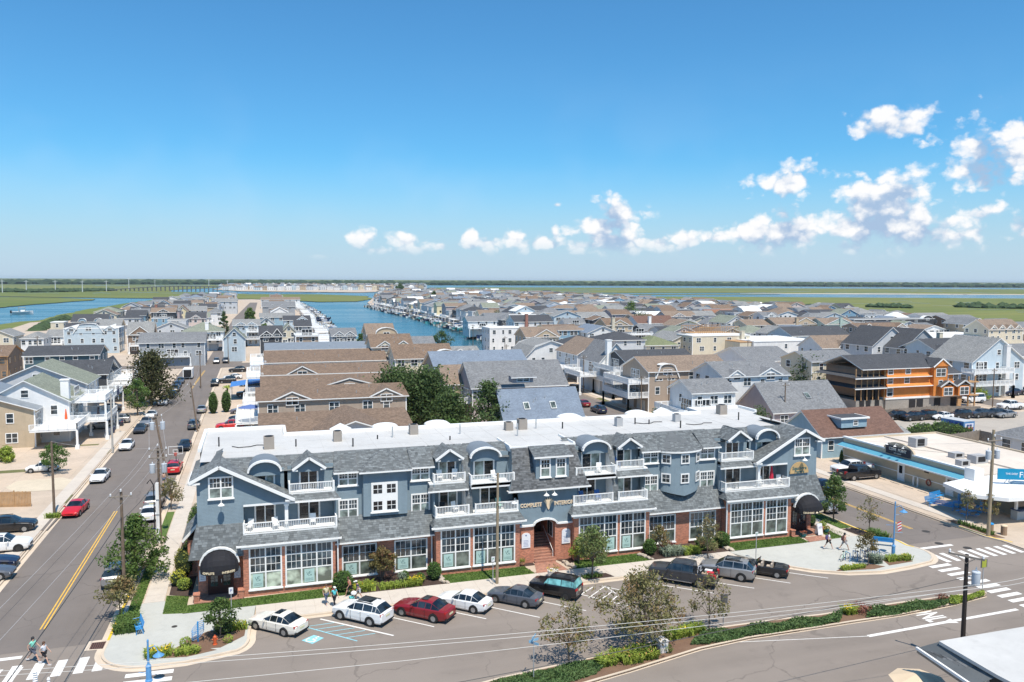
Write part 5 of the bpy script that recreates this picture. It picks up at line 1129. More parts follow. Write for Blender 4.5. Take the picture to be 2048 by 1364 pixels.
for px,py,k,p,a,l in((1790,838,'suv','black',180,'black SUV leftmost in the parking lot'),(1825,840,'suv','black',180,'black SUV second from the left in the parking lot'),(1851,838,'boxy','black',180,'black off-road car beside the white sedan in the lot'),(1883,838,'sedan','white',180,'white sedan between black cars behind the blue ice trailer'),(1920,836,'boxy','black',180,'black off-road car right of the white sedan'),(1960,834,'suv','dgrey',180,'dark grey SUV in the parking lot'),(1987,833,'suv','dgrey',180,'dark SUV next to the silver sedan in the lot'),(2010,834,'sedan','silver',180,'silver sedan rightmost of the row in the lot'),(2020,818,'pickup','white',180,'white pickup truck with chrome trim behind the silver sedan'),(2021,790,'suv','navy',180,'dark blue car on the far parking area at the right edge'),(2050,788,'suv','black',180,'black SUV cut off by the right edge, far parking area')):
 car(k,p,px,py,a,l,GL,z=.11)
car('van','white',1945,805,180,'white passenger van beside the orange unfinished house',GL,z=.11)
car('pickup','white',1703,947,180,'white pickup truck parked behind the black one by the white fence','trucks beside the snack bar',z=.11)
car('pickup','black',1718,957,0,'black pickup truck parked beside the row of small cypresses','trucks beside the snack bar',z=.11)
car('sedan','navy',1650,982,-93,'dark blue sedan on the street right of the shops','cars on the street right of the shops')
car('sedan','silver',1643,1018,-92,'silver sedan behind the black awning of the right corner shop','cars on the street right of the shops')
def bicycle(loc,rz,colr,label,tilt=0,group=None):
 t=thing('bicycle',loc,label,'bicycle',group,R(rz),local=True);wr=.33;F=paintm('bike_'+colr,{'mint':(.45,.72,.6),'blue':(.12,.35,.6),'brown':(.12,.06,.04),'white':(.7,.72,.75),'dark':(.03,.03,.04)}[colr],.4)
 for x in(-.52,.52):
  b=MB();pts=[(x+math.cos(2*math.pi*i/14)*wr,0,wr+math.sin(2*math.pi*i/14)*wr) for i in range(15)];b.tube(pts,.022,5,cap=False)
  w_=b.build('wheel',TYRE,t);b=MB()
  for i in range(7):a=math.pi*i/7;b.bar((x-math.cos(a)*wr,0,wr-math.sin(a)*wr),(x+math.cos(a)*wr,0,wr+math.sin(a)*wr),.006)
  b.build('spokes',METAL,w_)
 b=MB()
 for p,q in(((-.52,0,wr),(-.12,0,.30)),((-.52,0,wr),(-.22,0,.78)),((-.12,0,.30),(-.26,0,.88)),((-.12,0,.30),(.36,0,.78)),((-.23,0,.76),(.35,0,.84)),((.52,0,wr),(.34,0,.95))):b.tube([p,q],.02,5)
 b.build('frame',F,t);b=MB();b.tube([(.18,-.28,1.0),(.3,-.2,1.0),(.34,0,.97),(.3,.2,1.0),(.18,.28,1.0)],.015,5);b.build('handlebar',BLK,t)
 b=MB();b.box(-.38,-.07,.88,-.14,.07,.94);b.build('saddle',BLK,t);b=MB();b.box(-.2,-.12,.27,-.04,.12,.31);b.build('pedals',BLK,t)
 return t
bx,by=G(1366,1163);d=Vector((math.cos(R(A)),math.sin(R(A)),0));s_=Vector((d.y,-d.x,0));c=Vector((bx,by,0))
p=c-d*1.45;bicycle((p.x,p.y,.82),A+80,'white','pale blue bicycle standing in the bed of the charcoal pickup')
for k,(u,v,sz,cm,l) in enumerate(((-2.15,.35,(.6,.4,.4),(.7,.7,.7),'white box in the bed of the charcoal pickup'),(-2.4,-.2,(.55,.4,.42),(.55,.03,.05),'red cooler in the bed of the charcoal pickup'),(-2.0,-.45,(.5,.35,.35),(.5,.36,.26),'tan bundle in the bed of the charcoal pickup'))):
 q=c+d*u+s_*v;b=MB();b.obox((q.x,q.y,.85+sz[2]/2),sz,R(A));b.obox((q.x,q.y,.87+sz[2]),(sz[0]+.03,sz[1]+.03,.05),R(A));o=b.build('cargo_box',mat('cargo_%d'%k,cm,.6,var=.1,bump=0));tag(o,l,'box')
for t in EXTRA:opt(t,'sunroof')
# houses
def hw_(n,rgb,k='siding',**a):return mat('wall_'+n,rgb,.8,k,.06,size=.2,bump=.45,**a)
WL=dict(white=hw_('white',(.68,.68,.67)),cream=hw_('cream',(.60,.54,.42)),tan=hw_('tan',(.46,.37,.26)),lblue=hw_('light_blue',(.45,.53,.58)),blue=hw_('mid_blue',(.20,.33,.43)),sky=hw_('sky_blue',(.26,.38,.45)),grey=hw_('grey',(.33,.35,.37)),lgrey=hw_('light_grey',(.50,.52,.54)),
dgrey=hw_('dark_grey',(.055,.06,.068)),teal=hw_('dark_teal',(.05,.10,.125)),lav=hw_('lavender_grey',(.40,.34,.34)),sage=hw_('sage',(.38,.47,.42)),brown=hw_('brown',(.22,.155,.11)),orange=mat('wall_sheathing',(.62,.22,.05),.75,'siding',.14,size=.6,bump=.2),yellow=hw_('pale_yellow',(.64,.56,.36)),block=mat('wall_block',(.34,.31,.27),.9,'brick',.08,size=(.4,.2),rgb2=(.28,.26,.23)),pink=hw_('pinkish',(.56,.47,.43)),taupe=hw_('taupe',(.36,.29,.23)))
def rf(n,rgb,v=.2):return mat('roof_'+n,rgb,.92,'shingle',v,size=(.34,.19),bump=.5)
RF=dict(brown=rf('brown',(.215,.15,.105),.28),tan=rf('tan',(.265,.2,.15)),grey=rf('grey',(.21,.215,.22)),lgrey=rf('light_grey',(.275,.275,.265)),dark=rf('charcoal',(.075,.078,.085)),sblue=rf('slate_blue',(.205,.25,.31),.12),green=rf('faded_green',(.25,.27,.21)),red=rf('red_brown',(.175,.10,.075)),white=mat('roof_white',(.72,.72,.70),.7,'concrete',.05),olive=rf('olive',(.20,.22,.12)),solar=mat('roof_grey_panels',(.21,.235,.26),.45,'planks',.1,size=.9),rust=rf('rust',(.30,.15,.09)))
GARAGE=mat('garage_door_white',(.62,.62,.61),.6,'siding',.03,size=.5,bump=.5);DARKIN=mat('dark_interior',(.02,.02,.022),.9)
WC={}
def hwin(parent,x,y,z,w_,h,axis='S',far=False,trim=WHITE,gl=GLS):
 "a window on a wall facing south ('S'), east ('E') or west ('W'); mesh shared between equal windows"
 key=(round(w_,1),round(h,1),axis,far,trim.name,gl.name)
 w_,h=key[0],key[1]
 if key not in WC:
  def tr(b):
   if axis=='E':b.v=[(-y_,x_,z_) for x_,y_,z_ in b.v]
   elif axis=='W':b.v=[(y_,-x_,z_) for x_,y_,z_ in b.v]
   return b
  f=MB();c=.11;d=.07
  for q in((-w_/2-c,-h/2-c,w_/2+c,-h/2),(-w_/2-c,h/2,w_/2+c,h/2+c),(-w_/2-c,-h/2,-w_/2,h/2),(w_/2,-h/2,w_/2+c,h/2)):f.box(q[0],-d,q[1],q[2],0,q[3])
  f.box(-w_/2,-d+.02,-.03,w_/2,0,.03)
  nm=max(1,round(w_/1.0))
  for i in range(1,nm):xx=-w_/2+w_*i/nm;f.box(xx-.05,-d+.01,-h/2,xx+.05,0,h/2)
  g=MB();g.quad((-w_/2,-.015,-h/2),(w_/2,-.015,-h/2),(w_/2,-.015,h/2),(-w_/2,-.015,h/2))
  if far:
   o=len(f.v);f.add(g.v,g.f,1);WC[key]=(tr(f).mesh('window',[trim,gl]),None)
  else:WC[key]=(tr(f).mesh('window',trim),tr(g).mesh('pane',gl))
 fm,gm=WC[key]
 o=link('window',fm,parent,loc=Vector((x,y,z))-gl_(parent))
 if gm:link('pane',gm,o,loc=(0,0,0))
 return o
def gl_(p):return gl(p)
def solveX(px,Y,Z):
 k=(px-IW/2)/FL;dz=Z-CAMH
 return(k*(Y*FW.y+dz*FW.z)-(Y*RT.y+dz*RT.z))/(RT.x-k*FW.x)
HN=[]
FOOT=[]
def roof_mesh(b,t,x0,x1,y0,y1,ze,rh,oh=.45):
 a0,a1,c0,c1=x0-oh,x1+oh,y0-oh,y1+oh;xm,ym=(x0+x1)/2,(y0+y1)/2;zr=ze+rh;th=.16;ze-=rh*oh/max(1,((y1-y0)/2 if t in('gx','hip') else(x1-x0)/2))
 def slab(P):
  b.poly(P,0);Q=[(p[0],p[1],p[2]-th) for p in P]
  for i in range(len(P)):j=(i+1)%len(P);b.quad(Q[i],Q[j],P[j],P[i],1)
  b.poly(Q[::-1],1)
 if t=='gx':
  slab([(a0,c0,ze),(a1,c0,ze),(a1,ym,zr),(a0,ym,zr)]);slab([(a1,c1,ze),(a0,c1,ze),(a0,ym,zr),(a1,ym,zr)])
 elif t=='gy':
  slab([(a0,c1,ze),(a0,c0,ze),(xm,c0,zr),(xm,c1,zr)]);slab([(a1,c0,ze),(a1,c1,ze),(xm,c1,zr),(xm,c0,zr)])
 elif t=='hip':
  k=min((y1-y0)/2,(x1-x0)/2)
  if(x1-x0)>=(y1-y0):r0,r1=(a0+k,ym,zr),(a1-k,ym,zr)
  else:r0,r1=(xm,c0+k,zr),(xm,c1-k,zr)
  A_,B_,C_,D_=(a0,c0,ze),(a1,c0,ze),(a1,c1,ze),(a0,c1,ze)
  if(x1-x0)>=(y1-y0):fs=([A_,B_,r1,r0],[C_,D_,r0,r1],[B_,C_,r1],[D_,A_,r0])
  else:fs=([B_,C_,r1,r0],[D_,A_,r0,r1],[A_,B_,r0],[C_,D_,r1])
  for f in fs:b.poly(f,0)
  for p,q in((A_,B_),(B_,C_),(C_,D_),(D_,A_)):b.quad((p[0],p[1],p[2]-th),(q[0],q[1],q[2]-th),q,p,1)
 elif t=='flat':
  b.box(x0-.15,y0-.15,ze,x1+.15,y1+.15,ze+.25,1);b.poly([(x0,y0,ze+.256),(x1,y0,ze+.256),(x1,y1,ze+.256),(x0,y1,ze+.256)],0)
 elif t=='gambx':
  k=.28;zk=ze+rh*.68;yk=(y1-y0)*k*.7
  slab([(a0,c0,ze),(a1,c0,ze),(a1,y0+yk,zk),(a0,y0+yk,zk)]);slab([(a0,y0+yk,zk),(a1,y0+yk,zk),(a1,ym,zr),(a0,ym,zr)]);slab([(a1,c1,ze),(a0,c1,ze),(a0,y1-yk,zk),(a1,y1-yk,zk)]);slab([(a1,y1-yk,zk),(a0,y1-yk,zk),(a0,ym,zr),(a1,ym,zr)])
 elif t=='gamby':
  zk=ze+rh*.68;xk=(x1-x0)*.18
  slab([(a0,c1,ze),(a0,c0,ze),(x0+xk,c0,zk),(x0+xk,c1,zk)]);slab([(x0+xk,c1,zk),(x0+xk,c0,zk),(xm,c0,zr),(xm,c1,zr)]);slab([(a1,c0,ze),(a1,c1,ze),(x1-xk,c1,zk),(x1-xk,c0,zk)]);slab([(x1-xk,c0,zk),(x1-xk,c1,zk),(xm,c1,zr),(xm,c0,zr)])
def gable_wall(b,t,x0,x1,y0,y1,ze,rh):
 xm,ym=(x0+x1)/2,(y0+y1)/2
 if t=='gy':
  for y in(y0,y1):b.poly([(x0,y,ze),(x1,y,ze),(xm,y,ze+rh)][::(1 if y==y0 else-1)])
 elif t=='gx':
  for x in(x0,x1):b.poly([(x,y0,ze),(x,y1,ze),(x,ym,ze+rh)][::(1 if x==x1 else-1)])
 elif t=='gamby':
  xk=(x1-x0)*.18
  for y in(y0,y1):b.poly([(x0,y,ze),(x1,y,ze),(x1-xk,y,ze+rh*.68),(xm,y,ze+rh),(x0+xk,y,ze+rh*.68)][::(1 if y==y0 else-1)])
 elif t=='gambx':
  yk=(y1-y0)*.2
  for x in(x0,x1):b.poly([(x,y0,ze),(x,y1,ze),(x,y1-yk,ze+rh*.68),(x,ym,ze+rh),(x,y0+yk,ze+rh*.68)][::(1 if x==x1 else-1)])
def rail2(parent,pts,z,h=.95,far=False):
 b=MB()
 for i in range(len(pts)-1):
  a=Vector((*pts[i],0));c=Vector((*pts[i+1],0));L=(c-a).length;b.bar((a.x,a.y,z+h),(c.x,c.y,z+h),.12,.09);b.bar((a.x,a.y,z+.1),(c.x,c.y,z+.1),.08,.08)
  n=max(2,int(L/(.16 if not far else.5)))
  for k in range(0,n+1):p=a.lerp(c,k/n);w_=.03 if k%8 else.07;b.box(p.x-w_,p.y-w_,z+.06,p.x+w_,p.y+w_,z+h)
 o=b.build('railing',WHITE,parent);return o
def house(x0,x1,y0,y1,ze,roof,rh,wall_,roofc,label,fl=2,nw=3,ns=3,decks=(),dorm=(),far=False,garage=None,chim=None,name='house',group=None,trim=WHITE,zb=0.0,wz=None,cat='house',ww=.95,extra=None,gl=GLS,split=None):
 """one house; decks: (side, z, depth, from, to) fractions; dorm: (x fraction, width, height, kind) gables/arches on the south side"""
 r=random.Random(len(HN)*13+5);HN.append(label);FOOT.append((x0,x1,y0,y1))
 t=thing(name,((x0+x1)/2,(y0+y1)/2,zb),label,cat,group)
 wm=WL[wall_];rm=RF[roofc];low=garage is not None
 zw=zb+(2.6 if garage=='open' else 0)
 b=MB();b.box(x0,y0,zw,x1,y1,ze);gable_wall(b,roof,x0,x1,y0,y1,ze,rh);b.build('wall',wm,t)
 if garage=='open':
  b=MB();b.box(x0+2.2,y0+1.2,zb,x1-2.2,y1-1,zw);b.build('ground_floor',WL['grey' if wall_!='white' else 'lgrey'],t)
  for xx in(x0+.2,(x0+x1)/2,x1-.2):
   for yy in(y0+.2,(y0+y1)/2,y1-.2):b=MB();b.box(xx-.16,yy-.16,zb,xx+.16,yy+.16,zw);b.build('post',WHITE,t)
 b=MB();roof_mesh(b,roof,x0,x1,y0,y1,ze,rh);ro=b.build('roof',[rm,trim],t)
 side='E' if(x0+x1)/2<8 else 'W';sx=x1 if side=='E' else x0
 hfl=(ze-zb)/max(1,round((ze-zb)/2.85));fls=list(range(int(round((ze-zb)/2.85))))[-fl:]
 for k in fls:
  z=zb+hfl*k+hfl*.55 if wz is None else wz[k-fls[0]]
  for i in range(nw):
   if far and r.random()<.15:continue
   f=(i+.5)/nw+r.uniform(-.04,.04);w_=r.choice((ww,ww,ww*1.6));hwin(t,x0+(x1-x0)*f,y0,z,min(w_,(x1-x0)/nw*.7),1.35,'S',far,trim,gl)
  for i in range(ns):
   f=(i+.5)/ns+r.uniform(-.04,.04);w_=r.choice((ww,ww*1.5));hwin(t,sx,y0+(y1-y0)*f,z,w_,1.35,side,far,trim,gl)
 if roof in('gy','gamby') and rh>2.2:hwin(t,(x0+x1)/2,y0,ze+rh*.35,1.0,1.1,'S',far,trim,gl)
 if split:
  b=MB();b.box(x0-.05,y0-(.05 if split>5 or not far else.9),split-.12,x1+.05,y0+.2,split+.14);b.build('band',trim,t)
 b=MB()
 for xx in(x0,x1):b.box(xx-.09,y0-.03,zw,xx+.09,y0+.1,ze-.02)
 if not far:
  for i,xx in enumerate((x0,x1)):b=MB();b.box(xx-.09,y0-.03,zw,xx+.09,y0+.1,ze-.02);b.build('corner_board',trim,t)
 if garage=='door':
  for i in range(2):f0=y0+(y1-y0)*(.12+.42*i);b=MB();b.box(sx-.05,f0,zb,sx+.05,f0+(y1-y0)*.3,zb+2.2);b.build('garage_door',GARAGE,t)
 for(s_,z,dp,f0,f1) in decks:
  if s_=='S':p=[(x0+(x1-x0)*f0,y0),(x0+(x1-x0)*f0,y0-dp),(x0+(x1-x0)*f1,y0-dp),(x0+(x1-x0)*f1,y0)]
  elif s_=='E':p=[(x1,y0+(y1-y0)*f0),(x1+dp,y0+(y1-y0)*f0),(x1+dp,y0+(y1-y0)*f1),(x1,y0+(y1-y0)*f1)]
  else:p=[(x0,y0+(y1-y0)*f0),(x0-dp,y0+(y1-y0)*f0),(x0-dp,y0+(y1-y0)*f1),(x0,y0+(y1-y0)*f1)]
  ax0,ax1=min(q[0] for q in p),max(q[0] for q in p);ay0,ay1=min(q[1] for q in p),max(q[1] for q in p)
  b=MB();b.box(ax0,ay0,z-.25,ax1,ay1,z);dk=b.build('deck',WHITE,t);rail2(dk,p,z,far=far)
  for q in p[1:3]:
   b=MB();b.box(q[0]-.15,q[1]-.15,zb,q[0]+.15,q[1]+.15,z-.25)
   if not far:b.box(q[0]-.28,q[1]-.28,zb,q[0]+.28,q[1]+.28,zb+.7)
   b.build('post',WHITE,t)
  if s_=='S':hwin(t,(ax0+ax1)/2,y0-.001,z+1.1,min(3.2,(ax1-ax0)*.6),2.0,'S',far,trim,GLD)
  else:hwin(t,sx+(.001 if side=='E' else-.001),(ay0+ay1)/2,z+1.1,min(3.6,(ay1-ay0)*.55),2.0,side,far,trim,GLD)
 for(f,w_,h,kd) in dorm:
  xm=x0+(x1-x0)*f;yy=y0-.12;zt=ze+h
  b=MB()
  if kd=='g':b.prism([(xm-w_/2,yy,ze-.9),(xm+w_/2,yy,ze-.9),(xm+w_/2,yy,ze-.05),(xm,yy,zt),(xm-w_/2,yy,ze-.05)],(0,.5,0))
  elif kd=='m':b.prism([(xm-w_/2,yy,ze-1.6),(xm+w_/2,yy,ze-1.6),(xm+w_/2*.72,yy,ze+h*.5),(xm+w_/2*.4,yy,zt),(xm-w_/2*.4,yy,zt),(xm-w_/2*.72,yy,ze+h*.5)],(0,.9,0))
  else:b.prism([(xm+math.cos(math.pi*i/8)*w_/2,yy,ze-.1+math.sin(math.pi*i/8)*h) for i in range(9)]+[(xm-w_/2,yy,ze-.9),(xm+w_/2,yy,ze-.9)],(0,.5,0))
  d=b.build('dormer',wm,t);b=MB();yk=yy-.15;dd=h/max(.3,rh)*((y1-y0)/2)+.6
  if kd=='g':
   for P in([(xm-w_/2-.25,yk,ze-.12),(xm,yk,zt+.1),(xm,yk+dd,zt+.1),(xm-w_/2-.25,yk+.9,ze-.12)],[(xm,yk,zt+.1),(xm+w_/2+.25,yk,ze-.12),(xm+w_/2+.25,yk+.9,ze-.12),(xm,yk+dd,zt+.1)]):b.poly(P[::-1])
   o=b.build('dormer_roof',rm,t);b=MB();b.bar((xm-w_/2-.27,yk,ze-.2),(xm,yk,zt+.02),.08,.2);b.bar((xm,yk,zt+.02),(xm+w_/2+.27,yk,ze-.2),.08,.2);b.build('bargeboard',trim,t)
  else:
   n=8;kk=w_/2+.15
   if kd=='m':Q=[(xm+math.cos(math.pi*i/n)*w_*.26,zt+math.sin(math.pi*i/n)*.35) for i in range(n+1)]
   else:Q=[(xm+math.cos(math.pi*i/n)*kk,ze-.1+math.sin(math.pi*i/n)*(h+.15)) for i in range(n+1)]
   for i in range(n):b.bar((Q[i][0],yk,Q[i][1]),(Q[i+1][0],yk,Q[i+1][1]),.25,.14);b.quad((Q[i][0],yk,Q[i][1]),(Q[i][0],yk+2.2,Q[i][1]),(Q[i+1][0],yk+2.2,Q[i+1][1]),(Q[i+1][0],yk,Q[i+1][1]))
   if kd=='m':
    for s in(1,-1):b.bar((xm+s*w_*.52,yk,ze-1.6),(xm+s*w_*.30,yk,zt),.14,.22)
   b.build('dormer_trim',trim,t)
  hwin(t,xm,yy,ze-.35+(.25 if h>1.4 else 0),min(1.8,w_*.45),.8 if h<1.2 else 1.1,'S',far,trim,gl)
 if chim:
  f,g,cm,h=chim;cx=x0+(x1-x0)*f;cy=y0+(y1-y0)*g;b=MB();b.box(cx-.6,cy-.6,zb,cx+.6,cy+.6,ze+rh+h);b.box(cx-.7,cy-.7,ze+rh+h,cx+.7,cy+.7,ze+rh+h+.15);b.build('chimney',cm,t)
 if not far:
  for i in range(3):
   xx=x0+(x1-x0)*r.uniform(.2,.8);yy=y0+(y1-y0)*r.uniform(.1,.35)
   if roof=='gx':zz=ze+rh*(yy-y0)/((y1-y0)/2);b=MB();b.tube([(xx,yy,zz-.1),(xx,yy,zz+.5)],.06,5);b.build('vent_pipe',METAL,t)
 return t
def H(px0,px1,pye,ze,dep,roof,rh,wall_,roofc,label,**k):
 "house whose south eave runs from px0 to px1 at photo row pye"
 x0,y0=G(px0,pye,ze);x1=solveX(px1,y0,ze);k.setdefault('far',y0>330)
 return house(x0,x1,y0,y0+dep,ze,roof,rh,wall_,roofc,label,**k)
RC_=mat('chimney_brick',(.33,.13,.09),.85,'brick',.2,size=(.3,.1),rgb2=(.35,.28,.25))
# left of the left street
house(-58,-33.5,139.7,153,6.2,'gy',4.2,'tan','solar','tan clapboard house with grey blue roof panels and a deck with an orange umbrella',fl=2,nw=3,ns=2,decks=(('E',3.2,6.5,-.25,.55),),dorm=())
house(-56,-40.5,113,125,5.9,'gy',2.5,'white','grey','white house cut off by the left edge with a railed deck on dark posts',fl=2,nw=2,ns=2,decks=(('E',3.4,5.5,-.3,.6),),garage='open')
H(-40,137,806,6.9,11,'gy',3.4,'white','green','white house with pale green roof and square white chimney',fl=2,decks=(('E',3.3,5.5,0,.9),('E',6.2,5.0,.2,.9)),chim=(.95,.1,WHITE,-.3))
H(-30,172,772,7.2,12,'gy',3.6,'lgrey','green','pale grey house with weathered green roof behind the white chimney',fl=1,decks=(('E',4.2,4.5,0,.9),))
H(48,197,711,8.3,12,'gx',1.8,'teal','dark','long dark teal house with black roof and white trimmed windows',fl=1,nw=5,split=None)
H(110,214,749,6.6,12,'gx',2.4,'dgrey','dark','low dark roofed wing below the long teal house',fl=1,nw=2,decks=(('E',4.0,5,0,.9),))
H(197,224,738,6.9,10,'gy',2,'lblue','dark','narrow light blue house end with a white balcony by the dark roof',fl=1,nw=1,decks=(('E',4.6,4,0,1),))
H(127,237,658,8.8,12,'flat',.4,'lblue','white','three storey light blue house with white gambrel front and dark shutters',fl=3,nw=5,far=False,dorm=((.14,3.2,.9,'g'),(.45,9.5,1.5,'m'),(.84,3.2,.9,'g')))
H(278,409,685,7.4,12,'gx',2.6,'grey','grey','wide blue grey townhouse with arched white entrance porch',fl=2,nw=5,far=False,decks=(('S',3.0,1.3,.22,.78),))
H(255,305,668,7.0,11,'gx',4.0,'brown','lgrey','brown house with steep pale roof and dark triangular gable',fl=2,nw=2,dorm=((.5,6.5,2.6,'g'),),decks=(('S',3.0,3,.1,.9),))
H(364,446,663,7.3,14,'hip',3.0,'white','green','white house with green hipped roof and twin white chimneys',fl=2,nw=5,far=False,chim=(.6,.1,WHITE,0),decks=(('S',4.2,3,.4,1),),garage='open')
H(447,490,676,7.6,10,'gy',3.2,'lblue','green','light blue house with steep front gable at the cross street corner',fl=2,nw=1,far=False,ns=2)
H(308,376,657,6.5,11,'gy',2.6,'lgrey','lgrey','small white gabled house between the brown and green roofs',fl=1)
H(303,335,637,7.2,12,'flat',.5,'blue','lgrey','royal blue house with flat grey roof',fl=2,nw=2,trim=WHITE)
H(335,372,641,7.4,14,'flat',.3,'lgrey','lgrey','blank pale grey box shaped house',fl=0,nw=1,ns=0)
H(42,86,676,6.8,11,'hip',1.6,'white','lgrey','small white house with a row of upper windows, river behind it',fl=2,nw=4)
H(-30,26,672,6.9,13,'gy',1.9,'cream','lgrey','cream house with pale metal roof at the left edge',fl=2,nw=2)
H(-40,14,712,6.6,14,'gx',2.2,'brown','brown','unfinished timber framed house at the left edge',fl=2,nw=3,trim=WOOD)
H(129,192,660,6.8,11,'gx',2.4,'lblue','dark','light blue house with black roof and two small arched dormers',fl=1,nw=3,far=True)
H(143,214,643,7.6,12,'gx',3.0,'blue','dark','blue house with black roof and two white arched dormers near the river',fl=1,nw=3,dorm=((.3,3,1.3,'a'),(.75,3,1.3,'a')),far=True)
H(191,240,652,8.0,12,'gx',2.4,'tan','lgrey','tan house with pale roof behind the light blue one',fl=1,far=True)
H(101,127,645,8.6,8,'flat',.3,'cream','white','cream tower like house with one small window',fl=1,nw=1,far=True)
H(92,128,672,5.8,12,'gx',2,'white','lgrey','low white house with balconies left of the light blue one',fl=2,nw=2,far=True,decks=(('S',3,3,0,1),))
H(260,304,622,7.8,12,'gx',2.2,'white','dark','white house with arched window and deck facing the marsh',fl=2,nw=2,dorm=((.35,5,1.8,'a'),),decks=(('S',4.4,4,-.1,.5),),far=True)
H(302,326,622,9.5,12,'gx',3,'white','dark','narrow white house with a tall red brick chimney',fl=2,nw=1,chim=(.45,-.05,RC_,.3),far=True)
H(326,352,620,8.2,12,'gx',2.6,'yellow','brown','pale yellow house with brown roof right of the brick chimney',fl=2,nw=2,far=True)
H(352,374,621,8.2,12,'gy',3,'yellow','brown','pale yellow house with gambrel shaped white trimmed gable',fl=2,nw=1,far=True)
H(374,412,620,8.0,12,'gx',2.2,'white','lgrey','white and grey house with square windows right of the yellow ones',fl=2,nw=3,far=True)
H(412,433,612,8.4,12,'gx',2.4,'pink','brown','pinkish house with brown roof near the marsh end of the street',fl=2,nw=2,far=True)
H(424,474,603,9.5,16,'gx',2.2,'lgrey','lgrey','large grey townhouse block at the marsh end of the left street',fl=2,nw=5,far=True)
H(415,445,625,7.5,12,'hip',2.5,'white','grey','white house with grey hip roof beside the dark row of cedars',fl=2,nw=2,far=True)
# between the left street and the canal, beyond the cross street
H(520,564,672,7.6,10,'gx',3.2,'dgrey','dark','black house with white trimmed gable and bay windows',fl=2,nw=2,far=False,dorm=((.3,4.2,1.6,'g'),(.78,3.2,2.4,'g')))
H(466,519,650,8.4,12,'gx',2.0,'lblue','lgrey','pale blue three storey house with stacked white balconies',fl=3,nw=4,dorm=((.3,4,1.2,'g'),(.7,4,1.2,'g')),decks=(('S',3.0,3,.5,1),('S',5.8,3,.5,1)),far=False)
H(518,548,646,8.2,12,'gy',2.4,'white','lgrey','white gabled house behind the black one',fl=2,nw=2,far=True)
H(563,592,663,7.8,12,'gy',2.6,'cream','green','cream house with green gable roof and balconies next to the black one',fl=2,nw=2,far=False,decks=(('S',3.2,2.5,.3,1),))
H(591,637,672,8.0,12,'flat',.6,'taupe','white','taupe house with flat white roof deck beside the canal docks',fl=1,nw=2,far=False,decks=(('S',8.0,.6,0,1),))
H(664,712,671,8.2,10,'gx',2.2,'grey','grey','grey twin gabled house with balconies at the head of the canal',fl=3,nw=3,far=False,dorm=((.3,3.6,1.3,'g'),(.75,3.6,1.3,'g')),decks=(('S',5.3,2,.2,.9),))
H(568,620,640,7.8,12,'gx',1.8,'lblue','dark','light blue house with dark roof and white cupola front near the docks',fl=2,nw=3,dorm=((.7,5,1.7,'g'),),far=True)
H(520,586,634,7.6,12,'gx',1.8,'sky','lgrey','aqua house with pale flat roof by the docks',fl=1,nw=4,far=True)
H(525,590,613,8.5,14,'gx',3.2,'grey','grey','wide grey roofed house with two white dormers by the docks',fl=1,nw=4,dorm=((.3,3,1.4,'g'),(.6,3,1.4,'g')),far=True)
H(590,622,652,7.4,12,'gx',2.2,'grey','dark','grey house with dark roof and a band of windows by the docks',fl=2,nw=4,far=True)
H(522,600,599,8,18,'gx',2,'white','tan','long white house with tan roof at the end of the peninsula',fl=1,nw=6,far=True)
# right of the canal head
H(735,789,668,9.6,12,'gx',3.0,'tan','tan','tan house with rounded top gable on the water side',fl=2,nw=2,far=False,dorm=((.7,6.5,1.9,'a'),))
H(744,824,693,9.6,11,'gx',2.8,'cream','brown','cream three storey house with two white gabled dormers',fl=3,nw=3,far=False,dorm=((.32,4,1.3,'g'),(.78,4,1.3,'g')))
H(791,905,716,8.2,11,'gx',2.8,'cream','brown','long cream house with brown roof and an arched dormer at its right end',fl=2,nw=5,far=False,dorm=((.88,5,1.7,'a'),))
H(824,870,692,8,10,'gx',2.4,'grey','grey','grey roofed house tucked behind the cream ones by the water',fl=1,nw=2,far=False)
H(903,960,708,7.4,10,'gx',1.6,'grey','lgrey','grey house with two white gable dormers and flat pale roof',fl=1,nw=2,far=False,dorm=((.3,5,1.2,'g'),(.72,3,1.0,'g')))
H(874,1059,741,8.2,14,'gx',3.3,'taupe','sblue','long house with slate blue roof behind the lavender grey one',fl=2,nw=6,ns=1,far=False)
H(891,944,766,7.0,9,'gx',3.0,'tan','tan','small house with tan roof joined to the left of the lavender grey one',fl=2,nw=2,ns=1)
H(945,1132,773,7.1,11,'gx',4.0,'lav','grey','two storey lavender grey house with charcoal roof and a shed dormer',fl=2,nw=6,ns=2,decks=(('W',4.0,3,.1,.8),))
H(1012,1166,842,3.6,9,'gx',4.6,'sage','sblue','low cape house with big slate blue roof and two skylights',fl=1,nw=6,ns=1)
H(980,1047,657,9.0,11,'flat',.5,'white','white','white boxy three storey house with paired narrow windows',fl=3,nw=4,far=False,ww=.7)
H(1053,1118,673,8.2,12,'gx',2.8,'tan','tan','tan house with gabled balcony and arched doorways',fl=1,nw=3,far=False,dorm=((.6,8,2.2,'g'),),decks=(('S',5.0,2.5,.3,1),))
H(1117,1178,660,8.2,14,'hip',1.4,'blue','tan','blue two storey motel like house with tan flat roof',fl=2,nw=6,far=False)
H(1176,1236,665,7.6,16,'gy',2.4,'white','sblue','white gabled house with light blue roof',fl=1,nw=3,far=False)
H(1053,1150,712,5.6,15,'gamby',4.2,'white','lgrey','dutch colonial house with pale gambrel roof and three attic windows',fl=1,nw=4,far=False,garage=None)
H(1137,1215,690,8.0,13,'hip',2.4,'lgrey','dark','house with broad charcoal hip roof, left one of a dark pair',fl=1,nw=3,far=False)
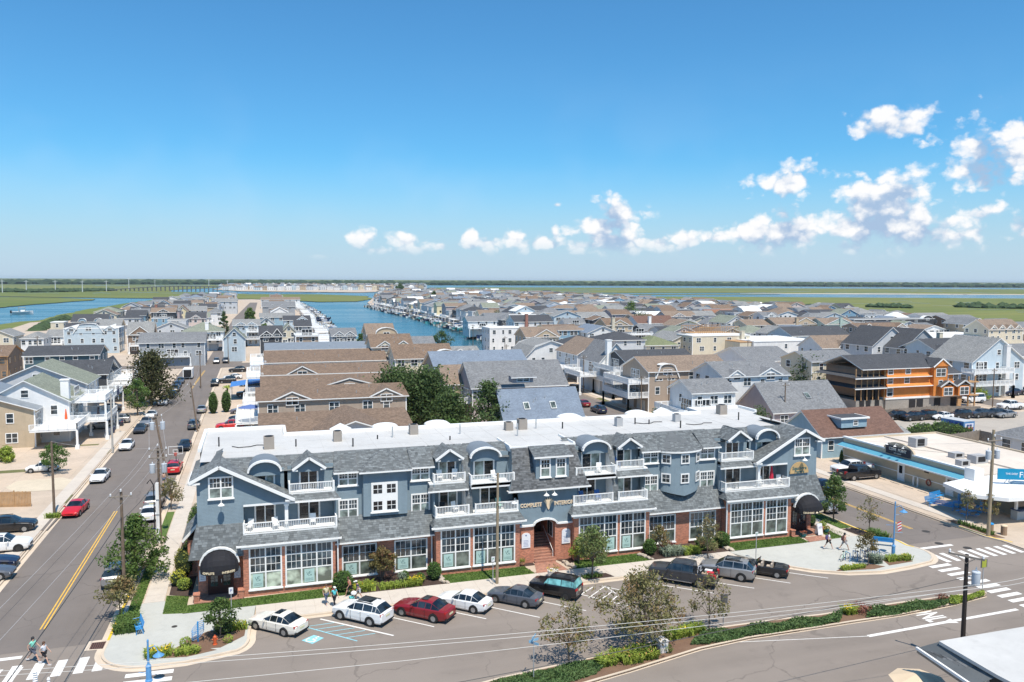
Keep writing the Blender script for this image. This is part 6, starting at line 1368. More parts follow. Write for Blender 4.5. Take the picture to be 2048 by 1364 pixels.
H(1212,1290,680,8.0,13,'hip',2.2,'lgrey','dark','house with broad charcoal hip roof, right one of a dark pair',fl=1,nw=3,far=False)
H(1029,1105,643,8.4,12,'gx',2.6,'white','dark','white house with charcoal roof and a tall red brick chimney',fl=2,nw=5,far=False,chim=(.3,-.04,RC_,.5))
H(975,1029,636,6.8,16,'gx',2.4,'pink','grey','pinkish house with long grey roof left of the brick chimney',fl=1,nw=4,far=True)
H(936,994,642,7.4,10,'gx',2.0,'white','grey','white house with grey roof and canal side balconies',fl=2,nw=4,far=True,decks=(('S',4,3,0,1),))
H(1155,1240,708,7.6,15,'gy',3.6,'lgrey','tan','pale house with steep tan gable roof left of the modern white one',fl=2,nw=3,far=False,decks=(('W',4.0,5,0,.9),),garage='open')
H(1200,1262,722,7.8,12,'gy',4.2,'white','grey','modern white house with tall white chimney wall and grey roof',fl=2,nw=2,far=False,chim=(.25,-.02,WHITE,.6),decks=(('W',4.4,5,0,.8),))
H(1252,1390,722,8.6,11,'gx',2.0,'dgrey','dark','dark navy house with curved dormer, white balconies and tall posts',fl=2,nw=4,ns=1,decks=(('W',6.4,3,0,1),('W',3.6,3,0,1)),garage='door')
H(1298,1460,742,8.4,12,'gx',2.4,'taupe','tan','taupe house with two curved gambrel dormers and wraparound porches',fl=2,nw=5,ns=1,dorm=((.22,5.2,1.0,'m'),(.86,4.6,1.0,'m')),decks=(('W',6.0,4.5,0,1),('W',3.2,4.5,0,1)),garage='door')
H(1447,1576,752,8.6,11,'gx',2.2,'white','grey','white three storey house with round window and two small gables',fl=3,nw=4,far=False,dorm=((.2,3.2,1.0,'g'),(.72,5,1.2,'g')))
H(1385,1470,784,7.0,8,'gx',1.8,'white','grey','white house wing with a wide railed deck on posts',fl=1,nw=3,ns=1,far=False,garage='open',decks=(('S',3.4,3.0,-.5,1),('W',3.4,3.5,-.4,.9)))
H(1548,1690,822,3.6,11,'gx',4.4,'lav','grey','cape cottage with large grey roof and one skylight',fl=1,nw=4,ns=1)
H(1465,1540,800,3.8,9,'gx',2.6,'lgrey','green','small low house with faded roof between the white house and the cottage',fl=1,nw=2,ns=1)
H(1385,1500,673,8.4,10,'flat',.4,'cream','white','cream rectangular house with flat roof and tall plain chimney',fl=2,nw=4,far=False,chim=(.85,-.03,WL['cream'],1.0))
H(1508,1635,684,7.0,22,'flat',.4,'white','white','white flat roofed warehouse with small white awnings',fl=0,nw=1,ns=0,far=False,cat='warehouse',name='warehouse')
H(1500,1592,722,5.4,18,'gx',3.0,'white','grey','low white building with sloping grey roof before the warehouse',fl=0,ns=0,nw=1,far=False)
H(1645,1742,695,7.0,11,'gx',3.2,'white','tan','white house with tan roof and a small steep centre gable',fl=2,nw=5,far=False,dorm=((.43,3.2,1.8,'g'),))
H(1624,1716,722,8.8,11,'gx',1.8,'cream','grey','cream three storey apartment house behind the big cedars',fl=3,nw=3,ns=2,far=False,split=6.2)
H(1452,1494,645,8.0,14,'gy',3.0,'white','green','tall white gabled house with faded green roof and railed porch',fl=2,nw=3,far=False,decks=(('S',3.2,3,-.1,1.1),))
H(1494,1540,650,7.4,12,'gx',2.2,'cream','tan','cream house with tan roof right of the tall white gable',fl=2,nw=4,far=False)
H(1556,1606,668,6.6,14,'gy',2.6,'lgrey','lgrey','pale grey gabled cottage with one small window',fl=1,nw=2,far=False)
H(1584,1700,671,7.4,14,'gx',2.8,'lblue','dark','light blue house with very long charcoal roof',fl=1,nw=5,far=False)
H(1553,1646,648,7.8,12,'gx',2.6,'tan','tan','tan duplex with tan roof and central gable between two chimneys',fl=2,nw=5,far=False,dorm=((.62,12,2.6,'g'),),decks=(('S',4.4,3,.3,1),),chim=(.42,-.02,WL['tan'],0))
H(1650,1710,648,7.8,12,'gx',2.4,'sage','tan','sage green duplex with wide gable and white deck',fl=2,nw=4,far=False,dorm=((.5,14,2.6,'g'),),decks=(('S',4.4,3,0,1),),chim=(.5,-.02,WL['sage'],.4))
H(1292,1357,690,6.2,14,'hip',2.4,'cream','olive','low cream house with olive green roof',fl=1,nw=3,far=False)
H(1345,1400,680,6.8,16,'gy',2.2,'cream','lgrey','cream house with pale gable roof left of the timber frame',fl=1,nw=2,far=False)
H(1276,1350,646,7.6,12,'gx',3.0,'white','red','white row house with red brown roof and an orange awning',fl=2,nw=4,far=False,decks=(('S',4.2,2.5,0,1),),chim=(.3,-.02,WHITE,-.2))
H(1348,1405,651,7.0,14,'gy',2.4,'yellow','tan','pale yellow house with tan front gable and small deck',fl=1,nw=3,far=False,decks=(('S',3.6,2.5,.3,1),))
H(1214,1265,650,8.6,12,'gx',2.6,'tan','brown','tan house with two square chimneys and a row of tall windows',fl=1,nw=4,far=False,dorm=((.5,8,2.0,'g'),),decks=(('S',4.6,3,0,1.1),),chim=(.22,-.03,WL['cream'],.2))
H(1708,1880,640,8.0,12,'flat',.5,'dgrey','lgrey','dark slate house with flat roof and white arched bay in front of the marsh',fl=2,nw=6,far=False,dorm=((.85,6,1.6,'a'),))
H(1718,1815,655,7.8,10,'gx',1.6,'taupe','brown','taupe row house with two white framed gables',fl=2,nw=4,far=False,dorm=((.2,5,1.4,'g'),(.88,5,1.4,'g')))
H(1862,2044,676,4.2,26,'flat',.5,'taupe','white','long low building with wide white flat roof and brown eaves',fl=1,nw=7,far=False,cat='building',name='motel')
H(1745,1820,690,8.6,12,'gy',5.0,'lgrey','dark','modern pale blue house with steep gable, leftmost of four behind the orange one',fl=2,nw=3,far=False,chim=(.95,0,WL['white'],-1.2))
H(1808,1882,695,8.4,12,'gy',5.0,'grey','dark','modern grey house with steep gable and cream stair tower, second of four',fl=2,nw=3,far=False,chim=(.95,0,WL['cream'],-1.2))
H(1872,1935,700,8.6,12,'gx',2.6,'lblue','dark','modern light blue house with two shed dormers and balconies, third of four',fl=3,nw=3,far=False,dorm=((.25,5,1.2,'g'),(.68,5,1.2,'g')),decks=(('S',3.4,3,.1,1),('S',6.1,3,.1,1)))
H(1945,2048,722,8.4,12,'gy',5.2,'lblue','lgrey','modern light blue house with round attic window and white stair tower at the right edge',fl=3,nw=3,far=False,chim=(.62,-.03,WL['white'],-1.8),decks=(('S',3.2,3.5,-.2,.55),('S',6.0,3.5,-.2,.55)))
H(2010,2110,712,8.4,12,'gx',2.4,'white','grey','white house with grey roof cut off by the right edge',fl=2,nw=3,far=False)
H(1850,1905,634,7.4,14,'gx',2.0,'white','lgrey','white house with pale roof on the marsh side',fl=1,nw=3,far=False)
H(1895,1960,640,7.8,14,'gx',2.2,'brown','grey','brown house with grey roof on the marsh side',fl=1,nw=3,far=False)
H(1940,1975,648,8.2,14,'gy',2.6,'tan','grey','tan gabled house on the marsh side',fl=2,nw=2,far=False)
H(1978,2046,658,7.6,12,'gx',3.6,'cream','tan','cream townhouse with four small peaked dormers at the right edge',fl=2,nw=5,far=False,dorm=tuple((.14+.24*i,3.4,1.5,'g') for i in range(4)))
def skylight(x0,y0,dep,ze,rh,px,py,w_=.9,h=1.2,root=None):
 "glass set on the south slope of a roof whose eave is at y0, height ze"
 n_=Vector((0,-rh,dep/2)).normalized();P0=Vector((x0,y0,ze+.1));r_=ray(px,py);o_=Vector((0,0,CAMH));t_=(P0-o_).dot(n_)/r_.dot(n_);c=o_+r_*t_;u=Vector((1,0,0));v=n_.cross(u)
 b=MB();q=[c+u*a*w_/2+v*e*h/2 for a,e in((-1,-1),(1,-1),(1,1),(-1,1))];b.prism([tuple(p) for p in q],n_*.12);o=b.build('skylight',METAL,root);b=MB();b.poly([tuple(p+n_*.13+(c-p)*.15) for p in q]);b.build('pane',INT2,o)
for nm,args in(('low cape house with big',(0,G(1012,842,3.6)[1],9,3.6,4.6,1053,812)),('low cape house with big',(0,G(1012,842,3.6)[1],9,3.6,4.6,1106,810)),('cape cottage with large',(0,G(1548,822,3.6)[1],11,3.6,4.4,1614,791))):
 rt_=[o for o in col.objects if o.get('label','').startswith(nm)][0];skylight(*args,w_=1.0,h=1.5,root=rt_)
rt_=[o for o in col.objects if o.get('label','').startswith('two storey lavender')][0];lx,ly=G(1028,766,8.2);b=MB();b.box(lx-.2,ly,8.2,lx+3.6,ly+2.6,9.2);b.build('dormer',WL['lav'],rt_);b=MB();b.poly([(lx-.6,ly-.4,9.2),(lx+4,ly-.4,9.2),(lx+4,ly+4,10.6),(lx-.6,ly+4,10.6)]);b.build('dormer_roof',RF['grey'],rt_);b=MB();b.box(lx-.7,ly-.5,9.08,lx+4.1,ly-.38,9.22);b.build('fascia',WHITE,rt_);hwin(rt_,lx+1.7,ly,8.75,2.2,.6)
# brown roofed row between the left street and the big cedars
house(.2,20,105,127,5.6,'gx',2.1,'grey','brown','house with the nearest large brown shingle roof behind the shops',fl=1,nw=3)
x0,y0=G(634,853,6.9);x1=solveX(771,y0,6.9);house(x0,x1,y0-4.0,y0+9,6.6,'gy',1.6,'lgrey','brown','low grey gable with two white framed windows rising behind the white roof',fl=1,nw=2,ns=0)
house(-.2,24,134.5,148,6.8,'gx',1.3,'taupe','brown','taupe gambrel house with two light blue peaked dormers',fl=1,nw=5,dorm=((.22,6.0,1.2,'g'),(.86,5.5,1.2,'g')),decks=(('W',3.2,3.5,0,1),))
house(.6,26,152,164,6.7,'gx',1.3,'taupe','brown','brown roofed house with a low wide gable, third from the shops',fl=1,nw=4,dorm=((.62,9,1.1,'g'),),decks=(('W',3.2,3.5,0,1),))
house(.8,27,171,183,6.8,'gx',1.4,'taupe','brown','brown roofed house with a peaked dormer left of centre, fourth from the shops',fl=1,nw=4,dorm=((.3,6,1.5,'g'),),decks=(('W',3.2,3.5,0,1),('W',6.2,3.2,0,1)))
house(1.6,30,194,213,7.0,'gx',2.0,'white','brown','white house with the largest plain brown roof, fifth from the shops',fl=1,nw=5,decks=(('W',3.2,3.5,0,1),('W',6.4,3.5,0,1)))
house(2,29.5,229,243,7.0,'gx',1.4,'lblue','solar','house with long grey blue roof by the cross street',fl=0,nw=1,ns=0)
house(38,44,126.5,131,2.3,'gx',.9,'white','grey','little white garden shed with grey roof among the cedars',fl=1,nw=1,ns=0,name='garden_shed',cat='shed')
# blue cottage with the red brown roof, between the shops and the snack bar
bc=house(79.8,94.2,97.4,106.5,3.6,'gx',3.1,'sky','red','sky blue cottage with red brown roof and a flat topped dormer',fl=1,nw=5,ns=1)
b=MB();b.box(83.6,97.9,4.4,88.3,101.6,5.7);d=b.build('dormer',WL['sky'],bc);b=MB();b.box(83.3,97.6,5.7,88.6,101.9,5.95,1);b.poly([(83.5,97.8,5.956),(88.4,97.8,5.956),(88.4,101.7,5.956),(83.5,101.7,5.956)]);b.build('dormer_roof',[RF['dark'],WHITE],bc);hwin(bc,86.2,97.9,5.1,.7,.7)
house(95.5,99.5,101.5,105,2.4,'gx',.6,'lblue','lgrey','small pale blue outbuilding with white roof behind the sky blue cottage',fl=1,nw=2,ns=0,name='outbuilding',cat='shed')
# orange unfinished house
oh=thing('unfinished_house',(131,144,0),'big three storey house under construction with bright orange sheathing and charcoal roof','house')
x0,x1,y0,y1=122.6,142.2,130.9,143;KF=.7;FOOT.append((114,144,128,144))
b=MB();b.box(x0,y0,0,x1,y1,2.3);b.build('block_base',WL['block'],oh);b=MB();b.box(x0,y0,2.7,x1-5.2,y1,8.8);b.box(x1-5.2,y0+.6,2.7,x1,y1,7.2);b.build('wall',WL['orange'],oh)
b=MB();b.box(x0-.1,y0-.12,2.3,x1+.1,y1,2.7);b.build('band',WHITE,oh)
b=MB();b.box(x0+11.4,y0-.9,2.7,x0+15,y0,8.9);b.build('bay',WL['orange'],oh)
b=MB();roof_mesh(b,'gx',x0-6,x1-5.2,y0,y1,8.9,2.2);b.build('roof',[RF['dark'],WHITE],oh);b=MB();roof_mesh(b,'gx',x1-5.2,x1,y0+.6,y1,7.3,2.6);b.build('roof',[RF['dark'],WHITE],oh)
for(a,c,ym,z) in((x0+11,x0+15.4,y0-1.2,8.95),):b=MB();xm=(a+c)/2;b.prism([(a,ym,z),(c,ym,z),(xm,ym,z+1.5)],(0,.2,0));b.build('gable',WL['orange'],oh);b=MB();b.poly([(a-.2,ym-.15,z-.1),(xm,ym-.15,z+1.6),(xm,ym+4.5,z+1.6),(a-.2,ym+1.2,z-.1)][::-1]);b.poly([(xm,ym-.15,z+1.6),(c+.2,ym-.15,z-.1),(c+.2,ym+1.2,z-.1),(xm,ym+4.5,z+1.6)][::-1]);b.build('gable_roof',RF['dark'],oh);b=MB();b.bar((a-.2,ym-.15,z-.15),(xm,ym-.15,z+1.55),.1,.22);b.bar((xm,ym-.15,z+1.55),(c+.2,ym-.15,z-.15),.1,.22);b.build('bargeboard',WHITE,oh)
for z in(5.2,8.05)[:1]+(7.9,)[:0]:pass
for z in(5.0,):b=MB();b.poly([(x0-.3,y0-.75,z),(x1+.2,y0-.75,z),(x1,y0,z+.5),(x0,y0,z+.5)]);b.build('skirt_roof',WL['orange'],oh);b=MB();b.box(x0-.4,y0-.83,z-.15,x1+.3,y0-.74,z+.02);b.build('fascia',WHITE,oh)
for z in(6.95,):b=MB();b.poly([(x0-.3,y0-.6,z),(x0+11,y0-.6,z),(x0+11,y0,z+.4),(x0,y0,z+.4)]);b.build('skirt_roof',WL['orange'],oh);b=MB();b.box(x0-.4,y0-.68,z-.15,x0+11.2,y0-.59,z+.02);b.build('fascia',WHITE,oh)
for f,z,w_,h in((1.4,3.8,1.1,1.5),(1.4,6.15,1.0,1.1),(7.5,6.15,1.0,1.1),(1.4,8.1,1.0,1.1),(7.8,8.1,1.0,1.1),(23,6.2,.9,1.4),(26.8,6.3,1.0,1.4)):hwin(oh,x0+f*KF,y0 if f<22 else y0+.6,z,w_*1.25,h*1.05,'S')
for f,z,w_,h in((18.3,7.6,2.4,1.5),(18.3,5.4,.9,1.0)):hwin(oh,x0+13.2,y0-.9,z,w_,h,'S')
for f in(14.6,18.9):
 b=MB();b.box(x0+f-1.9,y0-1.9,2.7,x0+f+1.3,y0-.2,4.75);b.build('bay',WL['orange'],oh);hwin(oh,x0+f-.3,y0-1.9,3.7,2.2,1.5,'S');b=MB();xm=x0+f-.3;b.bar((xm-2.2,y0-2.1,4.7),(xm,y0-2.1,5.9),.1,.25);b.bar((xm,y0-2.1,5.9),(xm+2.2,y0-2.1,4.7),.1,.25);b.build('bargeboard',WHITE,oh);b=MB();b.poly([(xm-2.2,y0-2.2,4.75),(xm,y0-2.2,5.95),(xm,y0,5.95),(xm-2.2,y0,4.75)][::-1]);b.poly([(xm,y0-2.2,5.95),(xm+2.2,y0-2.2,4.75),(xm+2.2,y0,4.75),(xm,y0,5.95)][::-1]);b.build('gable_roof',RF['dark'],oh)
for f in(6,8,12.6,17):b=MB();b.box(x0+f,y0-.03,0,x0+f+1.7,y0+.05,2.1);b.build('opening',DARKIN,oh)
b=MB();b.box(x0-7,y0+.5,.0,x0,y1,2.3);b.build('block_base',WL['block'],oh)
b=MB();b.box(x0-5,y0+1.5,2.7,x0,y1,8.7);b.build('framed_wall',WL['brown'],oh)
for z in(4.9,7.0):b=MB();b.poly([(x0-8.2,y0-.6,z),(x0-.2,y0-.6,z),(x0,y0+1.5,z+.45),(x0-6,y0+1.5,z+.45)]);b.poly([(x0-8.2,y1,z),(x0-8.2,y0-.6,z),(x0-6,y0+1.5,z+.45),(x0-6,y1,z+.45)]);b.build('porch_roof',RF['dark'],oh);b=MB();b.box(x0-8.3,y0-.7,z-.2,x0,y0-.6,z);b.build('fascia',WHITE,oh)
for k in range(6):b=MB();b.box(x0-7.6+k*1.45,y0+.1,2.3,x0-7.45+k*1.45,y0+.25,8.8);b.build('post',WOOD,oh)
for f in(1.2,3.4,5.0):b=MB();b.box(x0-f-1.1,y0+.42,.2,x0-f,y0+1.6,4.6);b.build('opening',DARKIN,oh)
b=MB();[b.box(x0+15.4+.35*k,y0-3.2+.28*k,.3*k,x0+16.4+.35*k,y0-2.9+.28*k,.3*k+.3) for k in range(8)];b.build('stairs',WOOD,oh)
for k,(x,y) in enumerate(((x1+1.6,y0-.5),(x1+3.4,y0-.5))):b=MB();b.box(x-.12,y-.12,0,x+.12,y+.12,6.5);b.build('scaffold_post',WOOD,oh)
b=MB();b.box(x1+1.2,y0-1.2,5.2,x1+3.8,y0+1,5.4);b.box(x1+1.2,y0-1.2,2.4,x1+3.8,y0+1,2.6);b.build('scaffold_deck',WOOD,oh)
for(px0,px1,py,z,lab) in((1398,1478,668,8.5,'roofless timber frame of a new house'),(1480,1558,684,7.0,'flat timber floor platform of a new house')):
 x0,y0=G(px0,py,z);x1=solveX(px1,y0,z);t=thing('timber_frame',((x0+x1)/2,y0,0),lab,'house frame');FOOT.append((x0,x1,y0,y0+12));zt=z+(2.2 if z>8 else 0)
 b=MB();b.box(x0,y0,0,x1,y0+12,z-.2);b.build('wall',WL['cream'],t);b=MB();b.box(x0,y0-.1,z-.2,x1,y0+12,z);b.build('floor_deck',WOOD,t)
 if z>8:
  b=MB()
  for yy in(y0,y0+11.8):
   n=22
   for k in range(n+1):xx=x0+(x1-x0)*k/n;b.box(xx-.06,yy,z,xx+.06,yy+.12,zt)
   b.box(x0,yy,zt,x1,yy+.14,zt+.16)
  q=b.build('studs',WOOD,t);q['kind']='stuff'
H(1418,1480,627,7.6,12,'gx',2.2,'orange','rust','new house with yellow orange sheathing and orange roof boards',fl=1,nw=3,trim=WOOD,far=True)
# far town fill
def inpoly(x,y,P):
 c=False
 for i in range(len(P)):
  (x1,y1),(x2,y2)=P[i][:2],P[i-1][:2]
  if(y1>y)!=(y2>y) and x<(x2-x1)*(y-y1)/(y2-y1)+x1:c=not c
 return c
def proj(x,y,z=0):
 v=Vector((x,y,z-CAMH));d=v.dot(FW);return(IW/2+FL*v.dot(RT)/d,IH/2-FL*v.dot(UP)/d)
r=random.Random(21);cand=[]
colsx=[(-75,1),(-60,-1),(-46,1),(-30,-1)]+[(8,1),(24,-1),(34,1)]+[(x,s) for k in range(24) for x,s in((104+k*36,1),(104+k*36+17,-1))]
for cx,s in colsx:
 y=180 if cx<100 else 168;y+=r.uniform(0,8)
 while y<1500:
  wd=r.uniform(8.5,13);dp=r.uniform(9,15) if cx>100 else r.uniform(9,12)
  skew=(y-260)*(.018 if 0<cx<45 else 0)
  x=cx+skew+r.uniform(-1,1)
  if all(inpoly(x+a,y+c,isl) for a in(-8,8) for c in(-8,wd+10)) and not any(x-dp/2<F_[1]+1 and x+dp/2>F_[0]-1 and y<F_[3]+1.5 and y+wd>F_[2]-1.5 for F_ in FOOT) and not(249<y+wd and y<267 and x<200):
   px,py=proj(x,y)
   if-60<px<2110 and not(x<-20 and y<430) and not(0<cx<100 and y<500) and not(cx>100 and y<262):cand.append((y,x,dp,wd))
  y+=wd+r.uniform(1.0,3.5)
cand.sort()
print('candidates',len(cand),'explicit',len(HN))
NIND=296-len(HN)
wn=['white','white','white','white','white','white','lgrey','lgrey','cream','tan','lblue','grey','lgrey','lav','sage','yellow','pink','taupe','dgrey','blue'];rn=['brown','grey','grey','grey','dark','tan','lgrey','dark','lgrey','brown','green','grey','white','tan','lgrey','dark','sblue']
CN=dict(white='white',cream='cream',tan='tan',lblue='light blue',grey='grey',lgrey='pale grey',lav='lavender grey',sage='sage green',yellow='pale yellow',pink='pinkish',taupe='taupe',dgrey='dark grey',blue='blue',brown='brown',dark='charcoal',green='faded green',sblue='slate blue',red='red brown')
TN=dict(gx='long roof',gy='front gable roof',hip='hip roof',flat='flat roof',gambx='gambrel roof',gamby='gambrel roof')
used={}
def far_label(w1,r1,t1,x,y):
 px=proj(x,y)[0];z='left of the canal' if x<60 else('just right of the canal' if px<1150 else('mid town' if px<1600 else 'right side of town'))
 d=('near rows' if y<330 else 'middle rows' if y<420 else 'far rows')
 return f"{CN[w1]} house with {CN[r1]} {TN[t1]} {z}, {d}"
used={};stuff=[]
for i,(y,x,dp,wd) in enumerate(cand):
 w1=r.choice(wn);r1=r.choice(rn);t1=r.choice(('gx','gx','gy','gy','hip','flat','gambx'));ze=r.uniform(6.2,9.9) if y>340 else r.uniform(5,6.4);rh=r.uniform(1.6,2.9)
 if y>600:ze-=.8
 if i<NIND:
  lab=far_label(w1,r1,t1,x,y)
  while lab in used:w1=r.choice(wn);r1=r.choice(rn);t1=r.choice(('gx','gx','gy','gy','hip','flat','gambx'));lab=far_label(w1,r1,t1,x,y)
  used[lab]=1
  house(x-dp/2,x+dp/2,y,y+wd,ze,t1,rh,w1,r1,lab,fl=3 if ze>8.2 else 2,nw=4 if y<400 else 3,ns=2 if y<330 else 1,far=True,ww=1.25,split=ze*.5 if r.random()<.6 else None,group='houses filling the town rows',decks=((('S',3.4,2.0,.05,.95),)+((('S',6.0,1.8,.1,.9),) if r.random()<.4 else()) if r.random()<.5 and y<560 else((('E' if x<8 else 'W',3.6,2.2,.05,.95),) if y<560 else())),dorm=(((.5,dp*.5,1.5,'g'),) if t1=='gx' and r.random()<.5 and y<450 else()))
 else:stuff.append((x-dp/2,x+dp/2,y,y+wd,ze,t1,rh,w1,r1))
for i in range(420):
 px=r.uniform(440,850);py=r.uniform(572,580.5);x,y=G(px,py+(0 if px>560 else.5));stuff.append((x-7,x+7,y,y+12,r.uniform(7,11),r.choice(('gx','gy','hip')),3,r.choice(wn[:11]),r.choice(rn)))
ws,rs,gs={},{},MB()
allm=sorted(set(q[7] for q in stuff));allr=sorted(set(q[8] for q in stuff));fb=MB()
for(x0,x1,y0,y1,ze,t1,rh,w1,r1) in stuff:
 s=MB();s.box(x0,y0,0,x1,y1,ze);gable_wall(s,t1,x0,x1,y0,y1,ze,rh);fb.add(s.v,s.f,allm.index(w1))
 s=MB();roof_mesh(s,t1,x0,x1,y0,y1,ze,rh);o_=len(fb.v)
 for f,m_ in zip(s.f,s.m):fb.f.append([k+o_ for k in f]);fb.m.append(len(allm)+allr.index(r1) if m_==0 else len(allm)+len(allr));fb.t.append(.5)
 fb.v+=s.v
 if x0>60:
  for k in range(3):
   for z in(2.0,4.9):yy=y0+(y1-y0)*(k+.5)/3;fb.quad((x0-.03,yy+.7,z-.7),(x0-.03,yy-.7,z-.7),(x0-.03,yy-.7,z+.8),(x0-.03,yy+.7,z+.8),len(allm)+len(allr)+1)
  if r.random()<.6:fb.box(x0-1.6,y0+.5,3.1,x0,y1-.5,4.1,len(allm)+len(allr))
 for k in range(3):
  for z in(2.2,5.2):xx=x0+(x1-x0)*(k+.5)/3;fb.quad((xx-.6,y0-.03,z-.6),(xx+.6,y0-.03,z-.6),(xx+.6,y0-.03,z+.7),(xx-.6,y0-.03,z+.7),len(allm)+len(allr)+1)
o=fb.build('distant_town',[WL[k] for k in allm]+[RF[k] for k in allr]+[WHITE,GLD]);tag(o,'mass of small far houses where the town runs out towards the marsh',kind='stuff')
# snack bar and the yard round it
SN=thing('snack_bar',(90,82,0),'low beige snack bar with blue pent roof, white flat roof and an arched sign gable','building')
BEI=mat('beige_stucco',(.52,.43,.31),.85,var=.06);SKYB=mat('light_blue_metal',(.10,.33,.45),.5,'planks',.06,size=.4,bump=.3);PAREX=mat('snack_roof',(.62,.55,.47),.8,'concrete',.12)
wx=81.2
b=MB();b.box(wx,72,.1,wx+.25,94.5,3.9);b.build('wall',BEI,SN);b=MB();b.box(wx+.25,94.2,.1,98,94.5,3.7);b.box(98,66,.1,98.3,94.5,3.7);b.build('rear_wall',BEI,SN)
b=MB();b.box(wx+.25,72,3.4,98,94.2,3.5);b.box(88.2,72,3.5,88.5,94.2,3.68);b.build('flat_roof',PAREX,SN)
b=MB();b.box(wx-.12,72,3.78,wx+.4,81.6,3.98);b.box(wx-.12,86.4,3.78,wx+.4,94.6,3.98);b.build('parapet_cap',WHITE,SN)
b=MB();b.poly([(wx-1.1,72,2.75),(wx,72,3.15),(wx,94.6,3.15),(wx-1.1,94.6,2.75)][::-1]);b.poly([(wx-1.1,72,2.7),(wx-1.1,94.6,2.7),(wx,94.6,2.7),(wx,72,2.7)]);b.build('pent_roof',SKYB,SN)
b=MB();b.box(wx-1.16,72,2.62,wx-1.08,94.6,2.78);b.build('gutter',WHITE,SN)
n=12;b=MB();b.prism([(wx-.05,84.0+math.cos(math.pi*i/n)*2.7,3.8+math.sin(math.pi*i/n)*1.25) for i in range(n+1)],(.3,0,0));b.build('arched_gable',BEI,SN)
b=MB();b.box(wx-.2,81.9,3.35,wx-.06,86.1,4.45);s=b.build('sign_board',mat('black_sign',(.018,.02,.035),.6,'flat'),SN)
text(s,'COVE  POINT',(wx-.22,84,4.05),.55,mat('pale_sign_letters',(.7,.7,.65),.6,'flat'),rz=-90,ext=.01,name='sign_lettering',sx=.9,bold=.01);text(s,'ICE CREAM',(wx-.22,84,3.58),.25,MATS['pale_sign_letters'],rz=-90,ext=.01,name='sign_lettering')
for y in(85.4,84,82.6):b=MB();b.tube([(wx-.1,y,4.75),(wx-.5,y,4.95),(wx-.7,y,4.75)],.025,5);b.lathe([(.03,.12),(.2,0),(.18,-.02)],(wx-.7,y,4.62),10);b.build('sign_lamp',WHITE,SN)
b=MB();b.box(wx-.05,72,1.15,wx,94.4,1.25);b.build('rail_trim',WHITE,SN)
for y in(83.4,75.6):b=MB();b.box(wx-.1,y-.6,.1,wx,y+.6,2.35);d=b.build('door',WHITE,SN);b=MB();b.box(wx-.13,y-.25,1.1,wx-.101,y+.3,2.1);b.build('pane',GLD,d)
for y in(80.9,80.2):b=MB();b.box(wx-.5,y-.07,.1,wx-.36,y+.07,1.3);b.build('white_post',WHITE,SN)
b=MB();b.lathe([(.28,-.05),(.42,-.05),(.42,.05),(.28,.05),(.28,-.05)],(wx-.1,78.8,.95),14,axis='x',cap=False);b.build('life_ring',mat('faded_red',(.28,.08,.05),.7),SN)
b=MB();b.box(wx-.06,78.9,2.1,wx-.01,79.6,2.4);b.build('small_sign',BLK,SN)
for k in range(5):b=MB();b.box(wx-2.0,77.0+k*2.3,.11,wx-1.85,78.6+k*2.3,.2);tag(b.build('wheel_stop',KERB),'concrete wheel stop by the snack bar wall, number %s from the tables'%['one','two','three','four','five'][k],'wheel stop','wheel stops along the snack bar')
b=MB();can=[(wx,72.2),(75.0,70.8),(73.8,66.0),(76.5,63.6),(84,62.8),(98,62.8),(98,72.2)];b.sheet(can,3.35);[b.quad((*can[i],2.95),(*can[(i+1)%7],2.95),(*can[(i+1)%7],3.35),(*can[i],3.35)) for i in range(7)];b.build('canopy',WHITE,SN)
b=MB();b.sheet([(q[0],q[1]) for q in can],2.95);b.build('canopy_soffit',WHITE,SN)
b=MB();b.box(79.2,70.4,3.36,80.6,71.8,4.7);b.build('roof_tower',WHITE,SN)
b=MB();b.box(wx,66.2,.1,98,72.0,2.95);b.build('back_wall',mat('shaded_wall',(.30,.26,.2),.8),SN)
for x0_,x1_ in((80.0,82.2),(82.8,92)):
 b=MB();b.box(x0_,65.4,.1,x1_,66.2,1.15);b.build('counter_base',mat('weathered_board',(.50,.50,.48),.8,'siding',.06,size=.14),SN);b=MB();b.box(x0_-.1,65.0,1.15,x1_+.1,66.2,1.28);b.build('counter',mat('navy_trim',(.05,.08,.16),.5,var=.05),SN)
 b=MB();b.box(x0_+.05,65.6,1.28,x1_,65.7,2.9);b.build('pane',GLD,SN)
 for x in(x0_,x1_):b=MB();b.box(x-.1,65.45,1.28,x+.12,65.72,2.95);b.build('post',WHITE,SN)
r=random.Random(3)
for k in range(14):x=82.95+k*.42;b=MB();b.lathe([(.09,0),(.1,.15),(.05,.22),(.05,.28)],(x,65.25,1.28),7);b.build('bottle',mat('bottle_%d'%(k%4),[(.6,.1,.08),(.7,.65,.3),(.2,.5,.55),(.6,.6,.62)][k%4],.3,'flat'),SN)
SGB=mat('bright_blue_sign',(.0,.22,.38),.5,var=.04,bump=0)
fs=thing('roof_sign',(86.5,66.5,3.35),'long blue rooftop sign reading FREEZE, standing on the white canopy','sign')
b=MB();a0=Vector((80.6,68.6,0));a1=Vector((90,64.0,0));b.bar((a0.x,a0.y,4.55),(a1.x,a1.y,4.55),.12,1.25);b.build('panel',SGB,fs)
for t_ in(.12,.4,.7,.95):p=a0.lerp(a1,t_);b=MB();b.tube([(p.x,p.y,3.35),(p.x,p.y,4.1)],.05,5);b.tube([(p.x,p.y,4.2),(p.x+.4,p.y+.9,3.36)],.04,5);b.build('leg',METAL,fs)
p=a0.lerp(a1,.36);dd=(a1-a0).normalized();nn=Vector((dd.y,-dd.x,0));p+=nn*.08
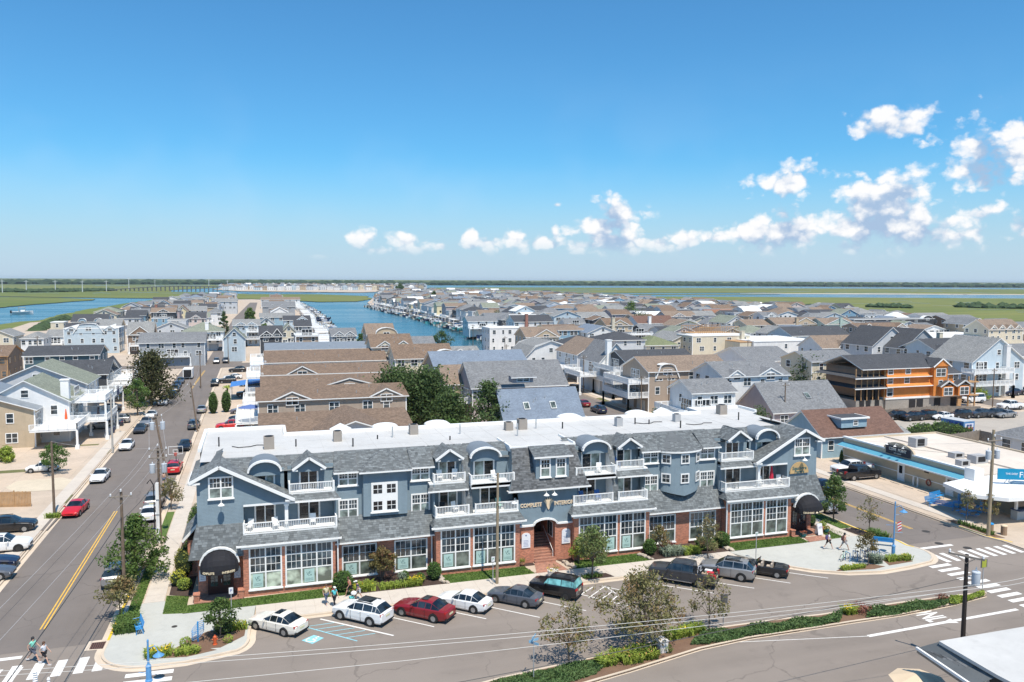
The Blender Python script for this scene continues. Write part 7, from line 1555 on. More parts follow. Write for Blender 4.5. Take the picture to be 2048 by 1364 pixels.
text(fs,'FREEZE',(p.x,p.y,4.5),.95,mat('sign_white',(.75,.8,.85),.5,'flat'),rz=math.degrees(math.atan2(dd.y,dd.x)),ext=.01,name='sign_lettering');p=a0.lerp(a1,.14)+nn*.08;text(fs,'THE DEEP',(p.x,p.y,4.6),.3,MATS['sign_white'],rz=math.degrees(math.atan2(dd.y,dd.x)),ext=.01,name='sign_lettering')
for px,py,s,h,l in((1835,893,1.0,1.3,'by the wooden fence'),(1912,915,.8,.7,'beside the arched sign gable'),(1925,932,.7,.8,'behind the white roof tower'),(1955,925,1.0,1.0,'near the tall pole')):
 x,y=G(px,py,3.5);t=thing('rooftop_unit',(x,y,3.5),'galvanised ventilation unit on the snack bar roof '+l,'ventilation unit','units on the snack bar roof');b=MB();b.box(x-s,y-s*.7,3.5,x+s,y+s*.7,3.5+h);b.build('casing',HVG,t);b=MB();b.box(x-s*.7,y-s*.7-.03,3.75,x+s*.5,y-s*.7-.001,3.4+h);b.build('grille',BLK,t)
tr=thing('boat_hull',(86,69,3.36),'upturned white dinghy on the snack bar canopy','boat');b=MB();b.lathe([(0,-2.6),(.5,-2.3),(.9,-1),(.95,.6),(.7,2.1),(.2,2.4)],(85,68.5,3.45),10,axis='x',sy=.45);b.build('hull',WHITE,tr,smooth=True)
def fence(name,pts,h,m,label,step=.15,cat='fence',gap=.012,posts=2.4,pm=None,group=None,z=.1,individually=True):
 t=thing(name,(*pts[0],z),label,cat,group);sh={};st=MB()
 for i in range(len(pts)-1):
  a=Vector((*pts[i],0));c=Vector((*pts[i+1],0));L=(c-a).length;d=(c-a)/L;rz=math.atan2(d.y,d.x);n=int(L/step)
  for k in range(n):
   p=a+d*(L*(k+.5)/n);hh=h
   if individually:
    if 'm' not in sh:q=MB();q.box(-step/2+gap,-.015,0,step/2-gap,.015,h);sh['m']=q.mesh('board',m)
    o=link('board',sh['m'],t,loc=Vector((p.x,p.y,z+rnd.uniform(-.02,.02)))-gl(t));o.rotation_euler.z=rz
   else:st.obox((p.x,p.y,z+h/2),(step-gap*2,.03,h),rz)
  for k in range(int(L/posts)+1):p=a+d*min(L,k*posts);b=MB();b.obox((p.x-d.y*.06,p.y+d.x*.06,z+h/2+.06),(.11,.11,h+.12),rz);b.build('post',pm or m,t)
  b=MB();[b.bar((a.x-d.y*.03,a.y+d.x*.03,z+q),(c.x-d.y*.03,c.y+d.x*.03,z+q),.05,.09) for q in(.3,h-.25)];b.build('rail',pm or m,t)
 if st.f:q=st.build('boards',m,t);q['kind']='stuff'
 return t
fence('white_fence',[(84.9,101.5),(82.4,92.8)],1.9,WHITE,'solid white panel fence behind the parked pickup trucks',step=.3,individually=False)
fence('white_fence',[(76.2,97),(84.5,103.5)],1.1,WHITE,'low white picket fence in front of the sky blue cottage',step=.25,individually=False)
fence('wood_fence',[(99.5,98.6),(114.5,101.2)],1.7,GWOOD,'weathered grey wood fence behind the snack bar roof',step=.3,individually=False)
fence('wood_fence',[(114.5,101.2),(114.6,93)],1.7,GWOOD,'short run of grey fence turning beside the small grey roof',step=.3,individually=False)
fence('wood_fence',[(108,123.5),(130,125),(138,122)],1.5,GWOOD,'grey board fence between the parking lot and the unfinished house',step=.3,individually=False)
fence('wood_fence',[(-29.6,103.9),(-25.4,103)],1.8,WOOD,'new yellow wood plank fence beside the black SUV at the left',step=.16);fence('wood_fence',[(-33.5,104.6),(-29.7,103.9)],1.8,GWOOD,'old grey plank fence left of the new yellow one',step=.16)
it=thing('ice_trailer',(115.5,107,.1),'blue and white ice vending trailer with red ICE lettering behind the wood fence','trailer')
TB=mat('trailer_blue',(.09,.22,.42),.6,var=.15);b=MB();b.box(-4.3,-1.2,0,4.3,1.2,2.6)
ca=Vector(G(1881,868,.3));cb=Vector(G(1926,877,.3));cc=Vector(G(1948,875,.3));dd=(cb-ca).normalized();ang=math.atan2(dd.y,dd.x);Lb=(cb-ca).length;We=(cc-cb).length;de=(cc-cb).normalized()
P4=[ca,cb,cc,ca+(cc-cb)];b=MB();b.prism([(p.x,p.y,.5) for p in P4],(0,0,2.6));b.build('body',TB,it);b=MB();b.prism([(p.x,p.y,3.101) for p in P4],(0,0,.06));b.build('roof',mat('trailer_roof',(.45,.47,.48),.6),it)
nn=Vector((dd.y,-dd.x));ne=Vector((de.y,-de.x));RDL=mat('red_letters',(.55,.03,.06),.5,'flat');DBL=mat('blue_letters',(.03,.06,.3),.5,'flat')
e0=cb.lerp(cc,.12)+ne*.03;e1=cb.lerp(cc,.88)+ne*.03;b=MB();b.quad((e0.x,e0.y,.75),(e1.x,e1.y,.75),(e1.x,e1.y,2.8),(e0.x,e0.y,2.8));b.build('door_panel',mat('panel_white',(.72,.74,.8),.5,'flat'),it)
m_=cb.lerp(cc,.5)+ne*.06;text(it,'ICE',(m_.x,m_.y,1.6),1.15,RDL,rz=math.degrees(math.atan2(de.y,de.x)),name='lettering',sx=min(1.2,We/2.4),bold=.05);text(it,'SEA ISLE',(m_.x,m_.y,2.45),.42,DBL,rz=math.degrees(math.atan2(de.y,de.x)),name='lettering',sx=.8,bold=.01)
m_=ca.lerp(cb,.6)+nn*.05;text(it,'ICE',(m_.x,m_.y,1.35),1.5,RDL,rz=math.degrees(ang),name='lettering',sx=1.3,bold=.06);text(it,'SEA ISLE',(m_.x,m_.y,2.6),.75,DBL,rz=math.degrees(ang),name='lettering',bold=.02)
for p in(ca.lerp(cb,.75),ca.lerp(cb,.85)):b=MB();b.lathe([(.3,-.1),(.3,.1)],(p.x+nn.x*.05,p.y+nn.y*.05,.35),12,axis='y');b.build('wheel',TYRE,it)
house(108.5,124,82,93,3.4,'hip',2.6,'white','grey','white bungalow with grey hipped roof cut off by the right edge',fl=1,nw=3,ns=3,wz=[1.9])
BLD=thing('terrace_building',(46,28,0),'low building in the bottom right corner with white flat roof and grey shingled edge','building')
b=MB();RT_=[G(1878,1282,5.0),G(2090,1246,5.0),(60,38),(60,8),(38.9,8),G(1993,1349,5.0)];b.prism([(p[0],p[1],4.8) for p in RT_],(0,0,.2));b.build('flat_roof',ROOFW,BLD)
b=MB();q=[(38.2,36.9,4.1),(37.2,20,4.1),(38.9,20,4.85),(38.7,36.2,4.85)]
q=[(*G(1833,1296,4.1),4.1),(*G(1945,1372,4.1),4.1),(*G(2000,1352,4.85),4.85),(*G(1877,1284,4.85),4.85)];b.poly(q);er=b.build('edge_roof',SLATEB,BLD);t_=MB();tabs(t_,q,w_=.34,h=.16,seed=9);o=t_.build('shingles',MATS['dark_slate'],er,tone=True);o['kind']='stuff'
b=MB();b.bar(q[0],q[1],.14,.16);b.build('gutter',WHITE,BLD);b=MB();b.bar((q[0][0]+.1,q[0][1]-.1,3.95),(q[1][0]+.1,q[1][1],3.95),.3,.2);b.build('fascia',GWOOD,BLD)
b=MB();b.box(39.6,22,0,39.9,35.2,4.1);b.box(39.9,34.9,0,58,35.2,4.7);b.build('wall',WL['dgrey'],BLD)
for k in range(4):y=33.6-k*2.2;b=MB();b.box(39.5,y-1.5,.9,39.59,y,3.5);b.build('pane',GLS,BLD);b=MB();b.box(39.42,y-.06,0,39.6,y+.1,3.9);b.build('post',WHITE,BLD)
um=thing('patio_umbrella',(*G(1838,1362,2.2),0),'cream patio umbrella at the bottom edge near the white flat roof','umbrella');x,y=G(1838,1362,2.2);UC=mat('cream_canvas',(.66,.52,.36),.85,var=.06)
b=MB();n=8;rr=1.7;ring=[(x+math.cos(2*math.pi*i/n)*rr,y+math.sin(2*math.pi*i/n)*rr,2.2) for i in range(n)];b.add(ring+[(x,y,2.75)],[(i,(i+1)%n,n) for i in range(n)]);b.build('canopy',UC,um);b=MB();b.tube([(x,y,0),(x,y,2.7)],.03,6);b.build('pole',METAL,um)
# street furniture
def bench(x,y,rz,label,m=STEELB,L=1.8,cat='bench',z=.12):
 t=thing('bench',(x,y,z),label,cat,None,rz,local=True)
 for k in range(4):b=MB();b.box(-L/2,-.05+k*.11,.43,L/2,.04+k*.11,.46);b.build('seat_slat',m,t)
 for k in range(4):b=MB();b.bar((-L/2,.42+k*.03,.56+k*.11),(L/2,.42+k*.03,.56+k*.11),.03,.09);b.build('back_slat',m,t)
 for s in(-L/2+.1,L/2-.1):b=MB();b.tube([(s,-.05,0),(s,0,.43),(s,.4,.43),(s,.52,.95)],.03,5);b.tube([(s,.45,0),(s,.38,.43)],.03,5);b.tube([(s,-.05,.43),(s,-.05,.66),(s,.42,.68)],.025,5);b.build('leg',m,t)
 return t
bench(-9.2,63.6,R(-75),'blue slatted bench on the pale plaza at the lower left');bench(59.4,63.0,R(-38)+math.pi,'blue slatted bench on the pale plaza at the right',L=2.0)
bench(76.3,73.2,R(15),'blue bench nearest the kerb beside the snack bar',L=2.4,m=BLUEL);bench(78.2,74.4,R(15),'blue bench against the snack bar wall',L=2.4)
bench(75.4,71.3,R(-60),'blue backless looking bench by the picnic tables',L=2.6)
for x,y,l in((77.6,70.9,'back'),(76.0,68.2,'front'),(78.4,68.6,'right hand')):
 t=thing('picnic_table',(x,y,.1),'round blue picnic table with a closed umbrella, the %s one'%l,'picnic table','blue picnic tables',local=True)
 b=MB();b.lathe([(0,.72),(.65,.72),(.65,.76),(0,.76)],n=14);b.build('tabletop',STEELB,t);b=MB();b.tube([(0,0,0),(0,0,.72)],.05,6);b.build('leg',STEELB,t)
 for k in range(4):
  a=k*math.pi/2+.4;cx,cy=math.cos(a)*1.0,math.sin(a)*1.0;b=MB();b.obox((cx,cy,.44),(.34,.7,.04),a);b.tube([(0,0,.2),(cx,cy,.2),(cx,cy,.43)],.03,5);b.build('seat',STEELB,t)
 u=thing('closed_umbrella',(x,y,.86),'closed blue umbrella in the %s picnic table'%l,'umbrella','closed blue umbrellas',local=True);b=MB();b.lathe([(.03,0),(.11,.2),(.16,.7),(.06,1.5),(0,1.7)],n=8);b.build('canvas',BLUEL,u);b=MB();b.tube([(0,0,-.1),(0,0,1.85)],.025,5);b.build('pole',WHITE,u)
for x,y,c,l in((73.3,62.9,STEELB,'blue topped'),(74.0,61.9,UC,'tan domed')):
 t=thing('litter_bin',(x,y,.12),l+' litter bin by the utility pole on the right','bin',None,local=True);b=MB();b.lathe([(.3,0),(.3,.85),(.28,.9)],n=12);b.build('body',mat('bin_brown',(.30,.2,.13),.8),t);b=MB();b.lathe([(.32,.9),(.3,1.0),(.15,1.05),(0,1.05)],n=12);b.build('lid',c,t)
def streetlamp(x,y,h,label,z=.12,rz=0,flag=False):
 t=thing('street_lamp',(x,y,z),label,'street lamp','blue ornamental street lamps',rz,local=True)
 b=MB();b.lathe([(.22,0),(.24,.1),(.18,.2),(.17,1.0),(.2,1.05),(.1,1.2)],n=10);b.build('base',BLUEL,t);b=MB();b.tube([(0,0,1.1),(0,0,h)],.075,8,r2=.06);b.lathe([(.08,h),(.05,h+.1),(0,h+.15)],n=8);b.build('pole',BLUEL,t)
 b=MB();b.tube([(0,0,h-.5),(.5,0,h-.25),(.75,0,h-.6)],.03,5);b.tube([(0,0,h-1.2),(.6,0,h-1.15)],.02,5);b.build('arm',BLUEL,t)
 b=MB();b.lathe([(.05,.15),(.12,.05),(.36,-.12),(.33,-.15)],(.78,0,h-.75),12);b.build('lamp_shade',BLUEL,t);b=MB();b.lathe([(.14,-.12),(.12,-.3),(0,-.35)],(.78,0,h-.75),10);b.build('lamp_glass',mat('lamp_globe',(.7,.7,.68),.3,'flat'),t)
 for z_,s in((h-2.2,1),(h-2.9,-1)):b=MB();b.tube([(0,0,z_),(-.75*s,0,z_)],.02,5);b.build('banner_arm',BLUEL,t)
 if flag:
  b=MB();n=7
  for k in range(n):b.quad((.25+k*.02,.02,h-1.95+.0-k*.13),(.62+k*.015,.05,h-1.75-k*.13),(.62+k*.015,.05,h-1.88-k*.13),(.25+k*.02,.02,h-2.08-k*.13),k%2)
  b.build('flag',[mat('flag_red',(.55,.05,.07),.8,'flat'),mat('flag_white',(.7,.7,.7),.8,'flat')],t)
 return t
streetlamp(57.75,59.9,5.3,'blue street lamp with a small flag on the right plaza',rz=R(-25),flag=True);streetlamp(-7.3,55.4,2.75,'blue street lamp cut off by the bottom edge at the lower left',z=0,rz=R(-30))
def signpost(x,y,h,w_,hh,face,label,z=.12,rz=0,cat='sign',post=METAL,extra=None,name='street_sign'):
 t=thing(name,(x,y,z),label,cat,None,rz,local=True);b=MB();b.box(-.03,-.03,0,.03,.03,h);b.build('post',post,t);b=MB();b.box(-w_/2,-.055,h-hh,w_/2,-.032,h);p=b.build('sign_face',face,t)
 if extra:extra(t,h-hh/2)
 return t
SW=mat('sign_face_white',(.72,.72,.72),.5,'flat');SBK=mat('sign_back',(.10,.10,.10),.6,'flat');YG=mat('sign_yellow_green',(.35,.38,.05),.5,'flat')
signpost(-2.4,64.1,2.4,.32,.5,SW,'white and blue parking sign beside the small tree at the left plaza',extra=lambda t,z:text(t,'P',(0,-.065,z),.3,DBL,ext=.004))
signpost(19.0,64.5,2.5,.3,.45,SW,'white parking sign beside the wooden pole on the sidewalk',extra=lambda t,z:text(t,'P',(0,-.065,z),.3,mat('sign_green',(.03,.3,.12),.5,'flat'),ext=.004));signpost(44.6,63.1,2.7,.3,.4,SW,'thin parking sign on the sidewalk where the right plaza begins',extra=lambda t,z:text(t,'P',(0,-.065,z),.28,MATS['sign_green'],ext=.004))
signpost(33.7,51.6,2.4,.62,.75,SBK,'dark backed traffic sign on the planted median beside the thin tree',z=.1)
signpost(59.1,51.2,2.6,.7,.7,SBK,'pedestrian sign with yellow green back at the tip of the median',z=.1,extra=lambda t,z:(lambda b:b.build('sign_panel',YG,t))(MB().box(-.24,-.075,z-.33,.24,-.056,z+.33)))
tag(signpost(14.9+2.1,48.1,2.6,.1,.1,METAL,'light blue street name signs crossed on a thin post on the median',z=.1),None)
t=col.objects[-1].parent;
for k,(z_,a) in enumerate(((2.62,.3),(2.42,-.9),(2.85,.9))):b=MB();b.obox((0,0,z_),(.78,.02,.17),a,tilt=0);b.build('name_plate',mat('plate_blue',(.22,.42,.58),.5,var=.1),t)
b=MB();b.box(26.75,48.7,.1,27.35,49.3,.95);b.prism([(26.7,48.65,.95),(27.4,48.65,.95),(27.4,48.65,1.0),(27.05,48.65,1.12),(26.7,48.65,1.0)],(0,.7,0));tag(b.build('stone_marker',mat('marker_stone',(.60,.57,.54),.8)),'pale stone marker box in the mulch of the median','stone marker')
t=thing('fire_hydrant',(-3.4,59.5,.12),'orange red fire hydrant in the corner planting bed','hydrant',local=True);HR=mat('hydrant_red',(.55,.10,.03),.5,var=.1);b=MB();b.lathe([(.16,0),(.16,.06),(.11,.08),(.11,.5),(.14,.52),(.12,.62),(.04,.68),(.03,.74)],n=10);b.build('body',HR,t)
for a in(0,math.pi):b=MB();b.tube([(0,0,.4),(math.cos(a)*.2,math.sin(a)*.2,.4)],.05,7);b.build('outlet',HR,t)
def planter(x,y,r_,label,m,fl,z=.13):
 t=thing('flower_pot',(x,y,z),label,'flower pot',None,local=True);b=MB();b.lathe([(r_*.55,0),(r_*.95,r_*.5),(r_,r_*1.1),(r_*1.05,r_*1.25),(r_*.9,r_*1.2)],n=12);b.build('pot',m,t);b=MB();rr=random.Random(int(x*10))
 for k in range(90):a=rr.uniform(0,6.28);q=r_*rr.random()**.5*1.1;zz=r_*1.2+rr.uniform(0,r_*.8);b.tone=rr.random();c=Vector((math.cos(a)*q,math.sin(a)*q,zz));leafq(b,c,.09,rr)
 b.build('flowers',[LEAFM,fl][1] if False else fl,t,tone=True);return t
def leafq(b,c,s,rr,m=0):
 u=Vector((rr.gauss(0,1),rr.gauss(0,1),rr.gauss(0,1))).normalized();v=u.cross(Vector((rr.gauss(0,1),rr.gauss(0,1),rr.gauss(0,1)))).normalized();s*=rr.uniform(.6,1.3)
 b.add([c-u*s,c+v*s*.45,c+u*s,c-v*s*.45],((0,1,2,3),),m)
FLR=mat('flower_red_mix',(.45,.14,.08),.8,'leaf',rgb2=(.08,.14,.04));FLY=mat('flower_yellow_mix',(.52,.40,.05),.8,'leaf',rgb2=(.09,.14,.04))
planter(53.3,67.4,.33,'teal pot of flowers left of the right shop doors',mat('teal_pot',(.02,.12,.13),.4),FLR);planter(56.6,68.0,.33,'teal pot of flowers right of the right shop doors',MATS['teal_pot'],FLY)
planter(22.9,68.2,.3,'clay pot with a yellow green shrub by the brick arch',mat('clay_pot',(.4,.2,.12),.7),mat('yellow_green',(.22,.26,.05),.8,'leaf'));planter(24.6,64.6,.5,'low stone planter with flowers on the sidewalk',MATS['marker_stone'],FLY,.14)
t=thing('sandwich_board',(55.3,67.5,.2),'white chalkboard sandwich sign in front of the right shop doors','sign',None,R(8),local=True)
for s in(-1,1):b=MB();b.poly([(-.33,s*.25,0),(.33,s*.25,0),(.33,s*.04,1.15),(-.33,s*.04,1.15)]);b.build('panel',SW,t)
text(t,'OPEN',(0,-.2,.8),.2,DBL,rx=80,ext=.002,name='sign_lettering')
for k,(x,y,c,l) in enumerate(((-24.8,149.0,(.05,.055,.06),'dark wheelie bin, left of three at the kerb'),(-24.0,149.0,(.03,.04,.09),'navy wheelie bin, rightmost of three at the kerb'),(-24.2,148.2,(.6,.6,.62),'pale wheelie bin in front of the two dark ones'),(77.5,137.3,(.1,.2,.45),'blue bin beside the black SUV on the middle street'),(76.6,137.8,(.05,.06,.06),'dark bin beside the blue one on the middle street'))):
 t=thing('wheelie_bin',(x,y,.11),l,'bin','wheelie bins at the kerb',local=True);m=mat('bin_%d'%k,c,.6,'flat');b=MB();b.add([(-.22,-.28,0),(.22,-.28,0),(.22,.28,0),(-.22,.28,0),(-.3,-.36,.95),(.3,-.36,.95),(.3,.36,.95),(-.3,.36,.95)],((3,2,1,0),(0,1,5,4),(1,2,6,5),(2,3,7,6),(3,0,4,7),(4,5,6,7)));b.build('body',m,t);b=MB();b.box(-.32,-.38,.95,.32,.38,1.02);b.build('lid',m,t)
t=thing('basketball_hoop',(-11.0,115.6,0),'portable basketball hoop with white backboard beside the red SUV','basketball hoop',local=True)
b=MB();b.box(-.5,-.2,0,.5,.7,.2);b.build('base',BLK,t);b=MB();b.tube([(0,.5,.2),(0,.3,2.6),(0,-.1,3.1)],.05,6);b.build('pole',BLK,t)
b=MB();[b.bar(p,q,.05,.05) for p,q in(((-.9,-.12,2.7),(.9,-.12,2.7)),((-.9,-.12,3.75),(.9,-.12,3.75)),((-.9,-.12,2.7),(-.9,-.12,3.75)),((.9,-.12,2.7),(.9,-.12,3.75)),((-.3,-.12,2.9),(.3,-.12,2.9)),((-.3,-.12,3.3),(.3,-.12,3.3)),((-.3,-.12,2.9),(-.3,-.12,3.3)),((.3,-.12,2.9),(.3,-.12,3.3)))];b.build('backboard_frame',WHITE,t)
b=MB();b.tube([(math.cos(k*math.pi/5)*.23,-.4+math.sin(k*math.pi/5)*.23,2.9) for k in range(11)],.02,4,cap=False);b.lathe([(.23,0),(.13,-.4)],(0,-.4,2.88),10,cap=False);b.build('rim',mat('hoop_red',(.6,.15,.12),.6,'flat'),t)
t=thing('bike_rack',(-4.6,60.4,.12),'tall blue spiral bike rack on the lower left plaza','bike rack',local=True);b=MB();b.tube([(0,0,0),(0,0,1.5)],.06,6);b.build('post',STEELB,t)
for k in range(5):b=MB();rr=.42;zc=.55+k*.14;b.tube([(math.cos(a*math.pi/7)*rr,math.sin(a*math.pi/7)*rr*.6,zc+math.sin(a*math.pi/7+1)*.35) for a in range(15)],.022,4,cap=False);b.build('ring',BLUEL,t)
t=thing('bike_rack',(54.3,60.2,.12),'blue bike rack with several bicycles on the right plaza','bike rack',local=True)
for k in range(5):b=MB();x=-1.6+k*.85;b.tube([(x,-.3,0),(x,-.3,.85),(x,.3,.85),(x,.3,0)],.04,5);b.build('hoop',BLUEL,t)
for k,(x,y,a,c,l) in enumerate(((52.6,60.5,20,'mint','mint green bicycle at the left end of the rack'),(53.8,60.3,70,'dark','black bicycle second in the rack'),(54.5,60.1,75,'brown','bicycle with a brown basket in the middle of the rack'),(55.2,60.2,80,'dark','dark bicycle behind the small tree in the rack'),(55.9,60.3,100,'blue','light blue bicycle at the right end of the rack'))):bicycle((x,y,.12),a,c,l,group='bicycles in the rack')
# utility poles and wires
TRF=mat('transformer_grey',(.50,.54,.58),.5,var=.05,bump=0);PORC=mat('porcelain',(.75,.75,.74),.4,'flat')
def pole(x,y,h,label,lean=(0,0),arms=(),trf=(),m=WOODP,r=.15,z=.1,rz=0,lampy=False):
 t=thing('utility_pole',(x,y,z),label,'utility pole','utility poles along the streets')
 top=Vector((x+lean[0],y+lean[1],z+h));bs=Vector((x,y,z));b=MB();b.tube([bs,bs.lerp(top,.5),top],r,8,r2=r*.72);b.build('post',m,t)
 out=[]
 for(zz,L,n) in arms:
  c=bs.lerp(top,zz/h);d=Vector((math.cos(rz),math.sin(rz),0));n_=Vector((-d.y,d.x,0))*.16;b=MB();b.bar(c-d*L/2-n_,c+d*L/2-n_,.1,.12);b.tube([c-n_-Vector((0,0,.5)),c-d*.6-n_],.02,4);b.tube([c-n_-Vector((0,0,.5)),c+d*.6-n_],.02,4);b.build('crossarm',GWOOD,t)
  for k in range(n):
   p=c-n_+d*(L*(k/(n-1)-.5)*.92) if n>1 else c;p=p+Vector((0,0,.06+(.35 if n==3 and k==1 else 0)));b=MB();b.lathe([(.04,0),(.07,.04),(.05,.1),(.08,.14),(.04,.24),(0,.25)],p,8);b.build('insulator',PORC,t);out.append(p+Vector((0,0,.2)))
 for(zz,off) in trf:
  c=bs.lerp(top,zz/h);d=Vector((math.cos(rz),math.sin(rz),0))*off;p=c+d;b=MB();b.lathe([(.26,-.45),(.27,-.4),(.27,.38),(.29,.4),(.26,.46),(.05,.5)],p,12);b.build('transformer',TRF,t,smooth=True);b=MB();b.lathe([(.03,.5),(.06,.56),(.03,.75)],p,6);b.build('bushing',PORC,t);b=MB();b.bar(c,p,.06,.08);b.build('bracket',METAL,t)
 return t,out,top
W1=pole(-11.2,72.3,8.6,'brown wooden pole with three insulators on a crossarm above the leafy corner tree',arms=((8.2,1.7,3),))
W2=pole(-9.9,86.6,9.3,'wooden pole with two white transformers and double crossarms beside the conduit pole',arms=((9.1,1.7,3),(8.3,1.7,2)),trf=((7.2,-.55),(7.2,.55)),rz=0)
W3=pole(-10.2,101.0,10.3,'leaning wooden pole with two small transformers further up the left street',lean=(-1.7,1.2),arms=((10.0,1.5,2),),trf=((8.9,-.55),(8.9,.6)))
W4=pole(-10.3,146,8.5,'leaning wooden pole right of the road by the brown roofs',lean=(-1,1),arms=((8,1.2,2),));W5=pole(-22.1,98.6,8.3,'plain brown wooden pole beside the red sedan');W6=pole(-21.4,132,9.0,'pale straight pole with street lamp on the left kerb',m=mat('pale_pole',(.42,.4,.36),.85));W6b=pole(-13.5,205,8.6,'wooden pole by the black off-road cars',arms=((8.2,1.3,2),))
for x,y,h,l in((-24.3,176,9,'dark pole behind the conifer, left one'),(-23.6,205,8.8,'dark pole behind the conifer, right one'),(-9,262,8.5,'wooden pole in front of the light blue gabled house'),(-12,330,9,'wooden pole by the white three storey houses'),(-62,265,9.4,'tall pole beside the light blue three storey house'),(33,250,9.5,'wooden pole beside the grey twin gabled house'),(72.8,172,8.8,'wooden pole by the lavender house on the middle street'),(72.6,142,7.4,'pale pole between the parked cars on the middle street'),(76,137,8.3,'wooden pole in front of the taupe gambrel house'),(64,205,9,'wooden pole beside the dutch colonial house'),(90,120,8.2,'slim pole behind the white flat roof'),(72,232,9.2,'wooden pole near the white boxy house'),(80,300,9,'thin pole by the canal end'),(140,205,9,'wooden pole among the roofs right of the cream house'),(160,128,8.4,'brown pole at the far edge of the parking lot'),(148,128,8.2,'thick wooden pole by the scaffold'),(205,240,9.6,'wooden pole near the long low white roof'),(175,180,9,'wooden pole between the modern houses')):
 pole(x,y,h,l,arms=((h-.4,1.4,2),),r=.13)
C1=pole(19.4,64.6,9.8,'tall plain wooden pole on the sidewalk in front of the shops',m=mat('pine_pole',(.30,.24,.16),.9,var=.2),lean=(.05,0),r=.145)
b=MB();b.tube([(19.4,64.4,7.4),(20.3,63.6,7.5)],.03,5);b.lathe([(.03,.1),(.2,.02),(.22,-.05),(0,-.08)],(20.6,63.5,7.5),10,sx=1.3);b.build('lamp_head',PORC,C1[0])
R1=pole(72.0,62.0,11.2,'very tall wooden pole at the corner beside the snack bar',m=MATS['pine_pole'],lean=(.15,.1),arms=((10.1,1.9,3),),trf=((8.6,-.55),(8.6,.6)),r=.19)
R2=pole(45.7,40.9,8.0,'dark wooden pole with a grey transformer at the bottom right',m=mat('tarred_pole',(.035,.028,.024),.8),arms=((7.9,2.2,2),),trf=((6.5,.6),),r=.165,rz=R(-60),z=0)
t=thing('conduit_pole',(-9.85,84.9,.1),'stubby pole wrapped with white conduits beside the sidewalk','pole');b=MB();b.box(-10.05,84.8,.1,-9.75,85.1,6.2);b.build('conduit',WHITE,t);b=MB();b.tube([(-10.2,84.9,.1),(-10.2,84.9,6.0),(-10.5,84.9,6.6),(-10.8,84.9,6.2)],.06,6);b.build('cable',BLK,t);b=MB();[b.box(-10.1,84.75,k,-9.7,84.8,k+.08) for k in(1.5,3,4.5)];b.build('clamps',METAL,t)['kind']='stuff'
WIRE=mat('wire_grey',(.42,.42,.42),.6,'flat');WIRED=mat('wire_dark',(.06,.06,.06),.6,'flat');WIREL=mat('wire_light',(.5,.5,.48),.5,'flat')
def wire(a,c,sag,label,m=WIRE,r=.012,group='overhead wires',n=14):
 a=Vector(a);c=Vector(c);pts=[a.lerp(c,i/n)-Vector((0,0,sag*4*(i/n)*(1-i/n))) for i in range(n+1)];b=MB();b.tube(pts,r,4,cap=False);return tag(b.build('overhead_wire',m),label,'wire',group)
Z=7.2
ppl=lambda px,py,z:(*G(px,py,z),z)
for k,(y0,y1,x1) in enumerate(((1312,1165,2070),(1330,1178,2070),(1365,1258,2070))):
 pass
wl=((-12,1343,1948,1170,7.9),(-12,1352,1962,1176,7.7),(-14,1400,1935,1178,7.0))
for k,(xa,ya,xb,yb,z) in enumerate(wl):wire(ppl(xa,ya,z),ppl(xb,yb,z),.45,'pale overhead wire crossing above the car park, %s'%['upper one of three','middle one of three','lowest of three'][k],WIREL,.013)
wire(ppl(1948,1170,7.9),ppl(2110,1137,8.2),.2,'pale overhead wire leaving the dark pole to the right, upper one',WIREL,.013);wire(ppl(1962,1176,7.7),ppl(2110,1146,8.0),.2,'pale overhead wire leaving the dark pole to the right, lower one',WIREL,.013)
for k in range(3):
 wire(W1[1][k],W2[1][k],.25,'overhead wire along the left street between the first poles, strand %s'%'abc'[k]);wire(W1[1][k],(-15.5+k*.8,30,8.6),.3,'overhead wire leaving the lower left edge, strand %s'%'abc'[k],WIRED if k==1 else WIRE)
for k in range(2):wire(W2[1][k*2],W3[1][k],.2,'overhead wire between the transformer poles, strand %s'%'ab'[k]);wire(W3[1][k],W4[1][k],.5,'overhead wire up the left street, strand %s'%'ab'[k]);wire(W4[1][k],W6b[1][k],.6,'overhead wire far up the left street, strand %s'%'ab'[k])
wire(W1[2]-Vector((0,0,2.2)),(-13.5,32,5.6),.3,'thick dark cable running to the lower left edge',WIRED,.035);wire(W1[2]-Vector((0,0,2.4)),W2[2]-Vector((0,0,3)),.3,'thick dark cable between the first two left poles',WIRED,.03)
wire(W2[2]-Vector((0,0,2.5)),(-5.2,74,8.2),.3,'service wire reaching the left end of the shops');wire(W5[2],W2[2],.4,'wire crossing the left street');wire(R1[2]-Vector((0,0,2.8)),(55.9,80,9.6),.5,'service wire reaching the right end of the shops',WIRED,.014);wire(R1[2]-Vector((0,0,1.3)),(81,92,4),.4,'service wire over the snack bar',WIREL,.012)
wire(R2[2]-Vector((0,0,1.6)),(0,38,5.8),.3,'dark cable low over the main street, broken into dashes by its clips',WIRED,.022)
x,y=G(66,1364,8.6);pole(x,y-.6,8.5,'top of a wooden pole with ribbed white insulators cut off by the bottom edge',arms=((8.4,1.9,2),),z=0,rz=R(58),r=.13)
b=MB();ix,iy=G(70,1350,8.9);b.lathe([(.04,0)]+[(.06+.05*(k%2),.05*k) for k in range(1,12)]+[(0,.6)],(ix,iy,8.5),9);tag(b.build('insulator_stack',PORC),'ribbed white insulator standing on the pole top at the bottom left','insulator')
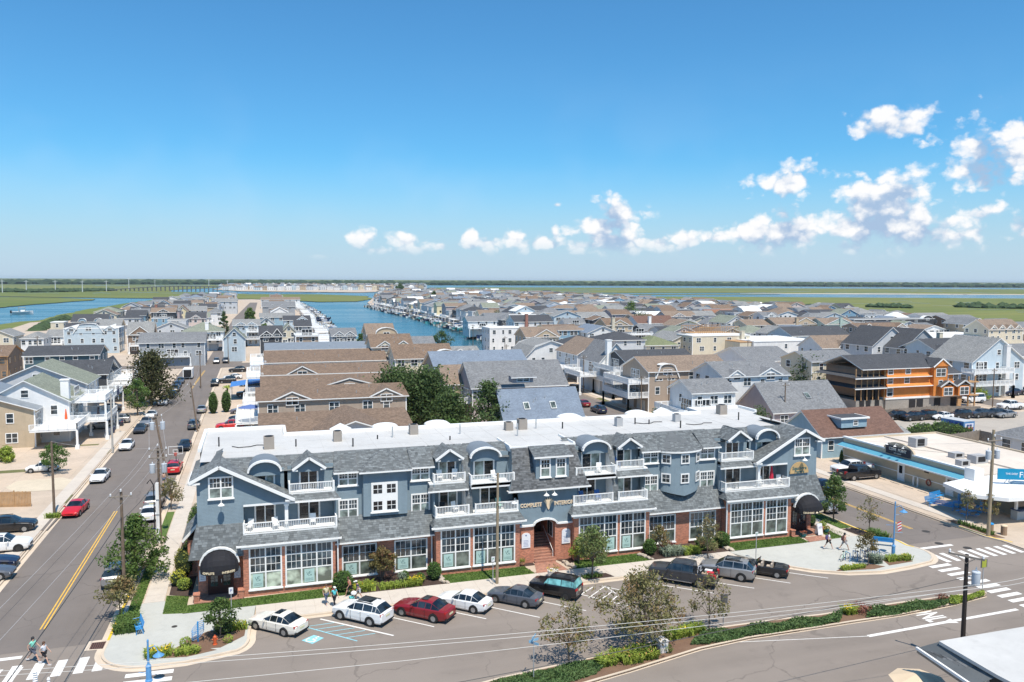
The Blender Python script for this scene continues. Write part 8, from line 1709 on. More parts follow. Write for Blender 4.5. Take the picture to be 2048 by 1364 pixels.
t=thing('box_trailer',(*G(377,757),0),'white enclosed box trailer with black rear standing on the cross street','trailer',None,R(90),local=True);b=MB();b.box(-2.6,-1.15,.5,2.6,1.15,2.8);b.build('body',WHITE,t);b=MB();b.box(-2.66,-.95,.6,-2.601,.95,2.6);b.build('rear_door',BLK,t)
for sy_ in(-1.05,1.05):
 for x_ in(-.5,.4):b=MB();b.lathe([(.34,-.1),(.34,.1)],(x_,sy_,.34),12,axis='y');b.build('wheel',TYRE,t)
b=MB();b.bar((2.6,0,.6),(3.9,0,.5),.1);b.build('drawbar',BLK,t)
# trees and plants
LEAFM=mat('leaf_mid_green',(0.109,0.181,0.0435),.7,'leaf',rgb2=(0.16,0.217,0.0508));LEAFD=mat('conifer_green',(0.07,0.115,0.035),.8,'leaf',rgb2=(0.087,0.123,0.0362));LEAFO=mat('leaf_olive_russet',(0.189,0.181,0.0725),.75,'leaf',rgb2=(0.29,0.167,0.0798))
LEAFY=mat('leaf_yellow_green',(0.29,0.362,0.058),.7,'leaf',rgb2=(0.174,0.275,0.058));LEAFB=mat('leaf_box_green',(0.0798,0.152,0.0319),.7,'leaf',rgb2=(0.116,0.189,0.0435));LEAFS=mat('leaf_silver',(0.261,0.319,0.232),.8,'leaf');LEAFR=mat('leaf_russet',(0.145,0.123,0.0435),.7,'leaf',rgb2=(0.232,0.116,0.058))
def crown_tree(x,y,h,cw,label,m=LEAFM,n=1600,ls=.16,trunk=.14,z=.11,clumps=14,bare=0.0,base=.35,seed=1,cat='tree',name='tree',multi=False,squash=1.0,group=None,lean=0):
 r=random.Random(seed);t=thing(name,(x,y,z),label,cat,group,local=True);b=MB();hb=h*base;ends=[]
 stems=[(0,0)] if not multi else[(r.uniform(-.25,.25),r.uniform(-.25,.25)) for _ in range(5)]
 for sx,sy in stems:
  tip=Vector((sx*2+lean+r.uniform(-.1,.1),sy*2+r.uniform(-.1,.1),h*.72));p0=Vector((sx*.3,sy*.3,0));mid=p0.lerp(tip,.5)+Vector((r.uniform(-.1,.1),r.uniform(-.1,.1),0));b.tube([p0,mid,tip],trunk if not multi else trunk*.5,7,r2=trunk*.3)
 for k in range(clumps):
  a=k*2.399+r.uniform(-.4,.4);f=r.uniform(.35,.95);zz=hb+(h-hb)*((k+.5)/clumps);prof=math.sin(min(1,max(.12,(zz-hb)/(h-hb)*.85+.22))*math.pi)**.7;rad=cw/2*prof*f
  e=Vector((lean*zz/h+math.cos(a)*rad,math.sin(a)*rad,zz));s=Vector((lean*.5,0,max(hb*.8,zz-rad*.9-.3)));b.tube([s,s.lerp(e,.5)+Vector((0,0,.08*h*r.random())),e],trunk*.38,4,r2=trunk*.1);ends.append((e,r.uniform(.55,1.1)))
  if bare and r.random()<.8:
   for q in range(4):e2=e+Vector((r.gauss(0,.4),r.gauss(0,.4),r.uniform(.1,.6)))*(cw*.12+.2);b.tube([e,e2],trunk*.1,3,r2=.008)
 b.build('trunk',BARK,t)
 c=MB();cr_=cw*.2*(1.25 if clumps<16 else 1)
 for k in range(n):
  e,w_=ends[r.randrange(len(ends))] if not bare else ends[int(r.random()**1.4*len(ends))]
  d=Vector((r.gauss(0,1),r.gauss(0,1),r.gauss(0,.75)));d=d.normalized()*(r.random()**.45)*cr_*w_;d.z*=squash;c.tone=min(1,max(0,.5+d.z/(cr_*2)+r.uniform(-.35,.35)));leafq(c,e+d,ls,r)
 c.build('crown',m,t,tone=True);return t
def shrub(x,y,w_,h,label,m=LEAFB,n=500,ls=.09,seed=1,dense=True,z=.12,name='shrub',cat='shrub',taper=1.0,group=None,core=True,depth=None):
 r=random.Random(seed);t=thing(name,(x,y,z),label,cat,group,local=True);b=MB();dp=depth or w_
 for k in range(n):
  u=r.uniform(-1,1);a=r.uniform(0,6.283);q=math.sqrt(1-u*u);rr=r.uniform(.8,1.04) if dense else r.random()**.4;wob=1+.12*math.sin(a*3+seed)*math.cos(u*4)
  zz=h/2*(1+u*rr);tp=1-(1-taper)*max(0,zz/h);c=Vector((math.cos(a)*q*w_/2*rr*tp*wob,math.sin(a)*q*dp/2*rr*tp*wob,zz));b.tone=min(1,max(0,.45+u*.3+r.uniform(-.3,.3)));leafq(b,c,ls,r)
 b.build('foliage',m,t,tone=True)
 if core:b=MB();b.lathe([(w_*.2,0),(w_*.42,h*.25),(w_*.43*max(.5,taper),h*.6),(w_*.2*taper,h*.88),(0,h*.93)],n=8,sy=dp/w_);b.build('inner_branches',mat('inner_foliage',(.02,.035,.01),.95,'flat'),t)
 return t
def grasses(x,y,w_,d,h,label,m,n=160,seed=1,z=.12,fl=None,name='perennial_plant',cat='plant',group=None,flm=None):
 r=random.Random(seed);t=thing(name,(x,y,z),label,cat,group,local=True);b=MB()
 for k in range(n):
  cx,cy=r.uniform(-w_/2,w_/2),r.uniform(-d/2,d/2);a=r.uniform(0,6.28);L=h*r.uniform(.6,1.2);o=Vector((math.cos(a),math.sin(a),0));s=Vector((-o.y,o.x,0))*.025;p0=Vector((cx,cy,0));p1=p0+o*L*.3+Vector((0,0,L*.8));p2=p0+o*L*.75+Vector((0,0,L*.85));b.tone=r.random();b.add([p0-s*1.5,p0+s*1.5,p1+s*1.6,p1-s*1.6,p2],((0,1,2,3),(3,2,4)))
 b.build('leaves',m,t,tone=True)
 if fl:
  b=MB()
  for k in range(fl):c=Vector((r.uniform(-w_/2,w_/2),r.uniform(-d/2,d/2),h*r.uniform(.85,1.25)));b.tone=r.random();leafq(b,c,.085,r);leafq(b,c,.085,r)
  b.build('flowers',flm or FLYEL,t,tone=True)
 return t
FLYEL=mat('yellow_petals',(.75,.55,.03),.7,'leaf');FLORA=mat('orange_petals',(.7,.42,.16),.7,'leaf');FLRED=mat('russet_petals',(.28,.08,.06),.7,'leaf')
crown_tree(-10.55,74.6,5.6,4.9,'big leafy green tree on the left corner hiding a parked silver SUV',LEAFM,5200,.15,.13,clumps=34,base=.12,seed=3,multi=True,squash=.8,z=.12)
crown_tree(-10.6,66.4,3.1,3.0,'small olive and russet tree behind the blue bench on the left plaza',LEAFO,1500,.13,.07,clumps=15,base=.5,seed=4)
crown_tree(-3.1,60.5,2.9,2.5,'young green tree in the corner bed by the hydrant',mat('leaf_dark_mid',(0.0725,0.123,0.029),.7,'leaf',rgb2=(0.116,0.16,0.0435)),1300,.12,.06,clumps=14,base=.42,seed=5)
crown_tree(-9.9,97.2,3.4,2.9,'small thin leaved tree on the verge beyond the conduit pole',LEAFO,900,.14,.07,clumps=13,base=.4,seed=6,bare=1)
crown_tree(27.9,63.5,4.3,4.0,'round topped tree in the sidewalk pit right of the brick path',mat('leaf_grey_green',(0.145,0.196,0.0653),.75,'leaf',rgb2=(0.217,0.217,0.087)),2000,.14,.08,clumps=18,base=.42,seed=7)
crown_tree(40.3,64.5,4.0,2.6,'thin tree with sparse leaves in front of the right planting bed',LEAFO,800,.12,.06,clumps=13,base=.3,seed=8,bare=1)
crown_tree(36.8,67.6,2.6,1.9,'small russet tinged shrub tree by the brick wall right of centre',LEAFO,900,.11,.06,clumps=10,base=.35,seed=18)
crown_tree(60.0,70.9,5.0,3.4,'full green street tree at the right corner of the shops',mat('leaf_street_green',(0.0943,0.16,0.0435),.7,'leaf',rgb2=(0.145,0.189,0.058)),2600,.14,.09,clumps=22,base=.28,seed=9)
crown_tree(60.6,66.3,3.8,2.8,'half bare tree with brown twigs behind the right blue bench',LEAFO,420,.12,.06,clumps=14,base=.38,seed=10,bare=1)
crown_tree(53.9,58.9,3.0,2.1,'small red green tree standing by the bike rack',LEAFR,900,.11,.05,clumps=12,base=.5,seed=11)
crown_tree(75.4,64.9,3.3,2.0,'small brownish tree in the kerb bed beside the tall pole',LEAFO,700,.12,.05,clumps=10,base=.45,seed=12);crown_tree(73.0,65.6,3.8,1.8,'thin tree beside the blue benches by the snack bar',LEAFO,500,.12,.05,clumps=9,base=.5,seed=13)
crown_tree(20.0,49.3,4.1,4.3,'sparse olive tree on the median, leftmost of three',LEAFO,1100,.13,.08,clumps=16,base=.36,seed=14,bare=1)
crown_tree(26.0,50.0,5.3,6.6,'wide spreading olive tree on the median, largest of three',LEAFO,4600,.13,.11,clumps=34,base=.32,seed=15,bare=1,squash=.8)
crown_tree(32.1,51.0,4.2,3.6,'half bare small tree on the median, right one of three',LEAFO,700,.12,.07,clumps=16,base=.34,seed=16,bare=1)
crown_tree(9.9,68.2,2.9,2.6,'dense round multi stemmed shrub tree between the two recessed shop windows',LEAFR,1900,.12,.07,clumps=18,base=.42,seed=17,multi=True,squash=.8)
crown_tree(28.2,67.2,2.3,2.1,'yellow green shrub tree right of the brick arch',LEAFY,900,.11,.06,clumps=12,base=.25,seed=19,multi=True);crown_tree(29.9,66.9,2.7,2.0,'twiggy olive shrub beside the round topped tree',LEAFO,700,.11,.05,clumps=11,base=.2,seed=20,multi=True,bare=1)
for k,(x,y,w_,h,l) in enumerate(((6.45,67.1,1.75,1.65,'round clipped bush at the left end of the first planting bed'),(14.4,67.2,1.25,1.55,'oval clipped bush at the right end of the first planting bed'),(35.6,67.3,1.25,1.55,'oval clipped bush at the left end of the second planting bed'),(43.6,67.3,1.6,1.5,'round clipped bush at the right end of the second planting bed'),(13.1,67.0,.8,.8,'small round bush left of the oval one'),(11.9,67.9,.7,.8,'tiny clipped bush by the yellow flowers'),(-6.4,71.2,1.1,1.0,'small round bush by the left brick pier'))):shrub(x,y,w_,h,l,LEAFB if k!=6 else LEAFY,int(500*w_*h)+200,.085,k+3,name='clipped_bush',group='clipped bushes along the shops',cat='bush')
grasses(8.0,66.7,2.2,1.3,.6,'daylilies with yellow flowers left in the first bed',LEAFY,420,3,fl=12);grasses(11.0,66.5,3.0,1.0,.4,'low green lilies in the middle of the first bed',LEAFY,500,4);grasses(12.6,66.5,1.2,.9,.6,'clump with bright yellow flowers in the first bed',LEAFY,220,5,fl=40);shrub(11.6,67.6,.9,.9,'silvery lavender clump in the first bed',LEAFS,300,.08,6,dense=False,core=False)
grasses(37.7,66.8,2.0,1.3,.75,'silver green ornamental grass left in the second bed',LEAFS,420,7);grasses(39.6,66.6,1.8,1.2,.6,'green perennials in the second bed',LEAFY,300,8);shrub(41.6,67.2,2.2,1.2,'loose green shrub in the second bed behind the thin tree',LEAFM,600,.1,9,dense=False);shrub(38.2,68.4,1.4,.8,'dark red foliage clump against the wall in the second bed',mat('leaf_dark_red',(0.145,0.0435,0.0435),.7,'leaf'),250,.09,10,dense=False,core=False)
shrub(-6.6,75.0,2.0,2.6,'large yellow green shrub at the left side wall of the shops',mat('leaf_gold_green',(0.203,0.217,0.0435),.7,'leaf',rgb2=(0.319,0.29,0.058)),1500,.11,21,dense=False,depth=3.4);shrub(-7.0,72.4,1.4,1.4,'bright yellow shrub beside the left sidewalk',mat('leaf_bright_yellow',(0.522,0.507,0.058),.7,'leaf',rgb2=(0.29,0.348,0.058)),700,.09,22,dense=False);shrub(-6.6,79.8,1.5,1.6,'green shrub behind the large yellow one at the side wall',LEAFM,600,.1,23,dense=False);shrub(-6.3,84.5,1.6,3.6,'tall dark hedge at the rear of the left side wall',LEAFB,1800,.1,24,depth=6,name='hedge',cat='hedge')
grasses(-9.9,64.6,1.4,2.6,.7,'tall ornamental grass behind the left blue bench',LEAFM,800,31);grasses(-7.1,59.0,1.7,1.1,.5,'yellow flowering clump at the corner of the left plaza',LEAFY,260,32,fl=60);grasses(-5.2,58.7,1.6,.8,.4,'low green edging plants of the left corner bed',LEAFY,260,33);shrub(-5.4,59.8,.8,.7,'rounded light green plant beside the bike rack',LEAFY,260,.08,34,core=False);grasses(-2.2,61.8,1.9,.8,.5,'green flowering fringe at the back of the left corner bed',LEAFY,260,35,fl=20);shrub(-2.5,59.6,.7,.6,'small yellow green tuft by the hydrant',LEAFY,200,.07,36,core=False)
shrub(-2.9,61.4,1.5,1.1,'dark green bush under the young tree',LEAFM,500,.1,37,dense=False)
grasses(51.8,58.45,2.6,.6,.35,'yellow green edging plants by the bike rack',LEAFY,320,41,fl=10);grasses(54.9,59.1,1.0,.9,.8,'blue green grass tuft beside the small red tree',LEAFS,300,42);grasses(56.9,59.1,1.5,.8,.5,'green plants in front of the right lamp, left tuft',LEAFY,220,43);grasses(58.3,58.9,.9,.8,.5,'green plants in front of the right lamp, right tuft',LEAFY,200,44,fl=8)
grasses(60.5,64.9,1.0,2.2,.8,'tall grass behind the right blue bench',LEAFM,400,45);shrub(56.6,70.5,1.2,1.3,'green shrub right of the corner shop doors',LEAFM,450,.1,46,dense=False);shrub(57.0,69.0,.9,.9,'yellow green plant right of the corner shop doors',LEAFY,320,.09,47,dense=False,core=False);grasses(72.8,64.2,.6,4.5,.4,'low plants in the kerb bed under the tall pole',LEAFM,300,48)
grasses(27.9,63.6,1.8,.7,.3,'low plants at the foot of the round topped tree',LEAFM,180,49)
def cover(name,poly,n,h,m,label,seed,ls=.12):
 r=random.Random(seed);b=MB();x0,x1=min(p[0] for p in poly),max(p[0] for p in poly);y0,y1=min(p[1] for p in poly),max(p[1] for p in poly)
 while n>0:
  x,y=r.uniform(x0,x1),r.uniform(y0,y1)
  if inpoly(x,y,poly):b.tone=r.random();zz=h*(.55+.45*math.sin(x*1.7+y)*math.cos(y*2.3));leafq(b,Vector((x,y,.12+zz*r.uniform(.3,1.1))),ls,r);n-=1
 o=b.build(name,m,tone=True);tag(o,label,kind='stuff')
def strip(i0,i1,f0=.08,f1=.92):
 up=[G(x,y) for x,y in i0];lo=[G(x,y) for x,y in i1];return up+lo[::-1]
cover('juniper_ground_cover',PX([(1035,1355),(1110,1338),(1200,1318),(1240,1308),(1190,1350),(1110,1375),(1000,1385),(980,1368)],.1),7000,.3,mat('juniper_green',(0.102,0.174,0.058),.8,'leaf',rgb2=(0.145,0.217,0.0725)),'low spreading juniper on the left end of the median',51)
cover('juniper_ground_cover',PX([(1400,1270),(1480,1258),(1560,1247),(1640,1237),(1685,1229),(1680,1246),(1600,1259),(1500,1274),(1420,1290),(1380,1290)],.1),9000,.4,MATS['juniper_green'],'long low juniper hedge along the middle of the median',52)
cover('juniper_ground_cover',PX([(1735,1221),(1800,1212),(1880,1202),(1900,1200),(1895,1212),(1800,1229),(1735,1238)],.1),5000,.4,MATS['juniper_green'],'low juniper hedge towards the tip of the median',53)
cover('grass_ground_cover',PX([(1900,1198),(1968,1187),(1968,1193),(1900,1212)],.1),1500,.35,LEAFY,'yellow green grass at the tip of the median',54)
for k,(px,py,w_,d,l) in enumerate(((1215,1330,1.5,1.0,'first'),(1240,1318,1.5,1.0,'second'),(1262,1325,1.4,1.0,'third'),(1280,1308,1.3,.9,'fourth'),(1298,1318,1.0,.8,'fifth'))):x,y=G(px,py);grasses(x,y,w_,d,.55,'daylily clump with pale orange flowers on the median, %s from the left'%l,LEAFY,260,60+k,fl=10,flm=FLORA,group='daylilies on the median')
for k,(px,py,l) in enumerate(((1345,1278,'left'),(1370,1272,'middle'),(1390,1266,'right'))):x,y=G(px,py);grasses(x,y,1.2,.9,.6,'green perennial clump beside the stone marker, %s one'%l,LEAFY,220,70+k,fl=4)
for px,py,l in((1313,1300,'left of'),(1336,1307,'right of')):x,y=G(px,py);shrub(x,y,.7,.55,'small green shrub just %s the stone marker'%l,LEAFM,200,.08,73,core=False)
x,y=G(1698,1229);grasses(x,y,1.0,.8,.6,'yellow flowering clump in the middle of the median',LEAFY,200,75,fl=30);x,y=G(1720,1226);shrub(x,y,1.9,.7,'russet red low shrub in the middle of the median',mat('leaf_rust',(0.261,0.102,0.0725),.8,'leaf',rgb2=(0.145,0.145,0.058)),500,.09,76,dense=False,core=False);x,y=G(1885,1204);shrub(x,y,1.1,.6,'small russet shrub near the tip of the median',MATS['leaf_rust'],260,.08,77,dense=False,core=False)
for nm,poly,n in(('a',[(-5.8,66.0),(7.0,65.95),(6.7,67.9),(-5.8,67.5)],5000),('b',[(15.3,65.95),(23.4,65.95),(23.0,67.85),(15.0,67.9)],3500),('c',[(27.4,65.95),(35.2,65.95),(35.0,67.9),(27.9,67.8)],3500),('d',[(43.8,65.95),(52.8,65.95),(52.9,67.9),(44.4,67.9)],4000),('e',[(-10.3,66.9),(-9.45,66.9),(-9.4,82.5),(-10.3,82.5)],2500),('f',[(-7.6,66.4),(-5.9,66),(-5.9,69.5),(-7.6,70.1)],1100),('g',[(55.9,66.1),(58.2,66.3),(58.2,68.8),(56.2,68.8)],900),('h',[(59.0,68.7),(60.3,68.7),(60.3,90),(59.0,90)],2600)):cover('grass_blades',poly,n,.05,mat('lawn_blades',(.09,.16,.03),.8,'leaf'),{'a':'short lawn grass in front of the leftmost shop','b':'short lawn grass left of the brick path','c':'short lawn grass right of the brick path','d':'short lawn grass in front of the rightmost shop','e':'grass verge beside the left street','f':'short lawn grass at the left corner of the shops','g':'short lawn grass at the right corner of the shops','h':'grass verge beside the street right of the shops'}[nm],ord(nm),.07)
def conifer(x,y,h,w_,label,n=4500,seed=1,m=LEAFD,ls=.31,arms=26,spread=1.0,z=.1,cone=True,flat=.28):
 r=random.Random(seed);t=thing('conifer_tree',(x,y,z),label,'tree',None,local=True);b=MB();b.tube([(0,0,0),(r.uniform(-.3,.3),r.uniform(-.3,.3),h*.5),(0,0,h)],.3,7,r2=.06);E_=[]
 for k in range(arms):
  f=(k+.5)/arms;zz=h*(.1+.88*f);a=k*2.4+r.uniform(-.3,.3);L=w_/2*((1-f)**.75 if cone else math.sin(min(1,f*.9+.25)*math.pi)**.6)*r.uniform(.65,1.15);e=Vector((math.cos(a)*L,math.sin(a)*L,zz+r.uniform(0,.1)*L));b.tube([(0,0,zz-.1*L),e],.08,4,r2=.02);E_.append((Vector((0,0,zz)),e))
 b.build('trunk',BARK,t);c=MB()
 for k in range(n):
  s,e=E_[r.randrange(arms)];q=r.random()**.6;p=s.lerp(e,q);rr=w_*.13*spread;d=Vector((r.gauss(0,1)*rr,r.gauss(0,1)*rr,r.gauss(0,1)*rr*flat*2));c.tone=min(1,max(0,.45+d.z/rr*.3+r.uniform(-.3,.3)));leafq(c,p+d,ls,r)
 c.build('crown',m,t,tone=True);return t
conifer(24.5,146,9.4,11.5,'large dark conifer, left one of the group behind the shops',9000,81,arms=44,cone=False);conifer(28.5,139,10.0,10.5,'large dark conifer, tallest in the middle of the group behind the shops',9000,82,arms=44,cone=False);conifer(31,131,7.0,7,'dark conifer behind the little white shed',3500,83,cone=False);conifer(36.5,127,9.4,8.5,'conifer with long sweeping branches left of the lavender house',2600,84,arms=20,spread=.62,cone=False,m=mat('pine_green',(0.0798,0.131,0.0435),.8,'leaf',rgb2=(0.131,0.174,0.058)))
crown_tree(27.5,115,5.2,5.5,'bushy green tree just behind the white flat roof, left one',LEAFB,2600,.2,.14,clumps=18,base=.1,seed=85);crown_tree(33.5,112,4.8,6.5,'bushy green tree just behind the white flat roof, right one',MATS['pine_green'],2800,.2,.14,clumps=20,base=.1,seed=86);crown_tree(38,113,4.0,3,'red flowering shrub beside the lavender house wall',LEAFR,700,.15,.08,clumps=9,base=.2,seed=87)
conifer(-21.5,180,10.8,10.0,'tall dark pointed conifer beside the left street',6000,88,arms=34,m=mat('cedar_brown_green',(0.0725,0.0798,0.029),.8,'leaf',rgb2=(0.109,0.087,0.0362)));crown_tree(-22.5,167,6.8,5.2,'green broadleaf tree in front of the tall dark conifer',LEAFM,2200,.2,.15,clumps=16,base=.2,seed=89)
for x,y,l in((-8.7,165.2,'left'),(-6.3,166.3,'right')):shrub(x,y,1.9,4.3,'clipped column cypress beside the driveways, %s one of two'%l,LEAFB,1400,.14,int(y),taper=.85,name='cypress',cat='tree',group='clipped column cypresses')
crown_tree(-26.8,119.6,3.9,4.2,'round headed dense small tree over the white beetle shaped car',LEAFB,2400,.14,.1,clumps=20,base=.32,seed=90,squash=.7)
conifer(119,150.5,9.0,7.5,'big cedar in front of the cream apartment house, left one',3600,91,arms=26,cone=False);conifer(125,152.5,8.8,7.0,'big cedar in front of the cream apartment house, right one',3200,92,arms=24,cone=False,m=mat('cedar_grey_green',(0.102,0.123,0.058),.8,'leaf'))
crown_tree(64,119,4.6,5,'loose tree behind the white roof near the middle street',MATS['pine_green'],1100,.18,.1,clumps=14,base=.2,seed=93,bare=1);conifer(80.5,163,7,4,'dark pointed evergreen between the white houses on the middle street',1800,94,arms=18);crown_tree(79,112,5.0,5.6,'dark shaggy tree left of the grey cape cottage',MATS['pine_green'],1500,.18,.12,clumps=14,base=.15,seed=95)
for k in range(5):shrub(82.0-.02*k+.2,90.6-k*.75-1.2,.8,2.3+.2*(k%2),'pointed small cypress against the snack bar wall, number %s from the left'%['one','two','three','four','five'][k],LEAFB,420,.11,100+k,taper=.35,name='cypress',cat='tree',group='small cypresses by the snack bar',z=.1)
shrub(80.4,93.9,.8,2.0,'lone pointed cypress at the end of the white panel fence',LEAFB,380,.11,110,taper=.3,name='cypress',cat='tree')
for k,(x,y,w_,h,l) in enumerate(((104,103,6,3.2,'left'),(108,102.8,6,3.4,'middle'),(112.5,103.2,5,2.6,'right'))):shrub(x,y,w_,h,'big green shrub in front of the ice trailer, %s part'%l,LEAFM,1300,.2,111+k,dense=False,depth=3)
crown_tree(-18,330,9,3,'dark cedar by the road beyond the cross street, nearest of three',LEAFD,900,.4,.2,clumps=12,base=.1,seed=120);crown_tree(-14,372,10,3.4,'dark cedar by the road beyond the cross street, middle of three',LEAFD,900,.4,.2,clumps=12,base=.1,seed=121);crown_tree(-16,420,10,4,'dark cedar by the road beyond the cross street, farthest of three',LEAFD,800,.45,.2,clumps=12,base=.1,seed=122);crown_tree(2.5,345,7.5,6,'green trees right of the far road',LEAFM,1200,.4,.2,clumps=14,base=.1,seed=123)
for k,(px,py,h,w_,m,l) in enumerate(((994,655,8,10,LEAFD,'dark spreading tree by the canal docks left of the boxy white house'),(1262,655,14,12,LEAFM,'tall green tree in the middle of the town'),(1280,672,11,15,LEAFD,'broad dark tree in front of the white row house'),(1250,645,9,9,LEAFY,'pale yellow green tree in the middle of the town'),(883,690,5,9,LEAFD,'flat topped pine in front of the canal'),(722,702,6,5,LEAFM,'green tree at the head of the canal'),(868,610,14,8,LEAFD,'dark tall tree among the canal side houses'),(1455,645,7,6,LEAFD,'dark tree beside the timber frame'),(800,583,14,26,LEAFD,'dark trees in the far town beyond the channel'),(500,640,7,8,LEAFM,'green trees by the far road'),(1555,660,7,7,LEAFM,'green tree beside the warehouse'),(1510,690,6,6,LEAFM,'green shrub at the corner of the warehouse'),(1960,800,2,5,LEAFY,'yellow green shrub on the far parking area'),(240,790,2.6,5,LEAFB,'round green shrub by the white wall left of the conifer'),(12,925,2,3,LEAFY,'pale shrub under the left edge balcony'),(103,1012,.1,.1,LEAFY,None))):
 if l:x,y=G(px,py);crown_tree(x,y,h,w_,l,m,1300,max(.18,y/900),.2,clumps=16,base=.12,seed=130+k)
x,y=G(106,1037);grasses(x,y,1.4,1.0,.5,'weeds at the foot of the wooden pole by the red sedan',LEAFY,160,150)
x,y=G(455,794);t=thing('small_palm',(x,y,.1),'small stubby palm tree beside the black off-road car','palm',local=True);b=MB();b.tube([(0,0,0),(0,0,1.9)],.2,7);b.build('trunk',BARK,t);b=MB();rr=random.Random(4)
for k in range(26):a=k*2.4;L=1.3;o=Vector((math.cos(a),math.sin(a),0));s=Vector((-o.y,o.x,0))*.09;p0=Vector((0,0,1.9));p1=p0+o*L*.6+Vector((0,0,rr.uniform(.1,.7)));p2=p0+o*L+Vector((0,0,rr.uniform(-.5,.3)));b.tone=rr.random();b.add([p0-s,p0+s,p1+s*1.5,p1-s*1.5,p2],((0,1,2,3),(3,2,4)))
b.build('fronds',LEAFY,t,tone=True)
STN=mat('field_stone',(.42,.36,.29),.9,var=.2);r=random.Random(9);sm=MB();sm.lathe([(0,-.1),(.2,-.06),(.24,.05),(.12,.13),(0,.14)],n=7);smm=sm.mesh('stone',STN)
for bx_,y0_ in((7.3,65.9),(15.2,65.95),(35.0,65.95),(43.9,65.95),(27.2,66.2)):
 t=thing('stone_edging',(bx_,y0_,.12),'row of rough field stones edging the planting bed '+{7.3:'by the round bush',15.2:'by the left oval bush',35.0:'by the right oval bush',43.9:'by the right round bush',27.2:'right of the brick path'}[bx_],'stone edging','stone edgings',local=True)
 for k in range(7):o=link('stone',smm,t,loc=(r.uniform(-.15,.15)-.05*k,.25*k,.08));o.rotation_euler=(r.uniform(-.5,.5),r.uniform(-.5,.5),r.uniform(0,6));s=r.uniform(.7,1.3);o.scale=(s,s,s)
# people
def skinned(name,V,E,Rr,m,parent,sub=1):
 me=bpy.data.meshes.new(name);me.from_pydata(V,E,[]);o=bpy.data.objects.new(name,me);col.objects.link(o)
 sk=o.modifiers.new('s','SKIN');sk.use_smooth_shade=True
 for i,v in enumerate(me.skin_vertices[0].data):v.radius=(Rr[i],Rr[i]) if not isinstance(Rr[i],tuple) else Rr[i]
 me.skin_vertices[0].data[0].use_root=True
 if sub:ss=o.modifiers.new('u','SUBSURF');ss.levels=sub;ss.render_levels=sub
 dg=bpy.context.evaluated_depsgraph_get();m2=bpy.data.meshes.new_from_object(o.evaluated_get(dg));bpy.data.objects.remove(o);bpy.data.meshes.remove(me);m2.name=name;m2.materials.clear();m2.materials.append(m)
 m2.polygons.foreach_set('use_smooth',[True]*len(m2.polygons));return link(name,m2,parent)
SKIN=[mat('skin_%d'%i,c,.6,'flat') for i,c in enumerate(((.55,.33,.24),(.42,.24,.16)))]
